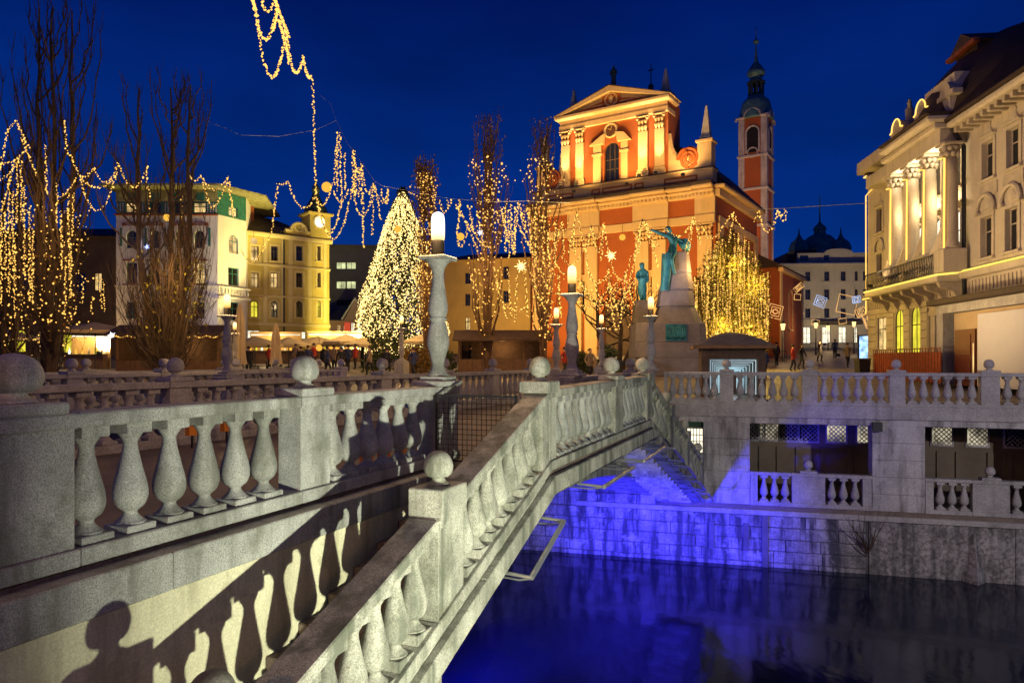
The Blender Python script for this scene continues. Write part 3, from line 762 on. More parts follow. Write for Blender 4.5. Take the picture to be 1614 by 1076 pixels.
# giant pilasters with capitals (pairs left and right of the centre, corners)
PW = 1.25
def pil(uc, w, z0, z1, proj=.22, cap=.9, y=0.0, mat=CREAM, capmat=CREAM):
    g = MB(); g.box(uc - w / 2, uc + w / 2, y - proj, y + .002, z0 + .7, z1 - cap)
    g.bbox(uc - w / 2 - .12, uc + w / 2 + .12, y - proj - .12, y + .002, z0, z0 + .45, .04); g.bbox(uc - w / 2 - .06, uc + w / 2 + .06, y - proj - .06, y + .002, z0 + .45, z0 + .70, .05)
    g.build('pilaster', mat, ch)
    g = MB(); n = 3 if w < 1 else 4
    g.smooth = True
    for r_ in range(2):
        for i in range(n):
            x = uc - w / 2 + w * (i + .5) / n; zz = z1 - cap + .06 + r_ * cap * .36
            g.lathe([(.07, zz), (w / n * .5, zz + cap * .16), (w / n * .62, zz + cap * .30), (.05, zz + cap * .38)], 6, c=(0, 0, 0)) if False else g.lathe([(.07, 0), (w / n * .45, cap * .16), (w / n * .62, cap * .30), (.05, cap * .38)], 6, c=(x, y - proj - .03, zz))
    for sx in (-1, 1): g.lathe([(.02, -.13), (.13, -.08), (.15, 0), (.13, .08), (.02, .13)], 8, c=(uc + sx * w * .5, y - proj - .06, z1 - .24))
    g.smooth = False
    g.bbox(uc - w / 2 - .16, uc + w / 2 + .16, y - proj - .18, y + .002, z1 - .12, z1, .03)
    g.build('capital', capmat, ch)
zp = zc - 3.4
for uc in (.75, 3.3 + .3, 5.25 - .1): pass
ucs = [CH.u(x) for x in (1013, 1040, 1112)]
ucs += [CW - q for q in ucs]
for q in ucs: pil(q, PW, 0, zp, .28, 1.05)
# entablature: architrave, frieze with dark panels, cornice with dentils (breaks forward over the pilasters)
def ent(u0, u1, y, panel):
    g = MB(); g.bbox(u0, u1, y - .1, .001, zp, zp + .75, .04); g.build('architrave', CREAM, ch)
    g = MB(); g.box(u0, u1, y, .001, zp + .75, zc - 1.2); g.build('frieze', ORW if panel else CREAM, ch)
    g = MB(); g.bbox(u0, u1, y - .95, .001, zc - .55, zc - .22, .10); g.bbox(u0, u1, y - .55, .001, zc - .85, zc - .55, .10); g.bbox(u0, u1, y - .25, .001, zc - 1.2, zc - .85, .06); g.build('cornice', CREAM, ch)
    g = MB(); k = int((u1 - u0) / .34)
    for i in range(k): x = u0 + (u1 - u0) * (i + .5) / k; g.box(x - .09, x + .09, y - .40, y - .24, zc - 1.06, zc - .86)
    tag(g.build('dentil_row', CREAM, ch), kind='stuff')
    g = MB(); g.bbox(u0 - .02, u1 + .02, y - 1.05, .002, zc - .22, zc, .05); g.build('cornice_cap', ROOFD, ch)
brk = sorted([(q - .85, q + .85) for q in ucs])
m_ = [brk[0]]
for a, b2 in brk[1:]:
    if a < m_[-1][1] + .2: m_[-1] = (m_[-1][0], b2)
    else: m_.append((a, b2))
m_[0] = (0.0, m_[0][1]); m_[-1] = (m_[-1][0], CW)
cur = None
for i, (a, b2) in enumerate(m_):
    ent(a, b2, -.30, False)
    if i: ent(cur, a, -.06, True)
    cur = b2
# side wall: pilasters, cornice, windows
RZ = R(90)
sw_ = empty('side_cornice_anchor', (0, 0, 0))
bpy.data.objects.remove(sw_)
g = MB(); g.bbox(CW - .001, CW + .85, -.4, ND, zc - .55, zc - .22, .08); g.bbox(CW - .001, CW + .4, -.2, ND, zc - 1.2, zc - .55, .06); g.build('side_cornice', CREAM, ch)
g = MB(); g.bbox(CW - .001, CW + .18, .6, ND, zp, zp + .7, .04); g.build('side_architrave', CREAM, ch)
for v in (1.0, 7.0, 12.8): g = MB(); g.box(CW - .001, CW + .22, v - .6, v + .6, 0, zp); g.build('side_pilaster', CREAM, ch)
for v in (4, 10.0): window(ch, -.8, .8, 0, 3.2, MIDWOOD, GLASSD, arched=True, d=-.02, surround=CREAM, sw=.25, off=(CW + .06, v, 6.5), rz=RZ)
# roof behind
g = MB(); g.prism([(-.6, zc - .2), (CW + .9, zc - .2), (CW - 2.6, zc + 3.4), (mid, zc + 6.6), (2.6, zc + 3.4)], 1.4, ND); g.build('roof', ROOFD, ch)
hc = 9.2
holed_wall('chapel_wall', ORW, ch, 0, 11.0, 0, hc, [(4.0, 5.6, 3.2, 7.2, 1)], .3, to_local=lambda a, d, c: (CW + 2.2 - d, ND + a, c))
window(ch, 0, 1.6, 0, 4.0, CREAM, GLASSD, arched=True, d=.2, surround=CREAM, sw=.22, off=(CW + 2.2, ND + 4.8, 3.2), rz=R(90))
g = MB(); g.box(3, CW + 2.19, ND + .003, ND + 11, 0, hc - .01); g.build('chapel_body', ORW, ch)
g = MB(); g.prism([(2.6, hc), (CW + 2.7, hc), (CW - 2, hc + 2.6), (6, hc + 2.6)], ND - .4, ND + 11.3); g.build('chapel_roof', ROOFD, ch)
g = MB(); g.bbox(CW + 2.1, CW + 2.6, ND - .3, ND + 11.2, hc - .45, hc - .02, .08); g.build('chapel_cornice', CREAM, ch)
g = MB(); g.box(CW + 2.2, CW + 2.32, ND, ND + .8, 0, hc - .46); g.box(CW + 2.2, CW + 2.32, ND + 10.2, ND + 11, 0, hc - .46); g.build('chapel_pilasters', CREAM, ch)
# attic band
UL, UR = CH.u(870, .1), CH.u(1124, .1)
g = MB(); g.box(.3, CW - .3, .05, 1.3, zc, zat - .25); g.build('attic_band', CREAM, ch)
g = MB(); g.bbox(.2, CW - .2, -.12, 1.35, zat - .25, zat - .06, .05); g.build('attic_cap', CREAM, ch)
g = MB(); g.box(.15, CW - .15, -.16, 1.4, zat - .06, zat); g.build('attic_flashing', ROOFD, ch)
def panel(u0, u1, z0, z1, y, mat=ORW, t=.16):
    g = MB(); g.box(u0, u1, y - .02, y + .001, z0, z0 + t); g.box(u0, u1, y - .02, y + .001, z1 - t, z1); g.box(u0, u0 + t, y - .02, y + .001, z0 + t, z1 - t); g.box(u1 - t, u1, y - .02, y + .001, z0 + t, z1 - t); g.build('panel_frame', mat, ch)
za, zd = zc + .35, zat - .5
for a, b2 in ((mid - 2.6, mid - 1.7), (mid - 1.5, mid + 1.5), (mid + 1.7, mid + 2.6), (CW - 4.6, CW - 1.6), (1.6, 4.6)): panel(a, b2, za, zd, .05)
# upper storey
u0, u1 = CH.u(884.5, .3), CH.u(1053, .3)
hw = ((u1 - u0) / 2); um = (u0 + u1) / 2
zt = uz(1052, 176, .3)[1]                   # underside of the upper entablature
win = (CH.u(952.5, .3), CH.u(975.5, .3), uz(964, 284, .3)[1], uz(964, 224, .3)[1], 1)
holed_wall('upper_wall', ORW, ch, u0, u1, zat, zt, [win], .35, y=.3)
g = MB(); shell(g, u0, u1, 3.0, zat, zt + 1.2, y=.3); g.build('upper_body', ORW, ch)
window(ch, win[0], win[1], win[2], win[3], DARKWOOD, GLASSD, arched=True, d=.25, mull=2, trans=(.3, .55), y=.3)
zc1 = zt - .05
UPS = []
for a, b2 in ((886, 899), (908.5, 921), (1007, 1021.5), (1033, 1047.5)):
    a, b2 = CH.u(a, .3), CH.u(b2, .3); pil((a + b2) / 2, b2 - a, zat, zc1, .2, 1.35, y=.3); UPS.append(((a + b2) / 2, b2 - a))
# entablature and pediment
ue0, ue1 = CH.u(880, .1), CH.u(1063, .1)
g = MB(); g.bbox(u0 - .05, u1 + .05, .02, 2.0, zt, zt + .5, .04); g.build('upper_architrave', CREAM, ch)
g = MB(); g.box(u0, u1, .10, 2.0, zt + .5, zt + .95); g.build('upper_frieze', CREAM, ch)
g = MB(); g.bbox(u0 - .35, u1 + .35, -.45, 2.2, zt + .95, zt + 1.35, .10); g.build('upper_cornice', CREAM, ch)
zb0 = zt + 1.35; zap = uz(966, 137, .1)[1]
g = MB(); g.prism([(u0 + .2, zb0), (u1 - .2, zb0), (um, zap - .55)], .12, 2.2); g.build('tympanum', CREAM, ch)
g = MB()
for a in (u0 - .45, u1 + .45):
    g.prism([(a, zb0), (a + (.9 if a < um else -.9), zb0), (um, zap - .5), (um, zap)] if a < um else [(a, zb0), (um, zap), (um, zap - .5), (a - .9, zb0)], -.42, 2.4)
g.build('raking_cornice', CREAM, ch)
g = MB()
for a in (u0 - .5, u1 + .5): g.prism([(a, zb0 + .02), (um, zap + .1), (um, zap)] if a < um else [(a, zb0 + .02), (um, zap), (um, zap + .1)], -.46, 2.5)
g.build('pediment_flashing', ROOFD, ch)
g = MB(); g.prism([(u0 + 1.5, zb0 + .18), (u1 - 1.5, zb0 + .18), (um, zap - 1.0)], .095, .119); g.build('tympanum_field', ORW, ch)
g = MB(); g.prism([(u0 + 2.3, zb0 + .34), (u1 - 2.3, zb0 + .34), (um, zap - 1.32)], .07, .094); g.build('tympanum_panel', CREAM, ch)
def ring(uc, zc_, r, t, y, mat, name, par=ch, n=24, th=.1):
    g = MB(); g.smooth = True; pts = [(uc + r * math.cos(2 * math.pi * i / n), y, zc_ + r * math.sin(2 * math.pi * i / n)) for i in range(n + 1)]
    g.tube(pts, t, 6, False); return g.build(name, mat, par)
zr = zb0 + (zap - zb0) * .38
g = MB(); g.prism([(um + .95 * math.cos(i * math.pi / 12), zr + .95 * math.sin(i * math.pi / 12)) for i in range(24)], .03, .068); g.build('medallion_field', ORW, ch)
ring(um, zr, .58, .09, .02, CREAM, 'medallion_ring')
g = MB(); g.smooth = True; g.lathe([(.05, -.35), (.26, -.2), (.2, .1), (.28, .25), (.05, .4)], 8, c=(um, .02, zr), sy=.4); g.build('medallion_relief', CREAM, ch)
# clock
uk, zk = uz(963, 205.5, .3)
ring(uk, zk, .62, .12, .26, CREAM, 'clock_ring')
g = MB(); g.prism([(uk + .58 * math.cos(i * math.pi / 12), zk + .58 * math.sin(i * math.pi / 12)) for i in range(24)], .24, .29); o = g.build('clock_face', surf('clock_face', (.10, .04, .02), .6), ch)
g = MB()
for i in range(12): a = i * math.pi / 6; g.box(uk + .48 * math.cos(a) - .035, uk + .48 * math.cos(a) + .035, .225, .238, zk + .48 * math.sin(a) - .035, zk + .48 * math.sin(a) + .035)
g.tube([(uk, .22, zk), (uk - .25, .22, zk + .18)], .03, 4); g.tube([(uk, .22, zk), (uk + .1, .22, zk + .42)], .025, 4); g.build('clock_hands', CREAM, o)
# aedicule round the upper window: side pilasters, broken pediment
for a, b2, sgn in ((936, 948, 1), (979.5, 990, -1)):
    a, b2 = CH.u(a, .3), CH.u(b2, .3); zz = uz(964, 243, .3)[1]
    g = MB(); g.box(a, b2, .12, .301, zat, zz); g.bbox(a - .1, b2 + .1, .04, .302, zz, zz + .22, .03); g.box(a, b2, .14, .301, zz + .22, zz + 1.0); g.build('aedicule_pilaster', CREAM, ch)
    g = MB(); g.prism([(a - .35, zz + 1.0), (b2 + .3, zz + 1.0), (b2 + .45, zz + 1.9), (b2 + .1, zz + 1.75)] if sgn > 0 else [(b2 + .35, zz + 1.0), (b2 - .1 - (b2 - a) * .3, zz + 1.75), (a - .45, zz + 1.9), (a - .3, zz + 1.0)], -.05, .302); g.build('broken_pediment', CREAM, ch)
# volutes
def volute(ua, ub, flip):
    W_ = abs(ub - ua); sgn = 1 if ub > ua else -1; H = zt - zat - 2.0
    prof = [(0, H), (.06, H * .66), (.14, H * .50), (.26, H * .40), (.40, H * .36), (.55, H * .37), (.72, H * .44), (.85, H * .50), (1.0, H * .47)]
    P = [(ua + sgn * W_ * p, zat + z) for p, z in prof]
    poly = [(ua, zat)] + P + [(ub, zat)]
    if sgn > 0: poly = poly[::-1]
    g = MB(); g.prism(poly, .35, 1.1); g.build('volute', CREAM, ch)
    g = MB(); 
    for i in range(len(P) - 1): g.tube([(P[i][0], .6, P[i][1] + .08), (P[i + 1][0], .6, P[i + 1][1] + .08)], .22, 6)
    g.build('volute_rim', CREAM, ch)
    c = (ua + sgn * W_ * .66, zat + H * .30); g = MB(); pts = []
    for i in range(46): a = i * .38; r = H * .29 * (1 - i / 50); pts.append((c[0] - sgn * r * math.cos(a), .33, c[1] + r * math.sin(a)))
    g.tube(pts, .17, 5); g.build('volute_spiral', ORW, ch)
volute(u1, CH.u(1103, .3), 0); volute(u0, CW - CH.u(1103, .3) , 0)
def obelisk(uc, v, z0, hp, ho, w, name='obelisk'):
    g = MB(); g.bbox(uc - w / 2, uc + w / 2, v - w / 2, v + w / 2, z0, z0 + hp, .04); g.bbox(uc - w / 2 - .14, uc + w / 2 + .14, v - w / 2 - .14, v + w / 2 + .14, z0 + hp, z0 + hp + .3, .06)
    if hp > .4: g.build('obelisk_pier', CREAM, ch)
    g = MB() if hp > .4 else g; a = w * .40; t = w * .07; zz = z0 + hp + .3
    g.bbox(uc - a, uc + a, v - a, v + a, zz, zz + .25, .03); zz += .25
    g.add([(uc - a * .8, v - a * .8, zz), (uc + a * .8, v - a * .8, zz), (uc + a * .8, v + a * .8, zz), (uc - a * .8, v + a * .8, zz), (uc - t, v - t, zz + ho), (uc + t, v - t, zz + ho), (uc + t, v + t, zz + ho), (uc - t, v + t, zz + ho), (uc, v, zz + ho + .15)],
          [(0, 1, 5, 4), (1, 2, 6, 5), (2, 3, 7, 6), (3, 0, 4, 7), (4, 5, 8), (5, 6, 8), (6, 7, 8), (7, 4, 8)])
    g.build(name, GREYS, ch)
up_ = CH.u(1113, .7)
obelisk(up_, .8, zat, 2.2, 2.7, 1.2); obelisk(CW - up_, .8, zat, 2.2, 2.7, 1.2)
obelisk(u1 - .7, 1.6, zb0 + .2, .3, 1.9, 1.1); obelisk(u0 + .7, 1.6, zb0 + .2, .3, 1.9, 1.1)
# ridge turret behind the pediment
g = MB(); g.smooth = True; zr0 = zb0 + 1.2; uu = CH.u(1026, 8)
g.lathe([(.5, zr0 - 2), (.5, zr0), (.3, zr0 + .8), (.12, zr0 + 1.4), (.07, zr0 + 2.6), (.3, zr0 + 2.9), (.28, zr0 + 3.2), (.06, zr0 + 3.4), (.04, zr0 + 5.4)], 10, c=(uu, 8, 0)); g.box(uu - .3, uu + .3, 7.96, 8.04, zr0 + 4.7, zr0 + 4.8); g.build('ridge_turret', COPPERD, ch)
# church steps
g = MB()
for i in range(8): g.box(mid - 5 - (8 - i) * .35, mid + 5 + (8 - i) * .35, -.9 - (8 - i) * .38, .0, -.9 + i * .16, -.9 + (i + 1) * .16 - .002)
g.build('entrance_steps', GREYS, ch)
# statue on the gable
# bell tower behind the nave
tw_o = px(1165, 567, 92); TA = R(-33)
TW = Fac(tw_o.x, tw_o.y, TA, 1.5)
tw = TW.empty('bell_tower', 'tall square bell tower, red panels and pale quoins, green onion spire', 'bell tower')
w_ = TW.u(1208); z = lambda y: TW.uz(1187, y)[1]
ht = z(185)
g = MB(); g.box(0, w_, 0, w_, 0, ht); g.build('tower_shaft', ORW, tw)
q = w_ * .20
g = MB()
for a, b2 in ((0, q), (w_ - q, w_)):
    for c, d in ((-.08, q), (w_ - q, w_ + .08)):
        g.box(a - (.08 if a == 0 else 0), b2 + (.08 if b2 == w_ else 0), c, d, 0, ht)
g.build('corner_pilasters', GREYS, tw)
for y in (245, 297, 355, 428):
    g = MB(); g.bbox(-.22, w_ + .22, -.22, w_ + .22, z(y) - .2, z(y) + .12, .05); g.build('string_course', GREYS, tw)
for rz, off in ((0, (w_ / 2, -.0, 0)), (R(90), (w_ + .0, w_ / 2, 0))):
    zz = z(240); h = z(200) - zz; ww = w_ * .40
    g = MB(); P = [(-ww / 2, 0), (ww / 2, 0)] + [(p[0], p[1]) for p in reversed(arc_pts(-ww / 2, ww / 2, h - ww / 2, 10))]
    g.prism(P, -.04, .02); o = g.build('bell_opening', surf('tower_dark', (.01, .008, .008), .9) if rz == 0 else bpy.data.materials['tower_dark'], tw, (off[0], off[1], zz), rz)
    g = MB(); P2 = [(-ww / 2 - .14, 0)] + [(p[0], p[1]) for p in arc_pts(-ww / 2 - .14, ww / 2 + .14, h - ww / 2, 12)] + [(ww / 2 + .14, 0)]
    g.tube([(p[0], -.06, p[1]) for p in P2], .13, 6); g.build('arch_trim', GREYS, o)
    g = MB()
    for i in range(5): x = -ww / 2 + ww * (i + .5) / 5; g.box(x - .05, x + .05, -.10, -.05, .05, .8)
    g.box(-ww / 2, ww / 2, -.10, -.05, .8, .9); g.build('railing', ORW, o)
    g = MB(); P = [(-w_ / 2 - .35, 0), (-w_ / 2 - .35, .3), (-w_ * .36, .35)] + [(p[0], p[1]) for p in arc_pts(-w_ * .30, w_ * .30, .35, 10)] + [(w_ * .36, .35), (w_ / 2 + .35, .3), (w_ / 2 + .35, 0)]
    g.tube([(p[0], -.15, p[1]) for p in P], .17, 6); g.build('curved_cornice', GREYS, tw, (off[0], off[1], ht - .25), rz)
    ring(0, 0, .62, .1, -.06, GREYS, 'clock_ring', o); bpy.data.objects[o.children[-1].name].location = (0, 0, h + .95)
g = MB(); g.smooth = True; H = lambda y: z(y) - ht
k = w_ / 2
sp = smooth_lathe([(k * 1.30, .0), (k * 1.30, .25), (k * 1.12, H(165)), (k * .98, H(155)), (k * .70, H(149)), (k * .62, H(146))], 8, 2)
g.lathe(sp, 16, c=(k, k, ht)); g.build('spire_skirt', COPPER, tw)
g = MB(); g.smooth = False
for i in range(8):
    a = i * math.pi / 4 + .39; g.box(k + k * .5 * math.cos(a) - .13, k + k * .5 * math.cos(a) + .13, k + k * .5 * math.sin(a) - .13, k + k * .5 * math.sin(a) + .13, ht + H(147), ht + H(125))
g.lathe([(k * .68, 0), (k * .68, .25)], 12, c=(k, k, ht + H(126))); g.lathe([(k * .5, 0), (k * .3, .5)], 12, c=(k, k, ht + H(146))); g.build('lantern', COPPERD, tw)
g = MB(); g.smooth = True
g.lathe(smooth_lathe([(k * .60, H(123)), (k * .42, H(118)), (k * .62, H(112)), (k * .66, H(107)), (k * .40, H(98)), (k * .16, H(90)), (k * .09, H(76)), (k * .05, H(62)), (k * .20, H(60)), (k * .20, H(56)), (k * .05, H(54)), (k * .03, H(34))], 8, 3), 14, c=(k, k, ht)); g.build('spire', COPPER, tw)

# warm floods of the church
WARM = (1.0, 0.60, 0.16)
def ffl(label, loc, tgt, c, w, ang=70, blend=.6, r=.15):
    f_ = empty('floodlight', loc, 0, label, 'floodlight')
    g = MB(); g.box(-.15, .15, -.12, .12, -.28, -.06); g.build('lamp_housing', BLACK, f_)
    return spot('flood', loc, tgt, c, w, ang, blend, r)
ffl('floodlight at the left end of the church steps', CH.w(2.5, -12, .6), CH.w(5, 0, 9), WARM, 12500, 100, .8)
ffl('floodlight at the right end of the church steps', CH.w(16.5, -12, .6), CH.w(13, 0, 9), WARM, 14000, 100, .8)
for i, (uc, ww) in enumerate(UPS):
    ffl(('outer left', 'inner left', 'inner right', 'outer right')[i] + ' uplight on the church cornice at the foot of an upper pilaster', CH.w(uc, -.75, zat + .12), CH.w(uc, .25, zat + 5), (1.0, .78, .44), 2300, 40, .9, .08)
for i, uc in enumerate((um - 2.6, um + 2.6)):
    ffl(('left', 'right')[i] + ' uplight on the church attic beside the upper window', CH.w(uc, -2.3, zat - .9), CH.w(uc * .6 + um * .4, .2, zt), (1.0, .62, .20), 2700, 115, .9, .15)
ffl('floodlight on the church attic before the right volute', CH.w(CW - 2.3, -1.6, zat - .6), CH.w(CW - 3.2, .4, zat + 2.5), (1.0, .6, .22), 1300, 110, .9)
ffl('floodlight on the chapel roof aimed at the bell tower', CH.w(8.5, ND + 4, hc + 3.3), TW.w(w_ / 2, 0, 23), (1.0, .56, .32), 9500, 80, .9)
ffl('floodlight on the street aimed at the side of the bell tower', px(1300, 540, 82), TW.w(w_, w_ / 2, 22), (1.0, .58, .36), 9000, 80, .9)
ffl('floodlight on the street aimed at the side wall of the church', CH.w(CW + 9, 3, .6), CH.w(CW, 8, 7), (1.0, .58, .20), 6000, 90, .9)
# ------------------------------------------------------------------ white house with painted frieze (left)
WHITEW = surf('white_house_render', (0.66, 0.62, 0.60), 0.85, var=0.08, vs=0.5, streak=0.2, dirt=(0.4, 0.36, 0.33), bump=0.05)
GREENT = surf('green_tile', (0.03, 0.14, 0.11), 0.4, var=0.4, vs=4)
RUST = surf('rust_cornice', (0.20, 0.05, 0.02), 0.7, var=0.3)
FRIEZE = surf('painted_frieze', (0.30, 0.27, 0.12), 0.8, var=0.5, vs=2.2, bump=0.1)
YELL = surf('olive_yellow_render', (0.50, 0.38, 0.10), 0.85, var=0.10, vs=0.5, streak=0.25, dirt=(0.30, 0.22, 0.07), bump=0.1)
YELLT = surf('pale_yellow_trim', (0.60, 0.48, 0.20), 0.85, var=0.1, vs=0.8, bump=0.1)
HX0, HY0 = px(183, 0, 62).x, 62
H1 = Fac(HX0, HY0, 0.0, 1.4)
hh = H1.empty('white_house', 'white corner house with painted frieze, green windows and wide eaves behind the bare trees', 'house')
hz = lambda y: H1.uz(260, y)[1]
HWd = H1.u(343)
def rowz(y0, y1): return hz(y1), hz(y0)
rows_ = [(363, 391, True), (414, 447, False), (476, 502, False)]
cols_ = [(199, 216), (238, 252), (277, 288), (306, 322)]
holes = []; wins = []
for a, b2 in cols_:
    for y0, y1, ar in rows_: holes.append((H1.u(a), H1.u(b2), hz(y1), hz(y0), ar))
    holes.append((H1.u(a) - .1, H1.u(b2) + .1, hz(335), hz(319), 0))
holed_wall('front_wall', WHITEW, hh, 0, HWd, 0, hz(338), [h for h in holes if h[3] < hz(338)], .3)
holed_wall('frieze_wall', GREENT, hh, 0, HWd, hz(338), hz(318), [h for h in holes if h[2] > hz(339)], .3)
for i, h in enumerate(holes):
    lit = PANE_W if i in (15, 13, 3) else GLASSD
    window(hh, h[0], h[1], h[2], h[3], GREENT, lit, arched=bool(h[4]), d=.2, surround=None, trans=(.6,))
g = MB(); g.box(-.02, HWd, -.02, .3, hz(318), hz(300)); g.build('painted_band', FRIEZE, hh)
for i in range(9):
    u = HWd * (i + .5) / 9; g = MB(); g.box(u - .35, u + .35, -.05, -.022, hz(316), hz(304)); g.build('painted_panel', GREENT if i % 2 else FRIEZE, hh)
g = MB(); g.bbox(-.1, HWd + .05, -.22, .02, hz(340), hz(337), .04); g.build('rust_cornice', RUST, hh)
for a, b2 in cols_:
    u0, u1 = H1.u(a), H1.u(b2)
    g = MB(); g.box(u0 - .35, u0 - .02, -.06, -.001, hz(356), hz(351)); g.box(u1 + .02, u1 + .35, -.06, -.001, hz(356), hz(351)); [g.box(u0, u1, -.05, -.001, hz(355.5) + k * .14, hz(355.5) + k * .14 + .06) for k in range(3)]
    g.build('tile_ornament', RUST, hh)
    g = MB(); g.bbox(u0 - .25, u1 + .25, -.14, .0, hz(447.5) - .12, hz(447.5), .02); g.box(u0 - .3, u1 + .3, -.08, -.001, hz(411), hz(409)); g.build('sill', RUST, hh)
    for uu in (u0 - .55, u1 + .35):
        g = MB()
        g.box(uu, uu + .2, -.02, -.001, hz(388), hz(388) + 1.6)
        for k in range(6): g.box(uu + .02, uu + .18, -.04, -.018, hz(388) + k * .28, hz(388) + k * .28 + .18)
        g.build('tile_strip', GREENT, hh)
g = MB(); g.bbox(-.05, HWd + .02, -.15, .01, hz(452), hz(449), .03); g.build('string_course', WHITEW, hh)
g = MB()
for i in range(36):
    for j in range(5):
        u = HWd * (i + .5) / 36; zz = hz(335.5) + (hz(320) - hz(335.5)) * (j + .5) / 5
        if not any(h[0] - .15 < u < h[1] + .15 for h in holes if h[2] > hz(339)): g.box(u - .045, u + .045, -.03, -.001, zz - .06, zz + .06)
tag(g.build('pale_tiles', WHITEW, hh), kind='stuff')
# chamfered side
sa = math.atan2(2.8, 1.26); SD = Fac(H1.w(HWd, 0).x, 62, sa, 1.4); SL_ = 3.3
def sT(a, d, c): 
    p = SD.w(a, d) - Vector((HX0, HY0, 0)); return (p.x, p.y, c)
sh_ = [(SL_ * .38, SL_ * .72, hz(391 + 4), hz(363 + 2), 1), (SL_ * .36, SL_ * .74, hz(447), hz(418), 0), (SL_ * .35, SL_ * .75, hz(503), hz(474), 0)]
holed_wall('side_wall', WHITEW, hh, 0, SL_, 0, hz(338), sh_, .3, to_local=sT)
holed_wall('side_frieze_wall', GREENT, hh, 0, SL_, hz(338), hz(300), [(SL_ * .38, SL_ * .7, hz(335), hz(320), 0)], .3, to_local=sT)
def sdloc(u, z): p = SD.w(u, 0) - Vector((HX0, HY0, 0)); return (p.x, p.y, z)
for h, pn in zip(sh_, (PANE_W, GLASSD, GLASSD)): window(hh, h[0], h[1], h[2], h[3], GREENT, pn, arched=bool(h[4]), d=.2, off=sdloc((h[0] + h[1]) / 2, h[2]), rz=sa)
window(hh, SL_ * .38, SL_ * .7, hz(335), hz(320), GREENT, PANE_W, d=.2, off=sdloc(SL_ * .54, hz(335)), rz=sa)
o = MB(); o.bbox(-.3, SL_ + .1, -.5, .3, hz(470), hz(466), .03); [o.lathe(smooth_lathe([(r * .6, z * .9) for r, z in BPROF], 6, 1), 6, c=(SL_ * (i + .5) / 9, -.4, hz(466))) for i in range(9)]; o.box(-.3, SL_ + .1, -.48, -.34, hz(466) + .72, hz(466) + .84)
o.build('balcony', WHITEW, hh, sdloc(0, 0), sa)
g = MB(); e_ = SD.w(SL_, 0) - Vector((HX0, HY0, 0)); zt_ = hz(298)
g.quad((e_.x, e_.y, 0), (e_.x - 2, e_.y + 8, 0), (e_.x - 2, e_.y + 8, zt_), (e_.x, e_.y, zt_)); g.quad((0, 0, 0), (0, 0, zt_), (0, 12, zt_), (0, 12, 0)); g.quad((0, .3, hz(300)), (HWd, .3, hz(300)), (e_.x - 2, e_.y + 8, zt_), (0, 12, zt_)); g.build('back_walls', WHITEW, hh)
g = MB(); P = [(-.6, -1.6), (HWd + .7, -1.6), (e_.x + 1.9, e_.y - .2), (e_.x + .2, e_.y + 9), (-.6, 12)]
g.prism(P, hz(299), hz(296), 'z'); g.build('eaves', FRIEZE, hh)
g = MB(); n_ = len(P); c_ = (HWd * .5, 6); vs = [(p[0], p[1], hz(296) + .004) for p in P] + [(c_[0] + (p[0] - c_[0]) * .3, c_[1] + (p[1] - c_[1]) * .3, hz(296) + 1.3) for p in P]
g.add(vs, [(i, (i + 1) % n_, (i + 1) % n_ + n_, i + n_) for i in range(n_)] + [tuple(range(n_, 2 * n_))]); g.build('roof', RUST, hh)

# ------------------------------------------------------------------ yellow corner house with turret
y0p, y1p = px(385, 0, 66), px(520, 0, 71.5); ya = math.atan2(y1p.y - y0p.y, y1p.x - y0p.x)
Y1 = Fac(y0p.x, y0p.y, ya, 1.6)
yh = Y1.empty('yellow_house', 'olive yellow town house with arched gable and a clock turret on the corner', 'house')
YW = Y1.u(519); yz = lambda x, y: Y1.uz(x, y)[1]
ze = yz(450, 378)
cols_ = [(395.5, 407.5), (427, 438), (466.5, 477), (500, 505.5)]
holes = []
for i, (a, b2) in enumerate(cols_):
    xm = (a + b2) / 2
    for y0, y1, ar in ((388, 411, 0), (430, 453, 0), (474, 500, 1)): holes.append((Y1.u(a), Y1.u(b2), yz(xm, y1), yz(xm, y0), ar))
gnd = [(Y1.u(a), Y1.u(b2), yz((a + b2) / 2, y1), yz((a + b2) / 2, y0), 0) for a, b2, y0, y1 in ((390, 410, 520, 535), (420, 444, 522, 545), (459, 483, 522, 534), (390, 404, 545, 562), (496, 514, 524, 545))]
holed_wall('front_wall', YELL, yh, 0, YW, 0, ze, holes + gnd, .3)
lits = {0: PANE_W, 1: PANE_W, 4: PANE_W, 3: GLASSD, 2: PANE_Y, 11: PANE_Y, 5: GLASSD}
for i, h in enumerate(holes):
    hood = ('curl' if i // 3 < 3 else None) if h[4] else None
    window(yh, h[0], h[1], h[2], h[3], DARKWOOD, lits.get(i, GLASSD), arched=bool(h[4]), d=.2, surround=YELLT, sw=.18, hood=hood, trans=(.65,))
for h in gnd: window(yh, h[0], h[1], h[2], h[3], DARKWOOD, PANE_H, d=.2, trans=(), mull=1)
for y, t in ((420, .28), (468, .2), (512, .35)):
    g = MB(); zz = yz(450, y); g.bbox(-.02, YW + .02, -.2, .002, zz - t / 2, zz + t / 2, .05); g.build('string_course', YELLT, yh)
for x in (388, 418, 446, 458, 488, 512): g = MB(); uu = Y1.u(x); g.box(uu - .18, uu + .18, -.07, .001, yz(x, 508), ze); g.build('pilaster_strip', YELLT, yh)
g = MB(); g.bbox(-.1, YW + .15, -.5, .002, ze, ze + .45, .1); g.build('cornice', YELLT, yh)
g = MB(); shell(g, 0, YW, 10, 0, ze); g.build('body', YELL, yh)
g = MB(); u = Y1.u(447); g.tube([(u, -.1, 0), (u, -.1, ze), (u - .3, -.1, ze + .8)], .08, 6); g.build('drain_pipe', BLACK, yh)
ga, gb = Y1.u(450), Y1.u(490); g = MB(); zz = ze + .45
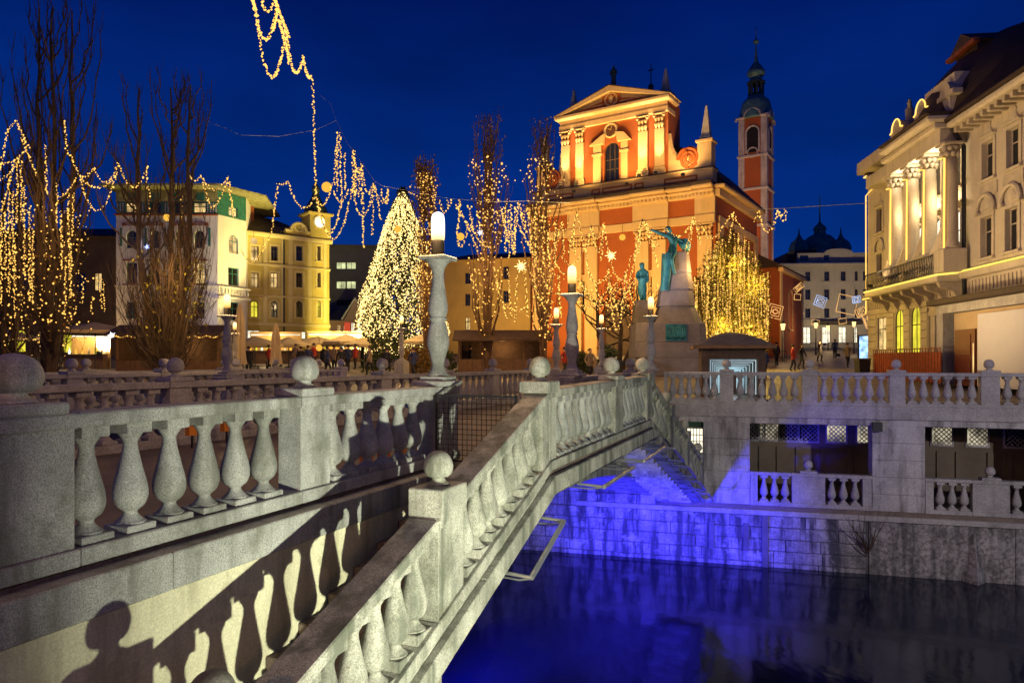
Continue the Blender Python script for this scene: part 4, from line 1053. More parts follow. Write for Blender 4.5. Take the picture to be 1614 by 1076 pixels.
P = [(ga, zz), (gb, zz), (gb, zz + .5)] + [(p[0], p[1]) for p in reversed(arc_pts(ga + .5, gb - .5, zz + .5, 12))] + [(ga, zz + .5)]
g.prism(P, -.12, .6); g.build('arched_gable', YELL, yh)
g = MB(); Q_ = arc_pts(ga + .5, gb - .5, zz + .5, 12); g.tube([(ga - .1, -.16, zz + .5)] + [(p[0], -.16, p[1]) for p in Q_] + [(gb + .1, -.16, zz + .5)], .14, 6); g.build('gable_trim', YELLT, yh)
ring((ga + gb) / 2, zz + .9, .42, .09, -.16, YELLT, 'gable_wreath', yh)
g = MB(); zr_ = yz(386, 322); g.add([(-.3, -.4, ze + .45), (YW - 1.2, -.4, ze + .45), (YW - 1.2, 10, ze + .45), (-.3, 10, ze + .45), (-.3, 4, zr_ + .4), (YW - 3.5, 4, zr_ - .4)], [(0, 1, 5, 4), (1, 2, 5), (2, 3, 4, 5), (3, 0, 4)]); g.build('roof', ROOFD, yh)
g = MB(); g.box(1.0, 1.7, 2.2, 2.8, zr_ - 1.4, zr_ + .9); g.build('chimney', RUST, yh)
tu = Y1.u(503); tw2 = (Y1.u(518) - Y1.u(486)) / 2; tz0 = ze + .4; tz1 = yz(503, 340)
g = MB(); g.box(tu - tw2, tu + tw2, -.3, 2 * tw2 - .3, tz0, tz1); g.bbox(tu - tw2 - .25, tu + tw2 + .25, -.55, 2 * tw2 - .05, tz1, tz1 + .3, .08); g.build('turret', YELL, yh)
g = MB(); g.smooth = True; k = tw2
g.lathe(smooth_lathe([(k * 1.1, 0), (k * 1.0, .5), (k * .62, 1.2), (k * .40, 1.7), (k * .30, 2.2), (k * .42, 2.4), (k * .25, 2.8), (.05, 3.4), (.03, 4.6)], 8, 2), 12, c=(tu, tw2 - .3, tz1 + .3)); g.build('turret_dome', COPPERD, yh)
ring(tu - .1, (tz0 + tz1) / 2 + .5, .62, .08, -.34, YELLT, 'clock_ring', yh)
g = MB(); g.prism([(tu - .1 + .56 * math.cos(i * math.pi / 8), (tz0 + tz1) / 2 + .5 + .56 * math.sin(i * math.pi / 8)) for i in range(16)], -.33, -.30); g.build('clock_face', PANE_H, yh)

# ------------------------------------------------------------------ background blocks
def block(name, label, X0, X1, Yd, ytop, mat, depth, wins, frame, ang=0.0, base=1.8, roof=None, rmat=ROOFD, cat='building'):
    a = px(X0, 0, Yd); f = Fac(a.x, a.y, ang, base); r = f.empty(name, label, cat); Wd = f.u(X1); zt_ = f.uz((X0 + X1) / 2, ytop)[1]
    hs = []
    for (xa, xb, ya_, yb, pane) in wins: m = (xa + xb) / 2; hs.append((f.u(xa), f.u(xb), f.uz(m, yb)[1], f.uz(m, ya_)[1], 0))
    holed_wall('front_wall', mat, r, 0, Wd, 0, zt_, hs, .25)
    for h, w in zip(hs, wins): window(r, h[0], h[1], h[2], h[3], frame, w[4], d=.18, mull=1 if h[1] - h[0] < 2.5 else 4, trans=(.65,) if h[3] - h[2] > 1.2 else ())
    g = MB(); shell(g, 0, Wd, depth, 0, zt_); g.build('body', mat, r)
    if roof:
        g = MB(); g.add([(-.3, -.5, zt_), (Wd + .3, -.5, zt_), (Wd + .3, depth, zt_), (-.3, depth, zt_), (roof * .5, depth / 2, zt_ + roof), (Wd - roof * .5, depth / 2, zt_ + roof)], [(0, 1, 5, 4), (1, 2, 5), (2, 3, 4, 5), (3, 0, 4)]); g.build('roof', rmat, r)
    g = MB(); g.bbox(-.1, Wd + .1, -.35, .001, zt_ - .3, zt_, .06); g.build('cornice', mat, r)
    return f, r, Wd, zt_
GREYC = surf('grey_concrete', (0.14, 0.13, 0.13), 0.8, var=0.15, vs=0.6)
BROWN = surf('brown_render', (0.10, 0.065, 0.035), 0.85, var=0.3, vs=0.6, bump=0.1)
PINKW = surf('pink_render', (0.50, 0.34, 0.30), 0.85, var=0.1, vs=0.6)
OCHRE = surf('ochre_render', (0.46, 0.29, 0.10), 0.85, var=0.12, vs=0.6, streak=0.2, dirt=(0.26, 0.17, 0.07))
block('office_block', 'grey flat roofed office block with two bands of lit windows', 518, 600, 102, 386, GREYC, 20,
      [(530, 545, 413, 424, PANE_G), (546, 561, 413, 424, PANE_G), (530, 545, 443, 455, PANE_G), (546, 561, 443, 455, PANE_G), (530, 561, 472, 482, GLASSD)], GREYC, 0.1, 2.4)
f_, r_, wd_, zt_ = block('gabled_shop', 'small pink house with a white gable and arched lit shop windows by the decorated fir', 517, 600, 88, 505, PINKW, 12,
      [(531, 537, 512, 534, PANE_W), (541, 547, 512, 534, PANE_W), (553, 559, 508, 530, PANE_H), (563, 569, 508, 530, PANE_H)], PINKW, 0.15, 2.3, 2.2)
g = MB(); a, b2, c = f_.u(543), f_.u(577), f_.uz(560, 474)[1]; g.prism([(a, zt_), (b2, zt_), ((a + b2) / 2, c)], -.6, 3); g.build('gable', PINKW, r_)
g = MB(); m_ = (a + b2) / 2
g.prism([(a - .2, zt_), (m_, c + .05), (m_, c + .4), (a - .4, zt_ + .1)], -.75, -.45); g.prism([(b2 + .2, zt_), (b2 + .4, zt_ + .1), (m_, c + .4), (m_, c + .05)], -.75, -.45); g.build('gable_trim', WHITEW, r_)
g = MB(); u = f_.u(548); g.box(u - .35, u + .35, -.8, -.7, 0, zt_ - .3); g.build('red_light_panel', glow('red_glow', (1.0, .12, .05), .6), r_)  # glowing panel stands in for the red lights on this house
block('ochre_house', 'plain ochre house behind the lit poplars left of the church', 700, 836, 78, 408, OCHRE, 14,
      [(733, 742, 430, 447, GLASSD), (733, 741, 463, 482, GLASSD), (793, 802, 420, 440, GLASSD), (793, 802, 458, 477, GLASSD), (762, 770, 426, 444, GLASSD), (762, 770, 461, 480, GLASSD), (733, 741, 500, 520, PANE_W)], DARKWOOD, -0.25, 2.0, 1.6)
block('brown_house', 'low dark brown house at the left edge with a lit cafe front', -60, 186, 70, 372, BROWN, 14,
      [(110, 135, 430, 460, GLASSD), (148, 160, 430, 458, PANE_W), (30, 50, 430, 460, GLASSD), (98, 128, 522, 556, PANE_Y), (132, 160, 522, 556, PANE_W), (0, 40, 520, 555, PANE_Y), (60, 90, 522, 556, PANE_W)], DARKWOOD, 0.0, 1.6, 2.0)

# ------------------------------------------------------------------ pale grand building on the right
PALE = surf('pale_facade', (0.52, 0.45, 0.36), 0.85, var=0.12, vs=0.6, speck=0.06, ss=10, streak=0.35, dirt=(0.24, 0.19, 0.14), bump=0.15)
PALED = surf('pale_ornament', (0.46, 0.39, 0.31), 0.85, var=0.25, vs=2.5, streak=0.4, dirt=(0.18, 0.14, 0.10), bump=0.3)
PA = R(-96.3); PF = Fac(px(1368, 0, 50.6).x, 50.6, PA, 0.3)
ph = PF.empty('columned_building', 'pale three storey building with giant columns and glowing rope lights on the right', 'building')
pu = PF.u; pz_ = lambda x, y, d=0.0: PF.uz(x, y, d)[1]
PL = 34.0
uA, uB = pu(1397), pu(1523)
zLedge = pz_(1491, 437); zTop = pz_(1512, 182); zCap = pz_(1497, 226, -.8)
holes = []
def add_w(xa, xb, y0, y1, ar=0): xm = (xa + xb) / 2; holes.append((pu(xa), pu(xb), pz_(xm, y1), pz_(xm, y0), ar)); return len(holes) - 1
ix = {}
ix['l1'] = add_w(1382.5, 1391, 328, 366); ix['l2'] = add_w(1382.5, 1391, 400, 436)
ix['r1'] = add_w(1549, 1567, 222, 281); ix['r2'] = add_w(1547, 1565, 341, 405)
dU = holes[ix['r1']][0]; wU = holes[ix['r1']][1] - dU
step = pu(1598) - pu(1558)
for k in range(1, 6):
    for q in ('r1', 'r2'): h = holes[ix[q]]; holes.append((h[0] + k * step, h[1] + k * step, h[2], h[3], 0)); ix[q + str(k)] = len(holes) - 1
# windows between the columns
cps = [pu(x, -.8) for x in (1411.5, 1437.5, 1464.5, 1497)]
for k in range(3):
    c = (cps[k] + cps[k + 1]) / 2 + .15; holes.append((c - .62, c + .62, zLedge + .5, zLedge + 3.5, 1)); ix['c%d' % k] = len(holes) - 1
    holes.append((c - .55, c + .55, zLedge + 4.7, zLedge + 6.9, 0)); ix['d%d' % k] = len(holes) - 1
for k, (xa, xb, y0, y1, ar) in enumerate(((1384, 1398, 500, 552, 0), (1412, 1425, 487, 562, 1), (1437, 1452, 482, 564, 1), (1465, 1481, 497, 566, 0))): ix['g%d' % k] = add_w(xa, xb, y0, y1, ar)
holed_wall('front_wall', PALE, ph, 0, PL, 0, zTop - .8, holes, .35)
for k_, i in ix.items():
    h = holes[i]; pane, hood, sur = GLASSD, None, PALE
    if k_[0] == 'r': hood = 'crest' if k_[1] == '1' else 'arch'
    if k_[0] == 'l': hood = 'crest' if k_[1] == '1' else 'arch'
    if k_[0] == 'c': pane, hood = PANE_H, 'flat'
    if k_ in ('g1', 'g2'): pane = PANE_Y
    if k_ in ('g0', 'g3'): pane = PANE_W
    window(ph, h[0], h[1], h[2], h[3], DARKWOOD if k_[0] != 'r' else PALED, pane, arched=bool(h[4]), d=.07 if k_[0] == 'g' else .25, surround=sur, sw=.16, hood=hood, sill=k_[0] != 'g', trans=(.64,), mull=1)
    if k_[0] == 'r' and k_[1] == '1':
        g = MB(); g.bbox(h[0] - .3, h[1] + .3, -.05, .0, h[2] - .9, h[2] - .25, .03); g.build('apron_panel', PALED, ph)
g = MB(); shell(g, 0, PL, 16, 0, zTop - .8); g.build('body', PALE, ph)
# rusticated ground floor piers
for a, b2 in ((1370, 1383), (1399, 1411), (1426, 1436), (1453, 1464)):
    u0, u1 = pu(a), pu(b2); zc_ = 0.0; zg = zLedge - 1.5
    while zc_ < zg - .3:
        g = MB(); g.bbox(u0 + .03, u1 - .03, -.10, .002, zc_ + .02, min(zc_ + .5, zg) - .02, .03); g.build('rustic_stone', PALE, ph); zc_ += .5
# ledge, balustrade-like band, rope lights
g = MB(); g.bbox(-.1, PL, -.35, .002, zLedge - .35, zLedge, .06); g.build('ledge', PALE, ph)
g = MB(); g.bbox(0, PL, -.12, .002, zLedge - 1.45, zLedge - 1.2, .03); g.box(0, PL, -.06, .002, zLedge - 1.2, zLedge - .35); g.build('frieze_band', PALE, ph)
g = MB()
k = 0
while k * .32 < PL - .4: g.box(.2 + k * .32, .34 + k * .32, -.11, -.058, zLedge - 1.1, zLedge - .5); k += 1
tag(g.build('frieze_flutes', PALED, ph), kind='stuff')
def rope(pts, r=.048, m=ROPE, name='rope_light'):
    g = MB(); g.tube(pts, r, 5); return g.build(name, m, ph)
rope([(uB + .1, -.40, zLedge + .03), (PL, -.40, zLedge + .03)], .05, ROPEY)
# portico: pedestals, columns with capitals, entablature
g = MB(); g.bbox(uA + .2, uB, -1.45, .002, zLedge - .45, zLedge + .02, .08); g.build('balcony_slab', PALE, ph)
rope([(uA + .2, -.45, zLedge - .1), (uA + .2, -1.5, zLedge - .1), (uB + .05, -1.5, zLedge - .1), (uB + .05, -.42, zLedge)], .05, ROPEY)
for i, c in enumerate(cps):
    g = MB(); g.bbox(c - .52, c + .52, -1.35, -.2, zLedge + .02, zLedge + 1.25, .04); g.build('column_pedestal', PALE, ph)
    g = MB(); g.smooth = True; z0 = zLedge + 1.25; g.lathe(smooth_lathe([(.50, 0), (.50, .12), (.44, .2), (.47, .3), (.40, .38), (.395, 2.0), (.37, 4.0), (.34, zCap - z0 - .8)], 8, 1), 20, c=(c, -.8, z0)); g.build('column', PALE, ph)
    g = MB(); g.smooth = True
    for r_ in range(2):
        for j in range(8):
            a = j * math.pi / 4 + r_ * .39; g.lathe([(.05, 0), (.12, .12), (.16, .24), (.03, .30)], 6, c=(c + .36 * math.cos(a), -.8 + .36 * math.sin(a), zCap - .78 + r_ * .28))
    g.smooth = False; g.bbox(c - .5, c + .5, -1.3, -.3, zCap - .16, zCap, .03); g.build('capital', PALED, ph)
    for sx in (1,): rope([(c + .30, -1.24, zLedge + (1.2 if i < 3 else .05)), (c + .33, -1.22, zCap - .85), (c - .1, -1.30, zCap - .8)])
g = MB(); g.bbox(uA, uB, -1.3, .002, zCap, zTop - .9, .03); g.build('architrave', PALE, ph)
g = MB(); g.bbox(pu(1385, -2.0), uB + .2, -2.0, .002, zTop - .55, zTop - .15, .12); g.bbox(pu(1388, -1.6), uB + .05, -1.6, .002, zTop - .9, zTop - .55, .08); g.build('portico_cornice', PALE, ph)
g = MB(); g.box(pu(1384, -2.08), uB + .25, -2.08, .1, zTop - .15, zTop - .05); g.build('cornice_flashing', ROOFD, ph)
for a, b2 in ((pu(1364, -1.15), uA - .1), (uB + .3, PL)):
    g = MB(); g.bbox(a, b2, -1.1, .002, zTop - 1.0, zTop - .62, .10); g.build('eaves_cornice', PALE, ph)
    g = MB(); k = 0
    while a + .3 + k * .62 < b2 - .2: x = a + .3 + k * .62; g.bbox(x - .12, x + .12, -.85, -.002, zTop - 1.28, zTop - 1.0, .03); k += 1
    tag(g.build('modillion_row', PALED, ph), kind='stuff')
    g = MB(); g.box(a - .05, b2, -1.2, .3, zTop - .62, zTop - .5); g.build('gutter', ROOFD, ph)
ue_ = pu(1362, -1.2)
rope([(uA - .1, -1.24, zTop - .75), (ue_, -1.24, zTop - .75), (ue_, -.1, zTop - .9), (-.06, -.12, zTop - 1.4), (-.06, -.12, zLedge - 1.3)], .04)
rope([(0, -.38, zLedge - .3), (uA, -.38, zLedge - .3)], .04, ROPEY)
g = MB(); u = pu(1525.5); g.tube([(u, -1.0, zTop - .6), (u, -.5, zTop - 1.4), (u, -.2, zTop - 1.9), (u, -.2, 0)], .11, 8); g.build('drain_pipe', BLACK, ph)
# drapes of white cloth between the columns
DRAPE = surf('white_drape', (0.72, 0.62, 0.48), 0.9, var=0.05)
for i in range(3):
    g = MB(); g.smooth = True; a, b2 = cps[i], cps[i + 1]; n1, n2 = 8, 8; vs = []
    for q in range(n1 + 1):
        for w in range(n2 + 1):
            f, h = q / n1, w / n2; zz = (zLedge + 2.9) * (1 - f) + (zLedge + .35) * f
            xx = b2 - .2 - (b2 - a) * f * (1.0 - .25 * math.sin(h * math.pi)); vs.append((xx - .0, -.9 - .5 * f - .12 * math.sin(h * 9 + i), zz - .9 * h * (1 - f * .6) - .5 * math.sin(f * math.pi)))
    g.add(vs, [(q * (n2 + 1) + w, q * (n2 + 1) + w + 1, (q + 1) * (n2 + 1) + w + 1, (q + 1) * (n2 + 1) + w) for q in range(n1) for w in range(n2)]); g.build('drape', DRAPE, ph)
# wrought iron balcony rail
g = MB(); u0, u1 = uA + .3, cps[3] - .55
for q in range(46):
    x = u0 + (u1 - u0) * q / 45; g.tube([(x, -1.42, zLedge), (x + .05, -1.47, zLedge + .25), (x - .06, -1.44, zLedge + .5), (x, -1.42, zLedge + 1.0)], .022, 4)
for q in range(23):
    x = u0 + (u1 - u0) * (q + .5) / 23; g.tube([(x + .13 * math.cos(a), -1.42, zLedge + .45 + .13 * math.sin(a)) for a in [j * .8 for j in range(9)]], .02, 4)
g.box(u0, u1, -1.46, -1.38, zLedge + .98, zLedge + 1.04); g.box(u0, u1, -1.45, -1.40, zLedge + .05, zLedge + .1); tag(g.build('balcony_railing', BLACK, ph), kind='stuff')
# corbels below the balcony
for q in range(7):
    x = uA + .5 + (uB - uA - 1.0) * q / 6; g = MB(); g.prism([(0, 0), (-1.2, 0), (-1.1, -.25), (-.5, -.45), (-.15, -1.0), (0, -1.0)], x - .16, x + .16, 'x'); o = g.build('corbel', PALED, ph); o.location = (0, 0, zLedge - .46)
# parapet with crests and figures
g = MB(); g.box(.4, uB + .2, -.9, .2, zTop - .05, zTop + .75); g.build('parapet', PALE, ph)
for q, xx in enumerate((1416, 1455, 1492)):
    u = pu(xx, -.9); P = [(u - .85, zTop + .75), (u + .85, zTop + .75), (u + .85, zTop + 1.0)] + [(p[0], p[1]) for p in reversed(arc_pts(u - .55, u + .55, zTop + 1.0, 8))] + [(u - .85, zTop + 1.0)]
    g = MB(); g.prism(P, -1.0, -.5); g.build('parapet_crest', PALED, ph)
    if q < 2: rope([(u - .9, -1.03, zTop + .95)] + [(p[0], -1.05, p[1] + .02) for p in arc_pts(u - .6, u + .6, zTop + 1.0, 8)] + [(u + .9, -1.03, zTop + .95)], .045)
g = MB(); g.smooth = True; u = pu(1428, -.4)
g.lathe(smooth_lathe([(.3, 0), (.34, .5), (.22, 1.1), (.26, 1.5), (.12, 1.75), (.15, 1.95), (.03, 2.15)], 8, 2), 8, c=(u, -.2, zTop + .7)); g.tube([(u, -.2, zTop + 2.1), (u + .5, -.4, zTop + 2.7)], .09, 6); g.build('parapet_figure', GREYS, ph)
g = MB(); g.box(pu(1478), uB + .25, -.7, 1.5, zTop + .75, zTop + 2.0); g.build('attic_block', PALE, ph)
# dark mansard dome and dormer
g = MB(); g.smooth = True; u = pu(1600, 3)
dm = [(6.4, 0), (6.1, 1.4), (5.4, 2.8), (4.3, 4.0), (3.2, 4.9), (2.6, 5.2), (.1, 5.5)]
g.lathe(smooth_lathe(dm, 8, 2), 24, c=(u - 1.2, 5.0, zTop - .5)); g.build('mansard_dome', ROOFD, ph)
g = MB(); g.add([(.5, .6, zTop - .5), (PL, .6, zTop - .5), (PL, 9, zTop - .5), (.5, 9, zTop - .5), (3, 4.5, zTop + 2.2), (PL, 4.5, zTop + 2.2)], [(0, 1, 5, 4), (2, 3, 4, 5), (3, 0, 4)]); g.build('roof', ROOFD, ph)
g = MB(); u = pu(1525, 1.0); g.box(u - 1.2, u + 1.0, 1.0, 4, zTop + 1.5, zTop + 4.0); g.prism([(u - 1.5, zTop + 4.0), (u + 1.3, zTop + 4.0), (u - .1, zTop + 4.9)], .7, 4); g.build('dormer', ROOFD, ph)
g = MB(); g.box(u - 1.6, u + 1.4, .6, .95, zTop + 3.86, zTop + 4.06); g.build('dormer_trim', RUST, ph)
# ground floor porch, annex with door and blank panel
aD = -1.6; au = lambda x: pu(x, aD); az = lambda x, y: pz_(x, y, aD)
ann = PF.empty('annex', 'low flat roofed annex with brown door and blank pale panel at the right edge', 'annex')
g = MB(); g.bbox(au(1489), PL, aD - .9, -.4, az(1550, 474), az(1550, 464), .04); g.build('roof_slab', ROOFD, ann)
g = MB(); g.box(au(1492), PL, aD - .5, -.4, az(1550, 488), az(1550, 474)); g.build('stone_fascia', STONEF, ann)
g = MB(); g.box(au(1504), PL, aD, -.4, 0, az(1550, 488)); g.build('annex_wall', surf('beige_wall', (0.46, 0.34, 0.20), .85, var=.1), ann)
g = MB(); g.bbox(au(1489), au(1499), aD - .4, -.5, 0, az(1494, 488), .03); g.build('corner_pier', STONEF, ann)
g = MB(); g.bbox(au(1454), au(1461), -1.2, -.7, 0, pz_(1457, 500, -1.0), .03); g.build('porch_post', PALE, ann)
g = MB(); u0, u1 = au(1508), au(1540); zd_ = az(1524, 519); g.bbox(u0, u1, aD - .10, aD - .001, 0, zd_, .01)
for a in (0.1, .55): g.bbox(u0 + .15, u1 - .35, aD - .13, aD - .098, zd_ * a, zd_ * (a + .36), .02)
g.build('brown_door', surf('brown_door', (0.11, 0.022, 0.012), .5, var=.2, vs=3), ann)
g = MB(); g.box(u1 - .16, u1 - .08, aD - .115, aD - .098, .1, zd_ * .75); g.build('door_light', PANE_W, ann)
g = MB(); g.bbox(au(1550), PL - 4, aD - .25, aD - .02, 0, az(1580, 491), .01); g.build('blank_panel', surf('blank_panel', (0.55, 0.53, 0.56), .7, var=.03), ann)
# red builders' fence before the ground floor
rf = PF.empty('site_fence', 'orange red site fence with netting before the arched windows', 'fence')
RED = surf('orange_netting', (0.35, 0.05, 0.012), .7, var=.4, vs=6)
g = MB(); u0, u1 = pu(1378, -2.4), pu(1484, -2.4); g.box(u0, u1, -2.42, -2.40, .1, 1.65); g.build('netting', RED, rf)
g = MB()
for q in range(28): x = u0 + (u1 - u0) * q / 27; g.tube([(x, -2.46, 0), (x, -2.46, 1.85)], .022, 4)
g.box(u0, u1, -2.48, -2.44, 1.8, 1.86); g.build('fence_bars', RUST, rf)
# lights of the building
for q in range(3):
    c = (cps[q] + cps[q + 1]) / 2; d_ = ph
    point('portico_light', PF.w(c, -.45, zLedge + 4.2), (1.0, .74, .38), 130, .12); point('cornice_light', PF.w(c, -.9, zCap - .4), (1.0, .80, .48), 80, .15)
ffl('floodlight on the balcony slab washing the columns', PF.w(cps[0] - 1.2, -1.9, zLedge + .3), PF.w(cps[2], -.6, zCap), (1.0, .68, .34), 1300, 100, .9)
ffl('floodlight on the square aimed at the pale facade', PF.w(9, -15, 1.2), PF.w(13, 0, 9), (1.0, .66, .30), 10500, 90, .9)
ffl('floodlight before the annex aimed at the right wing', PF.w(19, -12, 1.2), PF.w(19, 0, 9), (1.0, .68, .32), 7000, 90, .9)

# ------------------------------------------------------------------ hotel at the end of the street
HO = Fac(px(1230, 0, 106).x, 106, R(-4), 3.3)
ho = HO.empty('domed_hotel', 'pale corner hotel with a green dome at the end of the street', 'hotel')
hu = HO.u; oz = lambda y: HO.uz(1300, y)[1]
HW = hu(1376); holes = []; pan = []
for y0, y1 in ((428, 443), (456, 472), (486, 501)):
    for a, b2 in ((1246, 1253), (1269, 1277), (1299, 1307), (1325, 1333), (1347, 1352), (1360, 1365)): holes.append((hu(a), hu(b2), oz(y1), oz(y0), 0)); pan.append(GLASSD)
for a, b2 in ((1244, 1254), (1266, 1278), (1296, 1309), (1322, 1334), (1346, 1352)): holes.append((hu(a), hu(b2), oz(541), oz(515), 0)); pan.append(PANE_H)
PALEH = surf('hotel_render', (0.42, 0.36, 0.28), .85, var=.12, vs=.4, streak=.25, dirt=(.22, .18, .14))
holed_wall('front_wall', PALEH, ho, 0, HW, 0, oz(418), holes, .3)
for h, p_ in zip(holes, pan): window(ho, h[0], h[1], h[2], h[3], DARKWOOD, p_, d=.2, surround=PALEH, sw=.25, trans=(.6,))
g = MB(); shell(g, 0, HW, 18, 0, oz(418)); g.build('body', PALEH, ho)
g = MB(); g.bbox(-.3, HW + .3, -.9, .01, oz(420), oz(415), .1); g.build('cornice', PALEH, ho)
g = MB(); g.bbox(0, HW, -.35, .01, oz(508), oz(503), .1); g.build('string_course', PALEH, ho)
g = MB(); g.box(hu(1258), hu(1374), .3, 6, oz(415), oz(398)); P = arc_pts(hu(1300), hu(1345), oz(398), 10); g.prism([(p[0], oz(398) + (p[1] - oz(398)) * .3) for p in P], .2, 3); g.build('attic', PALEH, ho)
g = MB(); g.box(hu(1262), hu(1275), .28, .32, oz(410), oz(402)); g.box(hu(1300), hu(1308), .28, .32, oz(410), oz(402)); g.build('attic_window', GLASSD, ho)
dc = (hu(1319), 7.0); dw = (hu(1349) - hu(1291)) / 2; z_ = oz(398)
g = MB(); g.smooth = True; g.lathe(smooth_lathe([(dw * 1.04, 0), (dw * 1.02, oz(383) - z_), (dw * .97, oz(374) - z_), (dw * .84, oz(366) - z_), (dw * .62, oz(360) - z_), (dw * .40, oz(357.5) - z_)], 8, 3), 20, c=(dc[0], dc[1], z_)); g.build('dome', COPPER, ho)
g = MB(); g.smooth = True; g.lathe([(dw * .44, 0), (dw * .34, .3), (dw * .33, oz(356) - oz(365)), (dw * .40, oz(355) - oz(365)), (dw * .30, oz(350) - oz(365)), (dw * .12, oz(345) - oz(365)), (dw * .05, oz(341) - oz(365)), (.06, oz(300) - oz(365)), (.03, oz(297) - oz(365))], 12, c=(dc[0], dc[1], oz(358.5))); g.build('lantern_spire', COPPER, ho)
for x in (1277, 1346): g = MB(); g.smooth = True; g.lathe([(1.5, 0), (1.55, 1.3), (1.2, 2.1), (.5, 2.7), (.16, 3.4), (.04, 4.4)], 12, c=(hu(x), 5, oz(396))); g.build('corner_dome', COPPER, ho)
g = MB(); g.prism([(-.3, oz(416)), (hu(1290), oz(416)), (hu(1290), oz(390)), (1.5, oz(395))], 1, 12); g.build('roof', ROOFD, ho)
g = MB(); g.bbox(hu(1285), hu(1352), -1.8, .0, oz(512), oz(506), .1); g.build('canopy', ROOFD, ho)
ffl('floodlight on the street before the hotel', HO.w(8, -14, 1.0), HO.w(7, 0, 8), (1.0, .78, .46), 6500, 90, .9)
ffl('floodlight on the square warming the brown house', px(90, 560, 52), px(60, 470, 70), (1.0, .62, .18), 3800, 100, .9)

# facade lights on the left
ffl('white floodlight on the square aimed at the white house', H1.w(5.5, -12, .8), H1.w(5, 0, 7), (1.0, .86, .90), 7200, 80, .9)
ffl('warm floodlight aimed at the corner of the white house', SD.w(2.5, -11, 1.5), SD.w(1.5, 0, 10), (1.0, .78, .28), 6000, 62, .7)
ffl('warm floodlight on the square aimed at the yellow house', Y1.w(6, -13, 1.0), Y1.w(4.5, 0, 8), (1.0, .82, .22), 26000, 85, .8)
ffl('warm floodlight aimed at the ochre house', px(770, 560, 66), px(770, 470, 78), (1.0, .66, .22), 5200, 80, .9)
# ------------------------------------------------------------------ lamp posts: double-vase stone shaft, dark collar, glowing glass
LPROF = [(.17, 0), (.172, .02), (.15, .04), (.115, .10), (.095, .16), (.10, .21), (.125, .32), (.160, .44), (.168, .52), (.150, .66), (.125, .77), (.112, .82), (.135, .84), (.135, .87), (.118, .89), (.140, .95), (.148, 1.02), (.130, 1.16), (.100, 1.36), (.085, 1.50), (.088, 1.56), (.115, 1.63), (.165, 1.70), (.20, 1.73)]
def lamp_mesh(n, mat):
    g = MB(); g.smooth = True; g.lathe(smooth_lathe(LPROF, n, 2), n); g.smooth = False
    g.bbox(-.215, .215, -.215, .215, 1.73, 1.79, .015); g.bbox(-.20, .20, -.20, .20, -.065, 0, .01); g.bbox(-.30, .30, -.26, .26, -.14, -.065, .012)
    return g.mesh('shaft', mat)
def lamp_head():
    g = MB(); g.lathe([(.075, 1.79), (.095, 1.80), (.095, 2.0), (.088, 2.03)], 14); a = g.mesh('collar', COLLARM)
    h = MB(); h.smooth = True; h.lathe(smooth_lathe([(.088, 2.032), (.100, 2.06), (.104, 2.20), (.098, 2.36), (.075, 2.43), (.01, 2.46)], 14, 2), 14)
    return a, h.mesh('lamp_glass', LAMPG), h.mesh('lamp_glass', LAMPG2)
SHN, SHF = lamp_mesh(28, STONE), lamp_mesh(14, STONEF); COLR, GLW, GLO = lamp_head()
def lamp_post(loc, label, near=False, warm=True, w=80, ped=0.0, k=1.0):
    w = w * 1.7
    r = empty('lamp_post', loc, BA, label, 'lamp post', 'stone lamp posts of the bridges'); r.scale = (k, k, k)
    link('shaft', SHN if near else SHF, r); c = link('collar', COLR, r); link('lamp_glass', GLO if warm else GLW, r)
    if ped: g = MB(); g.bbox(-.32, .32, -.3, .3, -.14 - ped, -.142, .02); g.build('pedestal', STONEF, r)
    for sx in (-.22, .22): point('lamp_light', (sx, -.05, 2.22), (1.0, .62, .28), w * 1.3, .08, r)
    return r
lamp_post(bw_(11.48, .17, Z0 + 1.145), 'tall stone lamp post with white lit glass at the end of the nearest balustrade', True, False, 50)
lamp_post(bw_(18.0, .17, Z0 + 1.145), 'stone lamp post rising behind the lookout, second tallest in view', False, True, 60)
lamp_post(bw_(27.0, .17, Z0 + 1.145), 'stone lamp post at the far quay corner in front of the monument', False, True, 50)
for x, Y, lab, k in ((877, 28.3, 'slim stone lamp post just left of the second tallest lamp', 1), (948, 34.9, 'small stone lamp post before the bare tree and church door', 1), (633, 40, 'stone lamp post in front of the glittering fir', 1),
                     (358, 22.5, 'stone lamp post before the corner of the white house', 1.0), (370, 36, 'small lamp post half hidden behind the lamp near the white house', .85)):
    p = px(x, 567, Y); lamp_post(Vector((p.x, p.y, ground_z(Y) + 1.16)), lab, False, True, 50, 1.0, k)

# ------------------------------------------------------------------ trees
BARK = surf('dark_bark', (0.055, 0.035, 0.025), 0.9, var=0.4, vs=3, bump=0.4, bs=14)
BARK2 = surf('brown_bark', (0.11, 0.06, 0.03), 0.9, var=0.4, vs=3, bump=0.3, bs=14)
def bulbs(parent, pts, r, mat=BULB, name='bulbs'):
    g = MB()
    for p in pts: g.octa(p, r * rnd.choice((.6, .75, .9, 1.0, 1.1, 1.4)))
    return tag(g.build(name, mat, parent), kind='stuff')
def leaf_cloud(parent, pts, size, mat, name='leaves', n=1, spread=.2):
    g = MB()
    for p in pts:
        for _ in range(n):
            c = Vector(p) + Vector((rnd.gauss(0, spread), rnd.gauss(0, spread), rnd.gauss(0, spread))); a = Vector((rnd.gauss(0, 1), rnd.gauss(0, 1), rnd.gauss(0, 1))).normalized(); b2 = a.orthogonal().normalized(); s = size * rnd.uniform(.6, 1.3)
            g.add([c - a * s, c + b2 * s * .5, c + a * s, c - b2 * s * .5], [(0, 1, 2, 3)])
    return tag(g.build(name, mat, parent), kind='stuff')
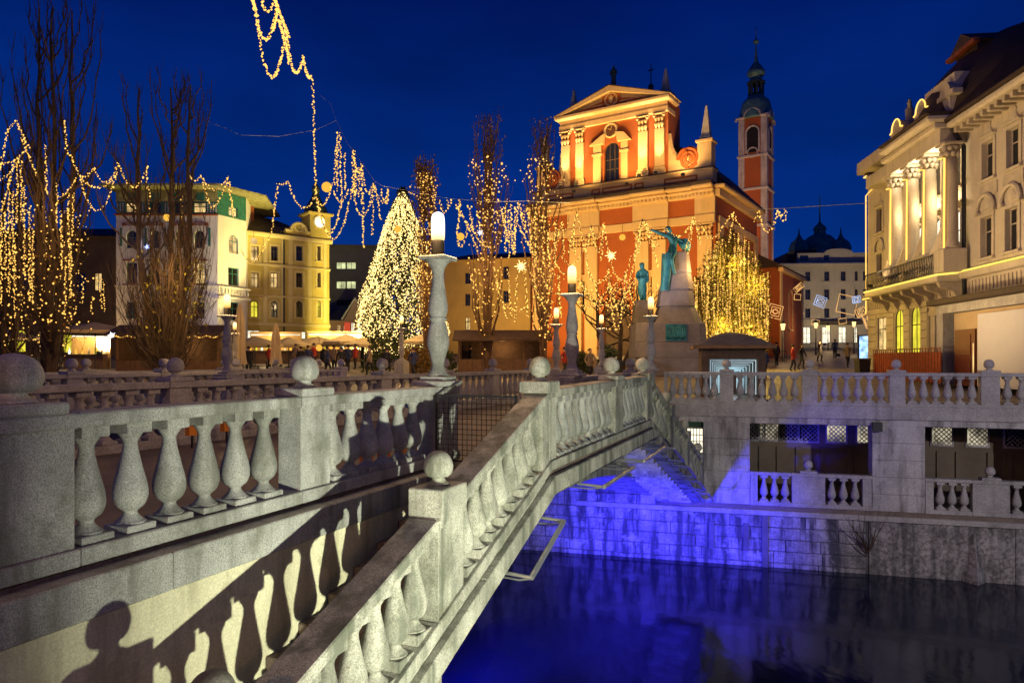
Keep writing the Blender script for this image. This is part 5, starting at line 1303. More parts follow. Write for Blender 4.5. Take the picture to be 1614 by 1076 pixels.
def poplar(loc, H, Wd, seed, label, mat, n=60, stems=((0, 0),), r0=.26, low=.06, twigs=6, name='poplar_tree', group='poplars on the square', power=.5, lean=.0):
    rr = random.Random(seed); root = empty(name, loc, 0, label, 'tree', group); pts_all = []
    g = MB(); trunks = []
    for (dx, dy) in stems:
        p = Vector((0, 0, -.3)); P = [p.copy()]; m = 12
        for i in range(1, m + 1):
            f = i / m; P.append(Vector((dx * min(1, f * 2.2) ** .8 + rr.uniform(-.1, .1) * f, dy * min(1, f * 2.2) + rr.uniform(-.1, .1), H * .93 * f)))
        g.tube(P, [r0 * (1 - .9 * (i / m)) + .012 for i in range(m + 1)], 7); trunks.append(P)
    g.build('trunk', mat, root)
    b_ = MB()
    for k in range(n):
        P = trunks[k % len(trunks)]; f = low + (.86 - low) * rr.random() ** (power + .5); h0 = H * f; q = min(len(P) - 2, int(f / .93 * 12)); st = P[q].lerp(P[q + 1], (f / .93 * 12) % 1)
        az = rr.uniform(0, 2 * math.pi); L = min(H * .97 - h0, H * rr.uniform(.16, .40)); rad = Wd * rr.uniform(.35, 1.0) * (1 - .55 * max(0, f - .4) / .6)
        d = Vector((math.cos(az), math.sin(az), 0)); br_ = [st]; m = 7
        for i in range(1, m + 1):
            t = i / m; br_.append(st + d * rad * (1 - (1 - t) ** 2.2) + Vector((rr.uniform(-.11, .11), rr.uniform(-.11, .11), L * t ** 1.15)))
        rb = .058 * (1 - .6 * f) + .010
        b_.tube(br_, [rb * (1 - .85 * i / m) + .006 for i in range(m + 1)], 4, False); pts_all += br_[1:]
        for w in range(twigs):
            i = rr.randint(1, m - 1); s0 = br_[i]; a2 = rr.uniform(0, 2 * math.pi); d2 = Vector((math.cos(a2) * .35, math.sin(a2) * .35, 1)); l2 = rr.uniform(.6, 1.7) * (.4 + .6 * (1 - f))
            tw_ = [s0, s0 + Vector((d2.x * l2 * .5, d2.y * l2 * .5, d2.z * l2 * .4)), s0 + Vector((d2.x * l2 * .75, d2.y * l2 * .75, d2.z * l2))]
            b_.tube(tw_, [.014, .010, .005], 3, False); pts_all += tw_[1:]
    tag(b_.build('branches', mat, root), kind='stuff')
    return root, pts_all, trunks
def suckers(root, n, R_, zmax, seed, mat=BARK):
    rr = random.Random(seed); g = MB(); out_ = []
    for k in range(n):
        a = rr.uniform(0, 6.28); z = rr.uniform(.1, 3.2); d = Vector((math.cos(a), math.sin(a), 0)); P = [Vector((d.x * .2, d.y * .2, z))]; r_ = R_ * rr.uniform(.4, 1.0); h_ = rr.uniform(.35, 1) * (zmax - z)
        for i in range(1, 7): t = i / 6; P.append(Vector((0, 0, z + h_ * t ** 1.25)) + d * (.2 + r_ * (1 - (1 - t) ** 1.7)) + Vector((rr.uniform(-.1, .1), rr.uniform(-.1, .1), 0)))
        g.tube(P, [.03, .022, .017, .013, .010, .007, .004], 3, False)
        for q in range(5):
            i = rr.randint(2, 5); e_ = P[i] + Vector((rr.uniform(-.5, .5), rr.uniform(-.5, .5), rr.uniform(.4, .9))); g.tube([P[i], P[i].lerp(e_, .5) + Vector((rr.uniform(-.06, .06), 0, .05)), e_], [.010, .007, .003], 3, False); out_.append(e_)
        out_ += P[2:]
    tag(g.build('shoots', mat, root), kind='stuff'); return out_
def gp(x, Y): p = px(x, 567, Y); return Vector((p.x, p.y, ground_z(Y)))
G_BARE = 'bare poplars on the left'
t1, p1, _ = poplar(gp(74, 33), 19.2, 1.9, 5, 'tall bare poplar at the left edge with glittering light strands in its lower half', BARK, 80, ((-.5, .2), (.35, -.1), (1.0, .3)), .21, .08, 16, group=G_BARE)
t2, p2, _ = poplar(gp(262, 34), 15.6, 1.9, 8, 'tall bare poplar with two dark trunks in front of the white house', BARK, 80, ((-1.35, .1), (.2, .1), (1.2, -.2)), .22, .03, 17, group=G_BARE)
t0, p0, _ = poplar(gp(12, 36), 12.5, 1.5, 15, 'shorter bare poplar cut by the left edge and thick with warm bulbs', BARK, 45, ((-.3, 0), (.4, .2)), .2, .06, 7, group=G_BARE)
bulbs(t1, [p for p in p1 if p.z < 8.6 and rnd.random() < .30], .042); bulbs(t0, [p for p in p0 if p.z < 9.5 and rnd.random() < .5], .045)
s2_ = suckers(t2, 150, 2.6, 8.5, 3); s1_ = suckers(t1, 45, 1.8, 7.0, 4); suckers(t0, 30, 1.6, 6.0, 6)
bulbs(t1, [p for p in s1_ if rnd.random() < .30], .040)
LEAFO = surf('dry_leaf', (0.22, 0.12, 0.02), .7, var=.4, vs=5); LEAFY = surf('yellow_leaf', (0.30, 0.28, 0.03), .7, var=.4, vs=5)
leaf_cloud(t2, [p for p in p2 if 2.5 < p.z < 6.5 and p.x > -.4 and rnd.random() < .12], .09, LEAFY, n=3, spread=.25)
leaf_cloud(t1, [p for p in p1 if 2 < p.z < 6.5 and rnd.random() < .08], .10, LEAFO, n=3, spread=.3)
lt = []
for (x, Y, ytop, wd, sd, fr, lab, nl) in ((672, 50, 248, .95, 21, .62, 'lit poplar with an orange leaf tuft at its top just behind the tall lamp', .92), (768, 44, 170, 1.35, 22, .40, 'tallest lit poplar, bulbs wound up the whole narrow crown left of the church', .80), (856, 42, 183, 1.25, 23, .42, 'lit poplar overlapping the left edge of the church front', .85)):
    b_ = gp(x, Y); Hh = EYE + (567 - ytop) / F * Y - b_.z
    r_, pp, _ = poplar(b_, Hh, wd, sd, lab, BARK2, 62, ((-.15, 0), (.2, .1)), .17, .04, 6, group='poplars wound with lights')
    bulbs(r_, [p + Vector((rnd.uniform(-.1, .1), rnd.uniform(-.1, .1), rnd.uniform(-.2, .2))) for p in pp if p.z < Hh * nl and rnd.random() < fr * 1.3], .044)
    if x == 672: leaf_cloud(r_, [p for p in pp if p.z > Hh * .70], .11, LEAFO, n=3, spread=.18)
    else: leaf_cloud(r_, [p for p in pp if p.z > Hh * .80 and rnd.random() < .5], .09, LEAFO, n=2, spread=.15)
    lt.append(r_); point('garland_glow', b_ + Vector((0, -2.0, Hh * .4)), (1.0, .58, .16), 260, .5)
# leafless round tree before the church
rt, pr, _ = poplar(gp(975, 47), 6.2, 2.6, 31, 'low spreading bare tree with light strings in front of the church door', BARK, 40, ((-1.4, 0), (1.3, .3), (.1, -.3)), .2, .25, 6, name='bare_tree', group=None, power=.2)
bulbs(rt, [p for p in pr if rnd.random() < .34], .042)
# decorated fir
fx = gp(634, 55); FH = EYE + (567 - 296) / F * 55 - fx.z
fir = empty('decorated_fir', fx, 0, 'huge egg shaped fir covered all over in dense white gold lights', 'christmas tree')
FPROF = [(.0, 1.0), (.09, .93), (.21, .82), (.34, .68), (.45, .55), (.54, .42), (.60, .30), (.635, .20), (.62, .12), (.55, .07), (.3, .05)]
FR = 67 / F * 55 / .635
def fr_at(f):
    for (r1, z1), (r2, z2) in zip(FPROF, FPROF[1:]):
        if z2 <= f <= z1: return FR * (r1 + (r2 - r1) * (z1 - f) / (z1 - z2))
    return .2
g = MB(); g.tube([(0, 0, -.4), (0, 0, FH * .96)], [.28, .03], 8); g.build('trunk', BARK, fir)
NEED = surf('fir_needles', (0.022, 0.035, 0.014), .8, var=.4, vs=4)
g = MB(); rr = random.Random(4)
for k in range(330):
    f = .05 + .93 * rr.random() ** 1.2; a = rr.uniform(0, 2 * math.pi); R_ = fr_at(f) * rr.uniform(.85, 1.02); d = Vector((math.cos(a), math.sin(a), 0))
    st = Vector((0, 0, FH * f + R_ * .15)); en = d * R_ + Vector((0, 0, FH * f)); g.tube([st, st.lerp(en, .6) + Vector((0, 0, -.05)), en], [.035, .02, .006], 3, False)
tag(g.build('branches', BARK, fir), kind='stuff')
pts = []
for k in range(7000):
    f = .05 + .94 * rr.random() ** 1.25; a = rr.uniform(0, 2 * math.pi); R_ = fr_at(f) * rr.uniform(.55, 1.0); pts.append((R_ * math.cos(a), R_ * math.sin(a), FH * f))
leaf_cloud(fir, pts, .20, NEED, 'needles', n=1, spread=.1)
pts = []
for k in range(165):                                        # strands that run down the crown in wavy lines
    a = k / 165 * 2 * math.pi; ph_ = rr.uniform(0, 6); f = .985
    while f > .055:
        R_ = fr_at(f) * rr.uniform(.90, 1.06) * (1 + .05 * math.sin(a * 5 + f * 11) + .03 * math.sin(a * 11 - f * 23)); aa = a + .12 * math.sin(f * 25 + ph_) + rr.gauss(0, .035); pts.append((R_ * math.cos(aa), R_ * math.sin(aa), FH * f + rr.gauss(0, .05))); f -= .0125 * rr.uniform(.6, 1.4)
bulbs(fir, pts, .043, BULBW)
for a in (-1.57, -2.6, -.5): point('fir_glow', fx + Vector((math.cos(a) * 5.0, math.sin(a) * 5.0, 4.5)), (1.0, .66, .26), 420, .6)
# weeping tree hung with lights
wx = gp(1152, 52); WK = 52 / F; WH = EYE + (567 - 338) * WK - wx.z; WRr = 57 * WK
wl_ = empty('weeping_tree', wx, 0, 'weeping tree with long hanging strands of yellow lights right of the monument', 'tree')
g = MB(); g.tube([(0, 0, -.3), (.1, 0, WH * .3), (0, .1, WH * .6), (.1, 0, WH * .9)], [.3, .24, .16, .05], 8); g.build('trunk', BARK, wl_)
g = MB(); lp = []; bp_ = []
for k in range(300):
    a = rr.uniform(0, 2 * math.pi); R_ = WRr * math.sqrt(rr.random()) * 1.02; top = WH * (1.0 - .34 * (R_ / WRr) ** 2) - rr.random() * WH * .25; bot = WH * rr.uniform(.06, .45); d = Vector((math.cos(a), math.sin(a), 0))
    P = [Vector((0, 0, WH * .72)), d * R_ * .5 + Vector((0, 0, top * .98)), d * R_ + Vector((0, 0, top * .9))]; z = top * .9; q = P[-1].copy()
    while z > bot: z -= .45; q = Vector((q.x + rr.uniform(-.06, .06), q.y + rr.uniform(-.06, .06), z)); P.append(q.copy())
    g.tube(P, [.03, .022] + [.010] * (len(P) - 2), 3, False)
    for i in range(2, len(P) - 1):
        for w in range(3): lp.append(P[i].lerp(P[i + 1], rr.random()))
        if k % 3 != 1: bp_ += [P[i].lerp(P[i + 1], f) for f in (0, .33, .66)]
tag(g.build('branches', BARK2, wl_), kind='stuff')
leaf_cloud(wl_, lp, .12, surf('willow_leaf', (0.13, 0.105, 0.012), .7, var=.5, vs=4), 'leaves', n=3, spread=.12)
bulbs(wl_, bp_, .048); bulbs(wl_, [p for p in bp_ if rnd.random() < .03], .13, ROPEY, 'large_bulbs')
for dx, dz in ((-1.4, 3), (1.0, 6), (.8, 2.5), (-.6, 7.5)): point('weeping_glow', wx + Vector((dx, -2.6, dz)), (1.0, .66, .12), 620, .5)
# hedge and shrubs
HEDGE = surf('hedge_leaf', (0.045, 0.06, 0.015), .8, var=.5, vs=4)
def shrub(x, Y, w, h, label, mat=HEDGE, cat='shrub'):
    r = empty('shrub', gp(x, Y), 0, label, cat); g = MB(); 
    for i in range(5): a = i * 1.3; g.tube([(0, 0, -.1), (math.cos(a) * w * .3, math.sin(a) * w * .3, h * .8)], [.04, .01], 4)
    g.build('stems', BARK, r); P = []
    for i in range(260):
        a, e_, q = rr.uniform(0, 6.28), rr.random(), rr.random() ** .5; P.append((math.cos(a) * w * q * (1 - .5 * e_), math.sin(a) * w * q * (1 - .5 * e_), h * e_))
    leaf_cloud(r, P, .13, mat, 'leaves', n=3, spread=.1)
shrub(600, 47, 1.4, 2.3, 'dark green clipped shrub below the left side of the glittering fir'); shrub(655, 46, 1.2, 1.6, 'reddish brown shrub below the right side of the glittering fir', LEAFO); shrub(958, 37, .7, 1.9, 'small dark conifer bush beside the little lamp before the church')
shrub(700, 44, .9, 1.5, 'low shrub behind the foot of the tall lamp'); shrub(915, 46, 1.0, 1.3, 'low shrub between two lamps at the foot of the church steps')

# ------------------------------------------------------------------ figures
def skin_mesh(name, J, B, sub=2):
    """one continuous body: joints J = {name: (x, y, z, r)}, bones B; root is the first joint"""
    ks = list(J); me = bpy.data.meshes.new(name); me.from_pydata([J[k][:3] for k in ks], [(ks.index(a), ks.index(b2)) for a, b2 in B], [])
    o = bpy.data.objects.new('tmp', me); COL.objects.link(o); m = o.modifiers.new('s', 'SKIN')
    sk = me.skin_vertices[0].data if me.skin_vertices else None
    if sk is None:
        me.skin_vertices  # created by the modifier in 4.x only through an attribute layer
    for i, k in enumerate(ks):
        r = J[k][3]; me.skin_vertices[0].data[i].radius = (r, r if len(J[k]) < 5 else J[k][4]); me.skin_vertices[0].data[i].use_root = (i == 0)
    m.use_smooth_shade = True; s = o.modifiers.new('d', 'SUBSURF'); s.levels = s.render_levels = sub
    dg = bpy.context.evaluated_depsgraph_get(); r_ = bpy.data.meshes.new_from_object(o.evaluated_get(dg)); bpy.data.objects.remove(o); r_.name = name
    r_.polygons.foreach_set('use_smooth', [True] * len(r_.polygons)); return r_
def man(step=.12, arm=.1, lean=.0):
    J = {'pelvis': (0, 0, .95, .15, .12), 'chest': (0, lean, 1.30, .17, .13), 'neckb': (0, lean, 1.47, .10), 'neck': (0, lean * 1.2, 1.53, .055), 'head': (0, lean * 1.4 - .01, 1.65, .10), 'crown': (0, lean * 1.4, 1.75, .07),
         'shl': (-.19, lean, 1.42, .075), 'ell': (-.25, lean + arm, 1.15, .055), 'hal': (-.23, lean - arm * .4, .90, .045), 'shr': (.19, lean, 1.42, .075), 'elr': (.25, lean - arm, 1.15, .055), 'har': (.23, lean - arm * 1.8, .90, .045),
         'hpl': (-.09, 0, .85, .11), 'knl': (-.10, -step, .48, .075), 'anl': (-.10, -step * .6, .08, .05), 'tol': (-.11, -step * .6 - .15, .04, .045), 'hpr': (.09, 0, .85, .11), 'knr': (.10, step * .4, .48, .075), 'anr': (.10, step * 1.3, .08, .05), 'tor': (.11, step * 1.3 - .15, .04, .045)}
    B = [('pelvis', 'chest'), ('chest', 'neckb'), ('neckb', 'neck'), ('neck', 'head'), ('head', 'crown'), ('neckb', 'shl'), ('shl', 'ell'), ('ell', 'hal'), ('neckb', 'shr'), ('shr', 'elr'), ('elr', 'har'), ('pelvis', 'hpl'), ('hpl', 'knl'), ('knl', 'anl'), ('anl', 'tol'), ('pelvis', 'hpr'), ('hpr', 'knr'), ('knr', 'anr'), ('anr', 'tor')]
    return skin_mesh('body', J, B)
SKIN = surf('skin', (.45, .26, .18), .6, bump=0); DARKC = surf('dark_cloth', (.02, .02, .028), .9, bump=0); BLUEC = surf('blue_cloth', (.03, .04, .12), .9, bump=0); REDC = surf('red_cloth', (.32, .03, .02), .9, bump=0); BEIGEC = surf('beige_cloth', (.28, .20, .13), .9, bump=0); HAIR = surf('hair', (.03, .018, .01), .7, bump=0)
_pb = [man(.14, .12), man(.03, .05, .02), man(.2, .16, -.02)]
def person(x, Y, coat, label, v=0, rot=0.0, legs=DARKC, sc=1.0):
    me = _pb[v].copy(); [me.materials.append(m) for m in (coat, legs, SKIN)]
    for p in me.polygons: z = p.center.z; p.material_index = 2 if z > 1.52 else (1 if z < .80 and abs(p.center.x) < .2 else 0)
    o = link('person', me, None, gp(x, Y), rot); o.scale = (sc, sc, sc); tag(o, label, 'person')
    g = MB(); g.smooth = True; g.lathe([(.085, 1.64), (.112, 1.68), (.105, 1.74), (.06, 1.79), (.01, 1.80)], 10, c=(0, .02, 0)); g.build('hair', HAIR, o)
    return o
person(1224, 55, DARKC, 'person in dark clothes standing by the street lamp beside the kiosk', 1, .3)
person(1250, 48, REDC, 'person in a red jacket walking on the street right of the kiosk', 0, 1.2)
person(1263, 50, DARKC, 'person in dark clothes just behind the red jacket', 2, 1.0)
person(1336, 52, BEIGEC, 'person in beige walking in the middle of the street', 0, .2)
person(1205, 42, BLUEC, 'person in blue standing right next to the kiosk', 1, .4)
for i, (x, Y, c, lab, v) in enumerate([(474, 44, DARKC, 'person in black at the cafe beside the closed parasol', 1), (486, 46, BLUEC, 'person in blue with the cafe crowd, left of the globe light', 0), (516, 44, BLUEC, 'person in blue walking before the lit cafe terrace', 2), (527, 47, BEIGEC, 'person in a beige coat at the edge of the cafe crowd', 1),
                                       (538, 43, DARKC, 'person in dark coat right of the beige coat', 0), (560, 50, REDC, 'person in red before the pink gabled house', 1), (583, 44, BEIGEC, 'person in beige by the clipped shrub', 2), (905, 42, DARKC, 'person in dark coat at the foot of the church steps', 1), (890, 43, REDC, 'person in red at the foot of the church steps', 0), (742, 46, DARKC, 'person in black before the wooden hut', 1)]): person(x, Y, c, lab, v, i * .9)

for i, (x, Y, c, v, d) in enumerate([(466, 50, BEIGEC, 0, 'left of the closed middle parasol'), (495, 52, REDC, 1, 'right under the open parasol by the closed one'), (508, 48, DARKC, 2, 'just left of the wide open parasol'), (549, 48, BLUEC, 0, 'between two open parasols'), (571, 52, DARKC, 1, 'under the small open parasol'), (392, 44, DARKC, 1, 'next to the tall closed parasol'), (424, 48, REDC, 0, 'left of the closed middle parasol pole'), (610, 42, DARKC, 0, 'passing before the clipped shrub'), (652, 42, BLUEC, 2, 'passing before the reddish shrub'), (690, 43, BEIGEC, 1, 'just left of the tall lamp foot'), (930, 40, BEIGEC, 2, 'between two small lamps near the church'), (1292, 60, DARKC, 0, 'in the street below the middle street lamp'), (1316, 66, BLUEC, 1, 'farther up the street before the hotel')]):
    person(x, Y, c, 'person in ' + {BEIGEC.name: 'beige', REDC.name: 'red', DARKC.name: 'black', BLUEC.name: 'blue'}[c.name] + ' ' + d, v, i * 1.3)

# ------------------------------------------------------------------ monument with two bronze figures
MY_ = 45.0; MK = MY_ / F; mo = gp(1062, MY_); mo.z = 1.54 - (582 - 567) * MK
GRAN = surf('grey_granite', (.20, .175, .18), .75, var=.25, vs=1.2, speck=.2, ss=25, streak=.4, dirt=(.15, .13, .13), bump=.25, bs=12)
BRONZE = surf('green_bronze', (.035, .20, .24), .5, metal=.35, var=.5, vs=2.0, streak=.4, dirt=(.02, .06, .05), bump=.25, bs=8)
mn = empty('monument', mo, 0, 'tapering granite monument pedestal with a bronze relief', 'monument')
mx_ = lambda x: (x - 1062) * MK; mzz = lambda y: (582 - y) * MK
def oct_(x0, x1, yd, z0, z1, tx0=None, tx1=None, name='stone_block', mat=GRAN, c=.22):
    tx0 = x0 if tx0 is None else tx0; tx1 = x1 if tx1 is None else tx1
    def ringp(a, b2, d, z): k = c * (b2 - a); return [(a + k, -d, z), (b2 - k, -d, z), (b2, -d + k, z), (b2, d - k, z), (b2 - k, d, z), (a + k, d, z), (a, d - k, z), (a, -d + k, z)]
    g = MB(); rs = [ringp(x0 + .03, x1 - .03, yd - .03, z0), ringp(x0, x1, yd, z0 + .04), ringp(tx0, tx1, yd * (tx1 - tx0) / (x1 - x0), z1 - .04), ringp(tx0 + .03, tx1 - .03, yd * (tx1 - tx0) / (x1 - x0) - .03, z1)]
    vs = [p for r in rs for p in r]; fs = [tuple(range(7, -1, -1)), tuple(range(24, 32))] + [(k * 8 + j, k * 8 + (j + 1) % 8, (k + 1) * 8 + (j + 1) % 8, (k + 1) * 8 + j) for k in range(3) for j in range(8)]
    g.add(vs, fs); return g.build(name, mat, mn)
oct_(mx_(992), mx_(1118), 2.0, -.4, mzz(564), name='base_step'); oct_(mx_(996), mx_(1110), 1.8, mzz(564), mzz(541), c=.12); oct_(mx_(997), mx_(1106), 1.7, mzz(541), mzz(510), mx_(998), mx_(1104), c=.12)
oct_(mx_(1030), mx_(1103), 1.4, mzz(510), mzz(484), mx_(1038), mx_(1092)); oct_(mx_(1036), mx_(1092), 1.1, mzz(484), mzz(458), mx_(1041), mx_(1089)); oct_(mx_(1041), mx_(1090), .98, mzz(458), mzz(432), mx_(1048), mx_(1087)); oct_(mx_(1048), mx_(1087), .8, mzz(432), mzz(398), mx_(1057), mx_(1084))
oct_(mx_(997), mx_(1026), .7, mzz(510), mzz(474), mx_(1000), mx_(1024), name='side_plinth', mat=surf('dark_granite', (.16, .13, .10), .8, var=.3, speck=.2, ss=25), c=.15)
g = MB(); rr = random.Random(9); g.box(mx_(1040), mx_(1072), -1.76, -1.70, mzz(538), mzz(513)); g.smooth = True
for k in range(10): x = mx_(1042) + k * .12; g.lathe([(.03, 0), (.09, .2), (.07, .5), (.05, .62), (.07, .7), (.02, .8)], 7, c=(x, -1.78, mzz(537) + rr.random() * .1), sy=.6)
g.build('bronze_relief', BRONZE, mn)
def statue(label, J, B, loc, extra=None):
    me = skin_mesh('statue', J, B); me.materials.append(BRONZE); o = link('statue', me, None, loc); tag(o, label, 'statue')
    return o
# standing man in a long coat
h = (474 - 417) * MK / 1.78
J = {'pelvis': (0, 0, .95, .21, .18), 'chest': (0, 0, 1.32, .20, .15), 'neckb': (0, 0, 1.48, .12), 'neck': (0, 0, 1.58, .075), 'head': (-.03, -.03, 1.74, .150), 'crown': (-.02, -.02, 1.90, .115), 'shl': (-.2, 0, 1.40, .09), 'ell': (-.28, -.1, 1.16, .075), 'hal': (-.20, -.26, 1.02, .06), 'shr': (.2, 0, 1.42, .09), 'elr': (.26, .06, 1.14, .075), 'har': (.22, -.06, .90, .06),
     'skirt': (0, 0, .70, .24, .20), 'hem': (.03, .03, .36, .25, .20), 'anl': (-.08, -.06, .08, .07), 'tol': (-.10, -.22, .05, .05), 'anr': (.12, .03, .08, .07), 'tor': (.14, -.14, .05, .05)}
B = [('pelvis', 'chest'), ('chest', 'neckb'), ('neckb', 'neck'), ('neck', 'head'), ('head', 'crown'), ('neckb', 'shl'), ('shl', 'ell'), ('ell', 'hal'), ('neckb', 'shr'), ('shr', 'elr'), ('elr', 'har'), ('pelvis', 'skirt'), ('skirt', 'hem'), ('hem', 'anl'), ('anl', 'tol'), ('hem', 'anr'), ('anr', 'tor')]
s1 = statue('green bronze standing man in a long coat on the low side plinth of the monument', J, B, mo + Vector((mx_(1012), -.1, mzz(474) - .02))); s1.scale = (h * 1.05, h * 1.05, h)
# seated figure on top with outstretched arm and cloak
J = {'pelvis': (-.25, -.35, 2.55, .26, .22), 'chest': (-.10, -.30, 3.10, .32, .24), 'neckb': (-.20, -.3, 3.45, .2), 'neck': (-.32, -.34, 3.68, .10), 'head': (-.48, -.40, 3.92, .22), 'crown': (-.54, -.40, 4.14, .17), 'sha': (-.45, -.4, 3.50, .15), 'ela': (-.95, -.45, 3.66, .12), 'haa': (-1.38, -.5, 3.82, .09), 'fia': (-1.66, -.5, 3.92, .06),
     'shb': (.05, -.2, 3.45, .12), 'elb': (.55, -.15, 3.15, .10), 'hab': (.72, -.25, 2.65, .08), 'hpl': (-.40, -.6, 2.42, .18), 'knl': (-.85, -.95, 2.15, .14), 'anl': (-.82, -.95, 1.30, .11), 'tol': (-.95, -1.05, .95, .07), 'hpr': (-.2, -.7, 2.40, .18), 'knr': (-.45, -1.1, 2.0, .14), 'anr': (-.25, -1.05, 1.2, .10), 'tor': (-.22, -1.15, 1.0, .06)}
B = [('pelvis', 'chest'), ('chest', 'neckb'), ('neckb', 'neck'), ('neck', 'head'), ('head', 'crown'), ('neckb', 'sha'), ('sha', 'ela'), ('ela', 'haa'), ('haa', 'fia'), ('neckb', 'shb'), ('shb', 'elb'), ('elb', 'hab'), ('pelvis', 'hpl'), ('hpl', 'knl'), ('knl', 'anl'), ('anl', 'tol'), ('pelvis', 'hpr'), ('hpr', 'knr'), ('knr', 'anr'), ('anr', 'tor')]
s2 = statue('green bronze seated figure with outstretched arm and flying cloak on top of the monument', J, B, mo + Vector((mx_(1062), -.15, mzz(462))))
g = MB(); g.smooth = True; vs = []
for q in range(9):
    for w in range(7):
        f, e_ = q / 8, w / 6; vs.append((-.25 + 1.15 * f + .1 * math.sin(e_ * 7), -.12 + .22 * math.sin(f * 5 + e_ * 3), 3.62 - .45 * f * f - (.15 + 1.1 * f) * e_ + .08 * math.sin(f * 9)))
g.add(vs, [(q * 7 + w, q * 7 + w + 1, (q + 1) * 7 + w + 1, (q + 1) * 7 + w) for q in range(8) for w in range(6)]); g.build('cloak', BRONZE, s2)
g = MB(); g.smooth = True; vs = []
for q in range(9):
    for w in range(9):
        f, e_ = q / 8, w / 8; a = math.pi * (e_ - .5) * 1.3; vs.append((-.62 - .16 * f + .34 * math.sin(a) * (1 - .2 * f), -.78 - (.40 - .12 * f) * math.cos(a) - .06 * math.sin(e_ * 22), 2.35 - 2.3 * f + .05 * math.sin(e_ * 15)))
g.add(vs, [(q * 9 + w, q * 9 + w + 1, (q + 1) * 9 + w + 1, (q + 1) * 9 + w) for q in range(8) for w in range(8)]); g.build('drapery', BRONZE, s2)
# statue on the church gable
J = {'pelvis': (0, 0, 1.1, .24, .2), 'chest': (0, 0, 1.55, .22, .17), 'neckb': (0, 0, 1.75, .12), 'neck': (0, 0, 1.82, .07), 'head': (0, 0, 1.98, .12), 'crown': (0, 0, 2.10, .09), 'shl': (-.22, 0, 1.65, .1), 'ell': (-.30, -.1, 1.3, .085), 'hal': (-.08, -.24, 1.3, .06), 'shr': (.22, 0, 1.65, .1), 'elr': (.32, -.05, 1.3, .085), 'har': (.2, -.25, 1.15, .06), 'skirt': (0, 0, .6, .27, .22), 'hem': (0, 0, .1, .30, .25)}
B = [('pelvis', 'chest'), ('chest', 'neckb'), ('neckb', 'neck'), ('neck', 'head'), ('head', 'crown'), ('neckb', 'shl'), ('shl', 'ell'), ('ell', 'hal'), ('neckb', 'shr'), ('shr', 'elr'), ('elr', 'har'), ('pelvis', 'skirt'), ('skirt', 'hem')]
s3 = statue('dark robed statue standing on the peak of the church gable', J, B, CH.w(um, .6, zap + .05)); s3.data.materials.clear(); s3.data.materials.append(COPPERD); s3.rotation_euler = (0, 0, ca)
ffl('pale floodlight on the square aimed at the monument', mo + Vector((-4.5, -8, .6)), mo + Vector((-.3, 0, 7.2)), (.86, .80, 1.0), 3800, 36, .9)

# ------------------------------------------------------------------ kiosk with nested light frames
KY = 29.6; KK = KY / F; ko = gp(1156, KY); ko.z = 0
ki = empty('round_roof_kiosk', ko, R(-12), 'dark kiosk with curved roof whose front shows nested blue white frames', 'kiosk')
g = MB(); hwK = 1.28
g.box(-hwK, -.98, 0, 2.6, 0, 2.1); g.box(.98, hwK, 0, 2.6, 0, 2.1); g.box(-.98, .98, 0, .12, 1.60, 2.1); g.box(-.98, .98, 2.4, 2.6, 0, 2.1); g.build('kiosk_wall', DARKWOOD, ki)
g = MB(); g.smooth = True; vs = []; n1 = 12
for q in range(n1 + 1):
    for w in range(n1 + 1):
        x, y = -1.62 + 3.24 * q / n1, -.55 + 3.7 * w / n1; d = max(abs(x) / 1.62, abs(y - 1.3) / 1.85); vs.append((x, y, 2.12 + .62 * (1 - d ** 1.7)))
g.add(vs, [(q * 13 + w, (q + 1) * 13 + w, (q + 1) * 13 + w + 1, q * 13 + w + 1) for q in range(n1) for w in range(n1)]); g.build('curved_roof', surf('kiosk_roof', (.16, .13, .10), .7, var=.3, vs=2), ki)
g = MB(); g.bbox(-1.62, 1.62, -.58, -.50, 2.0, 2.16, .02); g.bbox(-1.64, -1.56, -.5, 3.1, 2.0, 2.16, .02); g.bbox(1.56, 1.64, -.5, 3.1, 2.0, 2.16, .02); g.build('roof_edge', MIDWOOD, ki)
FRM = surf('pale_blue_frame', (.30, .50, .55), .4, var=.3, vs=3); 
for q in range(7):
    s_ = .97 * (1 - .105 * q); y = .14 + q * .26; t = .055; z1 = .15 + 1.42 * (1 - .03 * q); g = MB(); 
    z1 = 1.58 - .09 * q; g.box(-s_, -s_ + t, y, y + .06, .1, z1); g.box(s_ - t, s_, y, y + .06, .1, z1); g.box(-s_ + t, s_ - t, y, y + .06, z1 - t, z1); g.build('light_frame', FRM, ki)
    g = MB(); g.box(-s_ + t, s_ - t, y + .01, y + .02, z1 - t - .018, z1 - t - .003); g.box(-s_ + t + .003, -s_ + t + .018, y + .01, y + .02, .1, z1 - t); g.box(s_ - t - .018, s_ - t - .003, y + .01, y + .02, .1, z1 - t); g.build('light_strip', PANE_C, ki)
point('kiosk_light', ko + Vector((.2, .9, .8)), (.75, .9, 1.0), 26, .2)

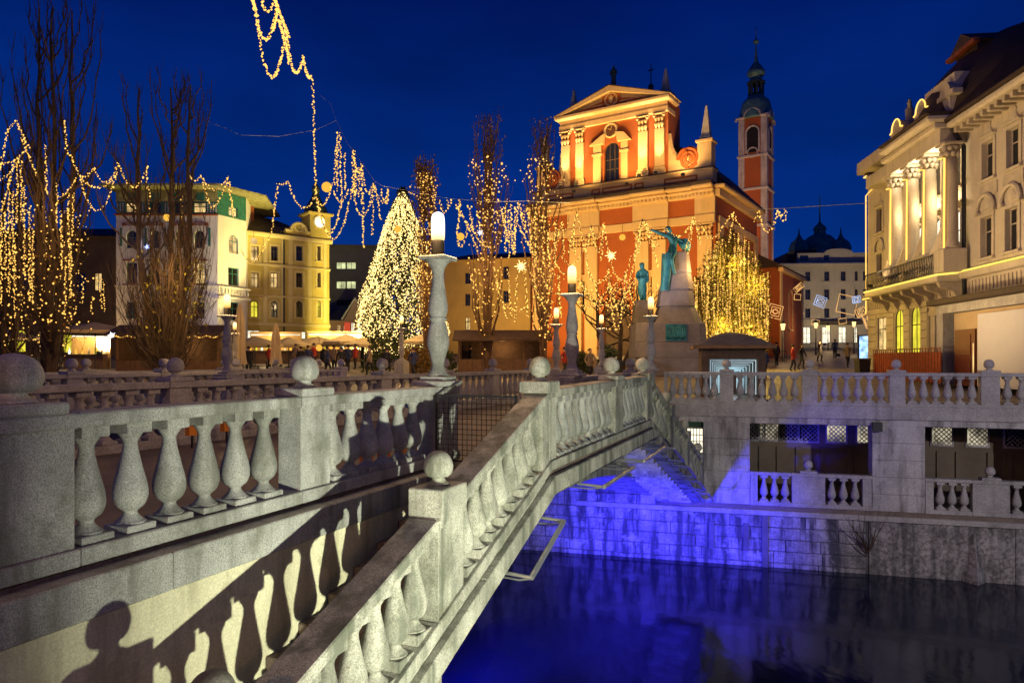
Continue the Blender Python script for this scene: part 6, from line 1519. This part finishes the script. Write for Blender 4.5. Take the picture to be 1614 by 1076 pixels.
# ------------------------------------------------------------------ wooden huts, parasols, terrace
def hut(x0, x1, Y, ytop, label, lit=None, bul=True):
    a = px(x0, 567, Y); b2 = px(x1, 567, Y); w = b2.x - a.x; z0 = ground_z(Y); zt_ = EYE - (ytop - 567) / F * Y - z0
    r = empty('wooden_hut', (a.x, Y, z0), 0, label, 'hut', 'market huts')
    n = max(8, int(w / .28))
    for i in range(n): u = w * i / n; g = MB(); g.bbox(u + .01, u + w / n - .005, 0, .06, 0, 1.0, .01); g.build('plank', MIDWOOD, r)
    g = MB(); g.box(0, .1, .06, 2.4, 0, zt_ - .3); g.box(w - .1, w, .06, 2.4, 0, zt_ - .3); g.box(.1, w - .1, 2.3, 2.4, 0, zt_ - .3); g.box(.1, w - .1, .065, 2.3, .95, 1.0); g.build('hut_wall', DARKWOOD, r)
    for i in range(int(w / 2) + 1): u = min(w - .12, i * 2.0); g = MB(); g.box(u, u + .12, -.01, .1, 1.0, zt_ - .3); g.build('post', MIDWOOD, r)
    g = MB(); g.prism([(-.7, zt_ - .38), (2.7, zt_ - .3), (2.7, zt_ - .18), (1.0, zt_ + .35), (-.7, zt_ - .26)], -.3, w + .3, 'x'); g.build('hut_roof', DARKWOOD, r)
    if bul:
        bulbs(r, [(-.2 + (w + .4) * i / 60, -.74, zt_ - .42 - .05 * math.sin(i * .9)) for i in range(61)], .035)
    point('hut_light', (a.x + w / 2, Y + 1.2, z0 + zt_ - .8), (1.0, .55, .18), 90, .2)
    return r
hut(182, 346, 42, 520, 'long wooden hut with bulbs under the eaves behind the two trunk poplar'); hut(722, 862, 44, 528, 'wooden hut with a low roof behind the tall lit poplar', bul=False)
PARA = surf('cream_canvas', (.50, .38, .22), .85, var=.1, vs=2)
def parasol(x, Y, ytop, r, label, closed=False):
    o = empty('parasol', gp(x, Y), 0, label, 'parasol', 'cafe parasols'); z0 = ground_z(Y); H = EYE - (ytop - 567) / F * Y - z0
    g = MB(); g.tube([(0, 0, 0), (0, 0, H)], .03, 6); g.lathe([(.35, 0), (.3, .08), (.05, .1)], 10); g.build('pole', BLACK, o)
    g = MB()
    if closed:
        n = 16; prof = [(.30, .9), (.24, 1.4), (.20, H * .75), (.10, H * .95), (.02, H)]; vs = []
        for rr_, z in prof:
            for j in range(n): q = rr_ * (1 + .25 * (-1) ** j) * r; vs.append((q * math.cos(j * 2 * math.pi / n), q * math.sin(j * 2 * math.pi / n), z))
        g.add(vs, [(i * n + j, i * n + (j + 1) % n, (i + 1) * n + (j + 1) % n, (i + 1) * n + j) for i in range(4) for j in range(n)])
    else:
        n = 8; vs = [(r * math.cos(j * math.pi / 4), r * math.sin(j * math.pi / 4), H - .75) for j in range(n)] + [(r * math.cos(j * math.pi / 4), r * math.sin(j * math.pi / 4), H - .55) for j in range(n)] + [(.05 * math.cos(j * math.pi / 4), .05 * math.sin(j * math.pi / 4), H) for j in range(n)]
        g.add(vs, [(i * n + j, i * n + (j + 1) % n, (i + 1) * n + (j + 1) % n, (i + 1) * n + j) for i in range(2) for j in range(n)])
    g.build('canopy', PARA, o)
parasol(378, 40, 478, 1.15, 'tall closed cream parasol beside the lamp before the yellow house', True); parasol(435, 40, 508, 1.0, 'closed cream parasol in the middle of the cafe terrace', True)
for x, Y, yt, r, lab in ((402, 50, 530, 2.0, 'open parasol at the left of the terrace below the yellow house'), (455, 52, 531, 1.7, 'open parasol just right of the closed middle parasol'), (500, 55, 530, 2.2, 'wide open parasol below the clock turret'), (545, 54, 527, 1.8, 'open parasol before the pink gabled house'), (572, 52, 531, 1.4, 'small open parasol next to the clipped shrub'), (665, 52, 527, 1.7, 'pale open parasol under the right side of the fir'), (150, 44, 508, 2.9, 'big pale square parasol between the two bare poplars'), (15, 50, 520, 2.2, 'open parasol at the left edge beside the lit cafe')): parasol(x, Y, yt, r, lab)
# lit terrace counters under the parasols
for x0, x1, Y, lab in ((388, 470, 57, 'lit cafe counter below the yellow house'), (480, 570, 60, 'lit cafe counter under the parasols near the pink house'), (100, 162, 50, 'lit cafe counter under the big pale parasol')):
    a, b2 = px(x0, 567, Y), px(x1, 567, Y); w = b2.x - a.x; r = empty('cafe_counter', (a.x, Y, ground_z(Y)), 0, lab, 'counter', 'lit cafe counters')
    g = MB(); g.box(0, w, 0, .6, 0, 1.0); g.build('counter_front', MIDWOOD, r); g = MB(); g.box(0, w, -.1, .7, 1.0, 1.06); g.build('counter_top', DARKWOOD, r)
    n = int(w / .45)
    for i in range(n):
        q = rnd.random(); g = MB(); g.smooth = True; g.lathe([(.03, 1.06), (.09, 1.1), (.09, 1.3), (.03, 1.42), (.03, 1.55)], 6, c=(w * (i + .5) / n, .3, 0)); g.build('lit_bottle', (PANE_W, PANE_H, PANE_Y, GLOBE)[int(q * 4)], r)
    g = MB(); g.box(0, w, .9, 1.0, 0, 2.6); g.build('back_panel', OCHRE, r)
    g = MB(); g.box(.1, w - .1, .80, .88, 2.3, 2.4); g.build('light_bar', PANE_H, r)
    point('terrace_light', (a.x + w / 2, Y - .3, ground_z(Y) + 2.2), (1.0, .72, .34), 260, .3)
def chairset(x, Y, lab):
    r = empty('cafe_table', gp(x, Y), 0, lab, 'table', 'cafe tables'); g = MB(); g.lathe([(.4, .74), (.4, .77)], 10); g.build('table_top', DARKWOOD, r); g = MB(); g.lathe([(.25, 0), (.04, .05), (.04, .74)], 8); g.build('table_leg', BLACK, r)
    for s in (-1, 1):
        c = empty('cafe_chair', gp(x, Y) + Vector((s * .75, 0, 0)), 0, 'chair ' + ('left' if s < 0 else 'right') + ' of the ' + lab, 'chair', 'cafe chairs'); g = MB(); g.box(-.22, .22, -.22, .22, .42, .47); g.build('seat', BLACK, c); g = MB(); g.box(s * .18, s * .22, -.22, .22, .47, .95); g.build('backrest', BLACK, c)
        for a in (-1, 1):
            for b3 in (-1, 1): g = MB(); g.tube([(a * .19, b3 * .19, 0), (a * .19, b3 * .19, .42)], .018, 4); g.build('leg', BLACK, c)
chairset(407, 41, 'cafe table beside the tall closed parasol'); chairset(420, 46, 'cafe table between the two closed parasols'); chairset(455, 44, 'cafe table right of the middle closed parasol')

# ------------------------------------------------------------------ street on the right: lamps, bin, advertising light box, barrier
def street_lamp(x, Y, ytop, lab):
    b2 = gp(x, Y); H = EYE - (ytop - 567) / F * Y - b2.z; r = empty('street_lamp', b2, 0, lab, 'street lamp', 'street lamps at the end of the street')
    g = MB(); g.tube([(0, 0, 0), (0, 0, .5), (0, 0, H)], [.11, .07, .045], 8); g.build('post', BLACK, r)
    g = MB(); g.lathe([(.12, H), (.22, H + .5), (.2, H + .55)], 8); g.build('lantern_glass', STREETG, r); g = MB(); g.lathe([(.26, H + .55), (.1, H + .75), (.02, H + .9)], 8); g.build('lantern_cap', BLACK, r)
    point('street_light', (0, -.4, H + .2), (1.0, .66, .30), 150, .2, r)
for x, Y, yt, lab in ((1234, 62, 520, 'street lamp directly right of the weeping tree'), (1262, 82, 522, 'street lamp left of the hotel entrance'), (1286, 74, 517, 'street lamp in the middle of the street before the hotel'), (1305, 88, 520, 'street lamp right of the hotel entrance, farthest one'), (1346, 78, 515, 'street lamp closest to the light box')): street_lamp(x, Y, yt, lab)
r = empty('waste_bin', gp(1359, 44), 0, 'dark waste bin with an angled lid on the street before the red fence', 'bin'); g = MB(); g.add([(-.3, -.3, 0), (.3, -.3, 0), (.3, .3, 0), (-.3, .3, 0), (-.36, -.36, .95), (.36, -.36, .95), (.36, .36, .95), (-.36, .36, .95)], [(3, 2, 1, 0), (0, 1, 5, 4), (1, 2, 6, 5), (2, 3, 7, 6), (3, 0, 4, 7), (4, 5, 6, 7)]); g.build('bin_body', BLACK, r); g = MB(); g.bbox(-.38, .38, -.38, .38, .96, 1.05, .03); g.build('lid', DARKWOOD, r)
r = empty('light_box', gp(1366, 58), R(-10), 'blue white advertising light box on the street by the pale building', 'light box'); g = MB(); g.box(-.65, .65, -.02, .15, .25, 2.3); g.build('box_frame', BLACK, r); g = MB(); g.box(-.56, .56, -.04, -.021, .4, 2.2); g.build('lit_panel', glow('ad_panel', (.35, .6, 1.0), 1.6, vary=.6, vs=2.5), r)
for i, (x0, x1, Y, lab) in enumerate(((1200, 1240, 58, 'low iron railing along the left side of the street'), (1236, 1300, 84, 'low iron railing before the hotel, left piece'), (1306, 1352, 86, 'low iron railing before the hotel, right piece'))):
    a, b2 = gp(x0, Y), gp(x1, Y); w = b2.x - a.x; r = empty('iron_railing', a, 0, lab, 'railing'); g = MB(); g.box(0, w, -.03, .03, .95, 1.0); g.box(0, w, -.02, .02, .15, .19)
    n = int(w / .16)
    for q in range(n + 1): g.box(w * q / n - .012, w * q / n + .012, -.012, .012, 0, .95)
    g.build('rail_bars', BLACK, r)
# ------------------------------------------------------------------ garlands and wires
def swag(a, b2, sag, Y, Y1=None):
    """parabolic rope between photo pixels a and b2 at depth Y"""
    Y1 = Y if Y1 is None else Y1; L = math.hypot(b2[0] - a[0], b2[1] - a[1]) + abs(sag) * 1.6; n = max(3, int(L / 2.0)); P = []
    for i in range(n + 1):
        t = i / n; P.append(px(a[0] + (b2[0] - a[0]) * t, a[1] + (b2[1] - a[1]) * t + 4 * sag * t * (1 - t), Y + (Y1 - Y) * t))
    return P
def garland(label, segs, Y, Y1=None, dens=1.25, r=.00108, jit=.0012, group='light garlands over the square'):
    """segs: (x0, y0, x1, y1, sag)"""
    xs = [s[0] for s in segs] + [s[2] for s in segs]; ys_ = [s[1] for s in segs] + [s[3] for s in segs]
    Yf = lambda y: Y if Y1 is None else Y1 + (Y - Y1) * (y - min(ys_)) / max(1, max(ys_) - min(ys_))
    root = None; g = MB(); pts = []
    for s in segs:
        P = swag(s[:2], s[2:4], s[4], Yf(s[1]), Yf(s[3]))
        if root is None: o0 = P[0].copy(); root = empty('light_garland', o0, 0, label, 'light garland', group)
        P = [p - o0 for p in P]; g.tube(P, Y / F * .55, 3, False); acc = 0
        for i in range(len(P) - 1):
            d = (P[i + 1] - P[i]).length; st = 3.0 * (Y1 or Y) / F / dens
            acc += d
            while acc > st:
                acc -= st; q = P[i + 1]; k = jit * Y; pts.append(q + Vector((rnd.uniform(-k, k), rnd.uniform(-k, k), rnd.uniform(-k, k))))
    g.build('cable', BLACK, root); bulbs(root, pts, r * Y); return root
V = lambda x, y0, y1: (x, y0, x + rnd.uniform(-2, 2), y1, 0)
garland('garland climbing in a high loop at the left edge of the photo', [(-6, 300, 12, 205, 0), (12, 205, 26, 190, 0), (26, 190, 46, 232, 3), (-6, 258, 42, 236, 8), (-6, 285, 30, 250, 8), (33, 215, 58, 276, 0)], 31)
garland('vertical light strands hanging at the left edge', [V(28, 245, 350), V(33, 250, 345), (24, 250, 4, 330, 0), V(20, 300, 420), V(8, 330, 440), V(14, 280, 460), V(2, 340, 480), V(38, 290, 430), V(46, 330, 470), V(24, 380, 500), V(52, 360, 480)], 31)
garland('light strand on the first bare poplar, left of two', [V(72, 226, 306), V(90, 285, 350)], 31)
garland('light strand on the first bare poplar, right of two, running into the long chain', [(102, 188, 104, 235, 0), (104, 235, 124, 275, -3), V(108, 300, 440), (124, 275, 92, 312, 6), V(112, 380, 470), V(96, 330, 420), V(104, 400, 500), V(116, 300, 370)], 32)
garland('double light swag between the first bare poplar and the peak before the white house', [(124, 275, 148, 264, 8), (148, 264, 186, 258, 26), (124, 275, 180, 280, 18)], 33)
garland('deep light loop hanging left of the white house', [(126, 282, 186, 262, 60)], 33.3)
garland('light swag over the left roof corner of the white house', [(187, 258, 232, 264, 34), V(232, 264, 296)], 33.6)
garland('two light swags over the right roof part of the white house', [(293, 268, 316, 278, 10), (316, 276, 360, 278, 22), (318, 280, 334, 330, 5), (334, 330, 360, 282, 6), (360, 282, 369, 345, 0)], 34)
garland('faint light strand in the branches of the two trunk poplar', [V(236, 290, 350), V(286, 305, 350)], 34.5, dens=.6)
garland('wide light loop falling from a double peak before the yellow house', [(438, 287, 429, 362, 0), (429, 362, 401, 414, 5), (401, 414, 380, 394, 6), (438, 287, 454, 286, 4), (454, 286, 497, 308, 30)], 38)
garland('very high light chain dropping from the top edge in long loops', [(397, -4, 404, 26, 0), (404, 26, 449, 60, 78), (404, 30, 436, 12, 42), (412, -4, 432, -3, 24), (432, -4, 440, 18, 0), (440, 18, 455, 58, 0), (440, 30, 452, 80, 0), (437, 18, 430, 48, 0), (449, 36, 478, 88, 50), (478, 88, 490, 120, 14), (452, 55, 455, 100, 0)], 37, 26, r=.00115)
garland('long vertical light strand below the high chain beside the clock turret', [(492, 120, 495, 200, 0), (495, 200, 498, 308, 0)], 37, 34, dens=1.2, r=.00115)
garland('light loops round the yellow globe near the clock turret', [(498, 308, 516, 312, 14), (498, 308, 540, 310, 58), (500, 316, 555, 296, 70), (516, 312, 524, 290, 4)], 38)
garland('tall bundle of light strands left of the overhead wire', [V(532, 204, 300), V(536, 206, 308), V(529, 230, 290), V(543, 238, 300), (526, 300, 548, 300, 18)], 38, dens=1.3)
garland('second bundle of light strands under the overhead wire', [V(556, 232, 300), V(559, 236, 310), (558, 240, 570, 258, 22), V(562, 262, 305), (556, 300, 588, 300, 40)], 39, dens=1.2)
garland('third bundle of light strands with a long drop to the house roofs', [V(570, 256, 320), V(572, 300, 390), V(566, 262, 310), (570, 258, 588, 288, 30), V(588, 290, 370)], 39.5, dens=1.1)
garland('short light strands running down into the top left of the fir', [(588, 286, 604, 320, 6), (590, 290, 600, 345, 0), (600, 296, 612, 300, 22), V(611, 298, 320)], 40)
garland('light swags between the fir and the tall lamp', [(692, 312, 704, 330, 12), (704, 330, 712, 314, 4), V(706, 312, 328), (718, 318, 724, 340, 0), (724, 312, 724, 345, 0)], 41)
garland('light loop beside the head of the tall lamp', [(726, 314, 720, 376, 0), (720, 376, 738, 350, 24), (724, 330, 750, 385, 0)], 41.5)
garland('light strands hanging left of the tallest lit poplar', [(738, 322, 752, 372, 10), (752, 330, 762, 385, 0), (740, 352, 775, 390, 10)], 41.8)
garland('row of bright vertical strands between the two tall lit poplars', [V(796, 320, 395), V(801, 326, 405), V(805, 318, 390), V(812, 322, 400), (818, 316, 808, 400, 0), (790, 325, 800, 380, 0)], 40, dens=1.3)
garland('light strands crossing the left church corner', [(818, 316, 830, 365, 8), (830, 320, 838, 390, 0), V(843, 330, 420), (815, 350, 840, 400, 0)], 40.5)
garland('pointed light loop on the left church pilasters', [(886, 346, 874, 402, 0), (909, 333, 896, 402, 0), (909, 333, 921, 392, 0), (884, 400, 922, 385, 24), (886, 350, 889, 400, 0), (904, 360, 906, 400, 10)], 41, dens=1.15)
garland('double light swag with two peaks in the middle of the church front', [(932, 355, 952, 352, 22), (932, 355, 924, 392, 0), (952, 352, 958, 400, 0), (933, 358, 952, 356, 40), (952, 352, 948, 410, 0), (922, 390, 930, 440, 0), (930, 440, 960, 430, 10)], 41.5, dens=1.15)
garland('large light loop low before the church door', [(960, 400, 995, 405, 38), (958, 420, 985, 440, 90), (1012, 345, 998, 408, 0), (1011, 350, 990, 460, 0)], 42, dens=1.1)
garland('tangle of light strands over the low bare tree before the church door', [(905, 470, 960, 450, 22), (930, 430, 985, 470, 30), (940, 470, 1000, 440, 26), (915, 440, 950, 490, 6), (960, 440, 975, 500, 0), (985, 430, 1000, 480, 8), (900, 420, 930, 470, 4)], 43.5, dens=1.1)
garland('light strands hanging between the poplar and the left church pilasters', [(862, 360, 868, 440, 0), (868, 390, 892, 430, 12), (876, 345, 874, 420, 0), (850, 420, 880, 460, 16), (880, 430, 884, 500, 0), (840, 440, 870, 500, 10)], 41.2, dens=1.2)
garland('fine light veil low between the two tall lit poplars', [(780, 430, 800, 500, 6), (800, 420, 806, 500, 0), (815, 430, 812, 505, 0), (790, 470, 835, 480, 14), (826, 420, 832, 500, 0), (740, 430, 770, 480, 10)], 43, dens=1.0)
garland('light rays falling from the right pilaster above the standing statue', [(1013, 345, 1006, 400, 0), (1015, 345, 1032, 392, 0), (1013, 346, 1038, 420, 0), (1017, 350, 1040, 390, 0)], 42.3, dens=1.2)
garland('light swag ending above the cloak of the seated statue', [(1050, 358, 1094, 342, 22), (1094, 342, 1080, 395, 0), (1093, 345, 1085, 400, 0), (1094, 345, 1104, 385, 0)], 43, dens=1.1)
garland('light swag over the top of the weeping tree', [(1104, 352, 1132, 368, 14), (1132, 368, 1156, 334, 0), (1156, 334, 1172, 362, 4), (1156, 334, 1150, 380, 0)], 47)
garland('last light loops before the bell tower', [(1186, 350, 1196, 334, 3), (1196, 334, 1226, 332, 32), (1226, 332, 1238, 330, 8), (1228, 336, 1240, 336, 12)], 47)
garland('light strands low on the left between poplar and white house', [(120, 425, 140, 445, 0), V(130, 440, 480), V(145, 465, 495), (145, 436, 162, 440, 4), V(163, 440, 490), V(158, 450, 485), (60, 420, 118, 432, 16), (62, 470, 110, 480, 12), V(66, 400, 470), V(84, 430, 500)], 38, dens=.8)
def wire(label, pts, Y, r=.010):
    P = [px(x, y, Y) for x, y in pts]; g = MB(); g.tube([p - P[0] for p in P], r, 4); o = g.build('overhead_wire', STEEL, None, P[0]); tag(o, label, 'wire', 'overhead wires')
wire('thin overhead wire curving from above the bundles past the fir top to the church', [(505, 150), (522, 165), (530, 190), (545, 222), (570, 256), (590, 285), (602, 293), (640, 300), (700, 312), (770, 318), (830, 317), (900, 320)], 40)
wire('thin overhead wire spanning from the bell tower to the pale building', [(1180, 331), (1240, 328), (1300, 324), (1370, 320)], 47, .02)
wire('thin dark wire sagging between the bare poplar tops and the high chain', [(325, 190), (380, 213), (440, 215), (498, 205), (530, 190)], 36, .008)
# globe lamps
for x, y, r, lab, m in ((515, 295, 8.0, 'yellow globe lamp hanging beside the clock turret', GLOBE), (627, 361, 5.5, 'small yellow globe lamp on the fir', GLOBE), (726, 373, 6, 'yellow globe lamp right of the tall lamp', GLOBE), (981, 374, 5.0, 'yellow globe lamp before the church window', GLOBE), (263, 343, 5.5, 'orange globe lamp between the trunks of the bare poplar', GLOBE), (400, 380, 5.5, 'pale globe lamp before the yellow house', PANE_W), (503, 548, 5, 'orange globe lamp above the cafe crowd', GLOBE)):
    Y = 46 if x == 627 else 39.5; c = px(x, y, Y); k = r * Y / F; o = empty('globe_lamp', c, 0, lab, 'globe lamp', 'round hanging lamps')
    g = MB(); g.smooth = True; g.lathe([(k * math.sin(i * math.pi / 10) + .001, -k * math.cos(i * math.pi / 10)) for i in range(11)], 14); g.build('globe', m, o); g = MB(); g.tube([(0, 0, k), (0, 0, k + .5)], .012, 4); g.build('cord', BLACK, o)
# star lamps
def star(x, y, r, Y, m, lab):
    c = px(x, y, Y); k = r * Y / F; o = empty('star_light', c, 0, lab, 'star light', 'small star lights'); g = MB()
    for i in range(10): a = i * math.pi / 5; d = Vector((math.cos(a), rnd.uniform(-.3, .3), math.sin(a))); g.tube([(0, 0, 0), d * k * (1 if i % 2 else .7)], [k * .16, k * .02], 4)
    g.octa((0, 0, 0), k * .4); g.build('rays', m, o); point('star_glow', c + Vector((0, -.3, 0)), (.6, .65, 1.0) if m is not BULBW else (1, .8, .4), 12, .1)
star(690, 391, 7, 38, BLUEB, 'blue star light beside the capital of the tall lamp'); star(757, 367, 5, 41, WHITEB, 'white star light in the tallest lit poplar'); star(232, 389, 5, 34, BLUEB, 'violet star light before the white house'); star(176, 528, 6, 35, WHITEB, 'cool white star light above the wooden hut'); star(821, 420, 11, 40, BULBW, 'big gold star light between the lit poplars'); star(963, 403, 10, 41, BULBW, 'gold star light before the church window'); star(1075, 473, 4, 47, BULBW, 'small gold star light beside the monument')
# light figures over the street
def figure(x, y, w, h, Y, rot, m, lab, inner=2):
    c = px(x, y, Y); k = Y / F; o = empty('light_figure', c, 0, lab, 'light figure', 'square light figures over the street'); o.rotation_euler = (0, R(rot), 0); g = MB()
    for q in range(inner):
        f = 1 - q * .36; a, b2 = w * k * f / 2, h * k * f / 2; g.tube([(-a, 0, -b2), (a, 0, -b2), (a, 0, b2), (-a, 0, b2), (-a, 0, -b2)], .032, 4)
    if inner > 1: g.tube([(-w * k * .3, 0, 0), (0, 0, h * k * .2), (w * k * .3, 0, 0), (0, 0, -h * k * .2), (-w * k * .3, 0, 0)], .025, 4)
    g.build('light_tube', m, o); g = MB(); g.tube([(0, 0, h * k / 2), (0, 0, h * k / 2 + 1.2)], .01, 3); g.build('cord', BLACK, o)
FIGM = glow('figure_light', (1.0, .52, .16), 1.15); FIGB = glow('figure_blue', (.45, .62, 1.0), 1.2)
figure(1222, 491, 21, 21, 58, 14, FIGM, 'tilted square light figure at the corner of the church side wall', 3); figure(1259, 453, 16, 8, 74, -40, FIGM, 'flat slanted light figure, highest on the street'); figure(1257, 468, 10, 9, 74, 5, FIGM, 'small square light figure under the slanted one', 1)
figure(1293, 475, 17, 16, 72, 20, FIGB, 'blue white square light figure in the middle of the street'); figure(1335, 480, 30, 28, 68, 12, FIGM, 'largest square light figure near the pale building', 1); figure(1350, 472, 13, 10, 66, -8, FIGB, 'small white light figure on the largest one'); figure(1357, 492, 16, 13, 64, -25, FIGM, 'tilted light figure right of the largest one')
figure(1260, 495, 10, 11, 80, 40, FIGM, 'small diamond light figure low left on the street', 1); figure(1285, 508, 12, 8, 82, 10, FIGM, 'small light figure low in the street middle', 1); figure(1328, 506, 12, 8, 78, -10, FIGM, 'small reddish light figure above the hotel canopy', 1); figure(1366, 506, 8, 22, 62, -20, FIGM, 'narrow light figure beside the pale building corner', 2)
# light of the garlands on the square
for (x, y, Y, w) in ((40, 330, 30, 320), (150, 480, 36, 260), (265, 430, 31.5, 260), (265, 520, 31, 160), (520, 330, 37, 260), (560, 380, 40, 200), (800, 380, 38.5, 300), (905, 420, 39.5, 260), (985, 430, 40, 260), (1100, 420, 44, 200)):
    point('garland_light', px(x, y, Y), (1.0, .58, .18), w * 1.5, .6)
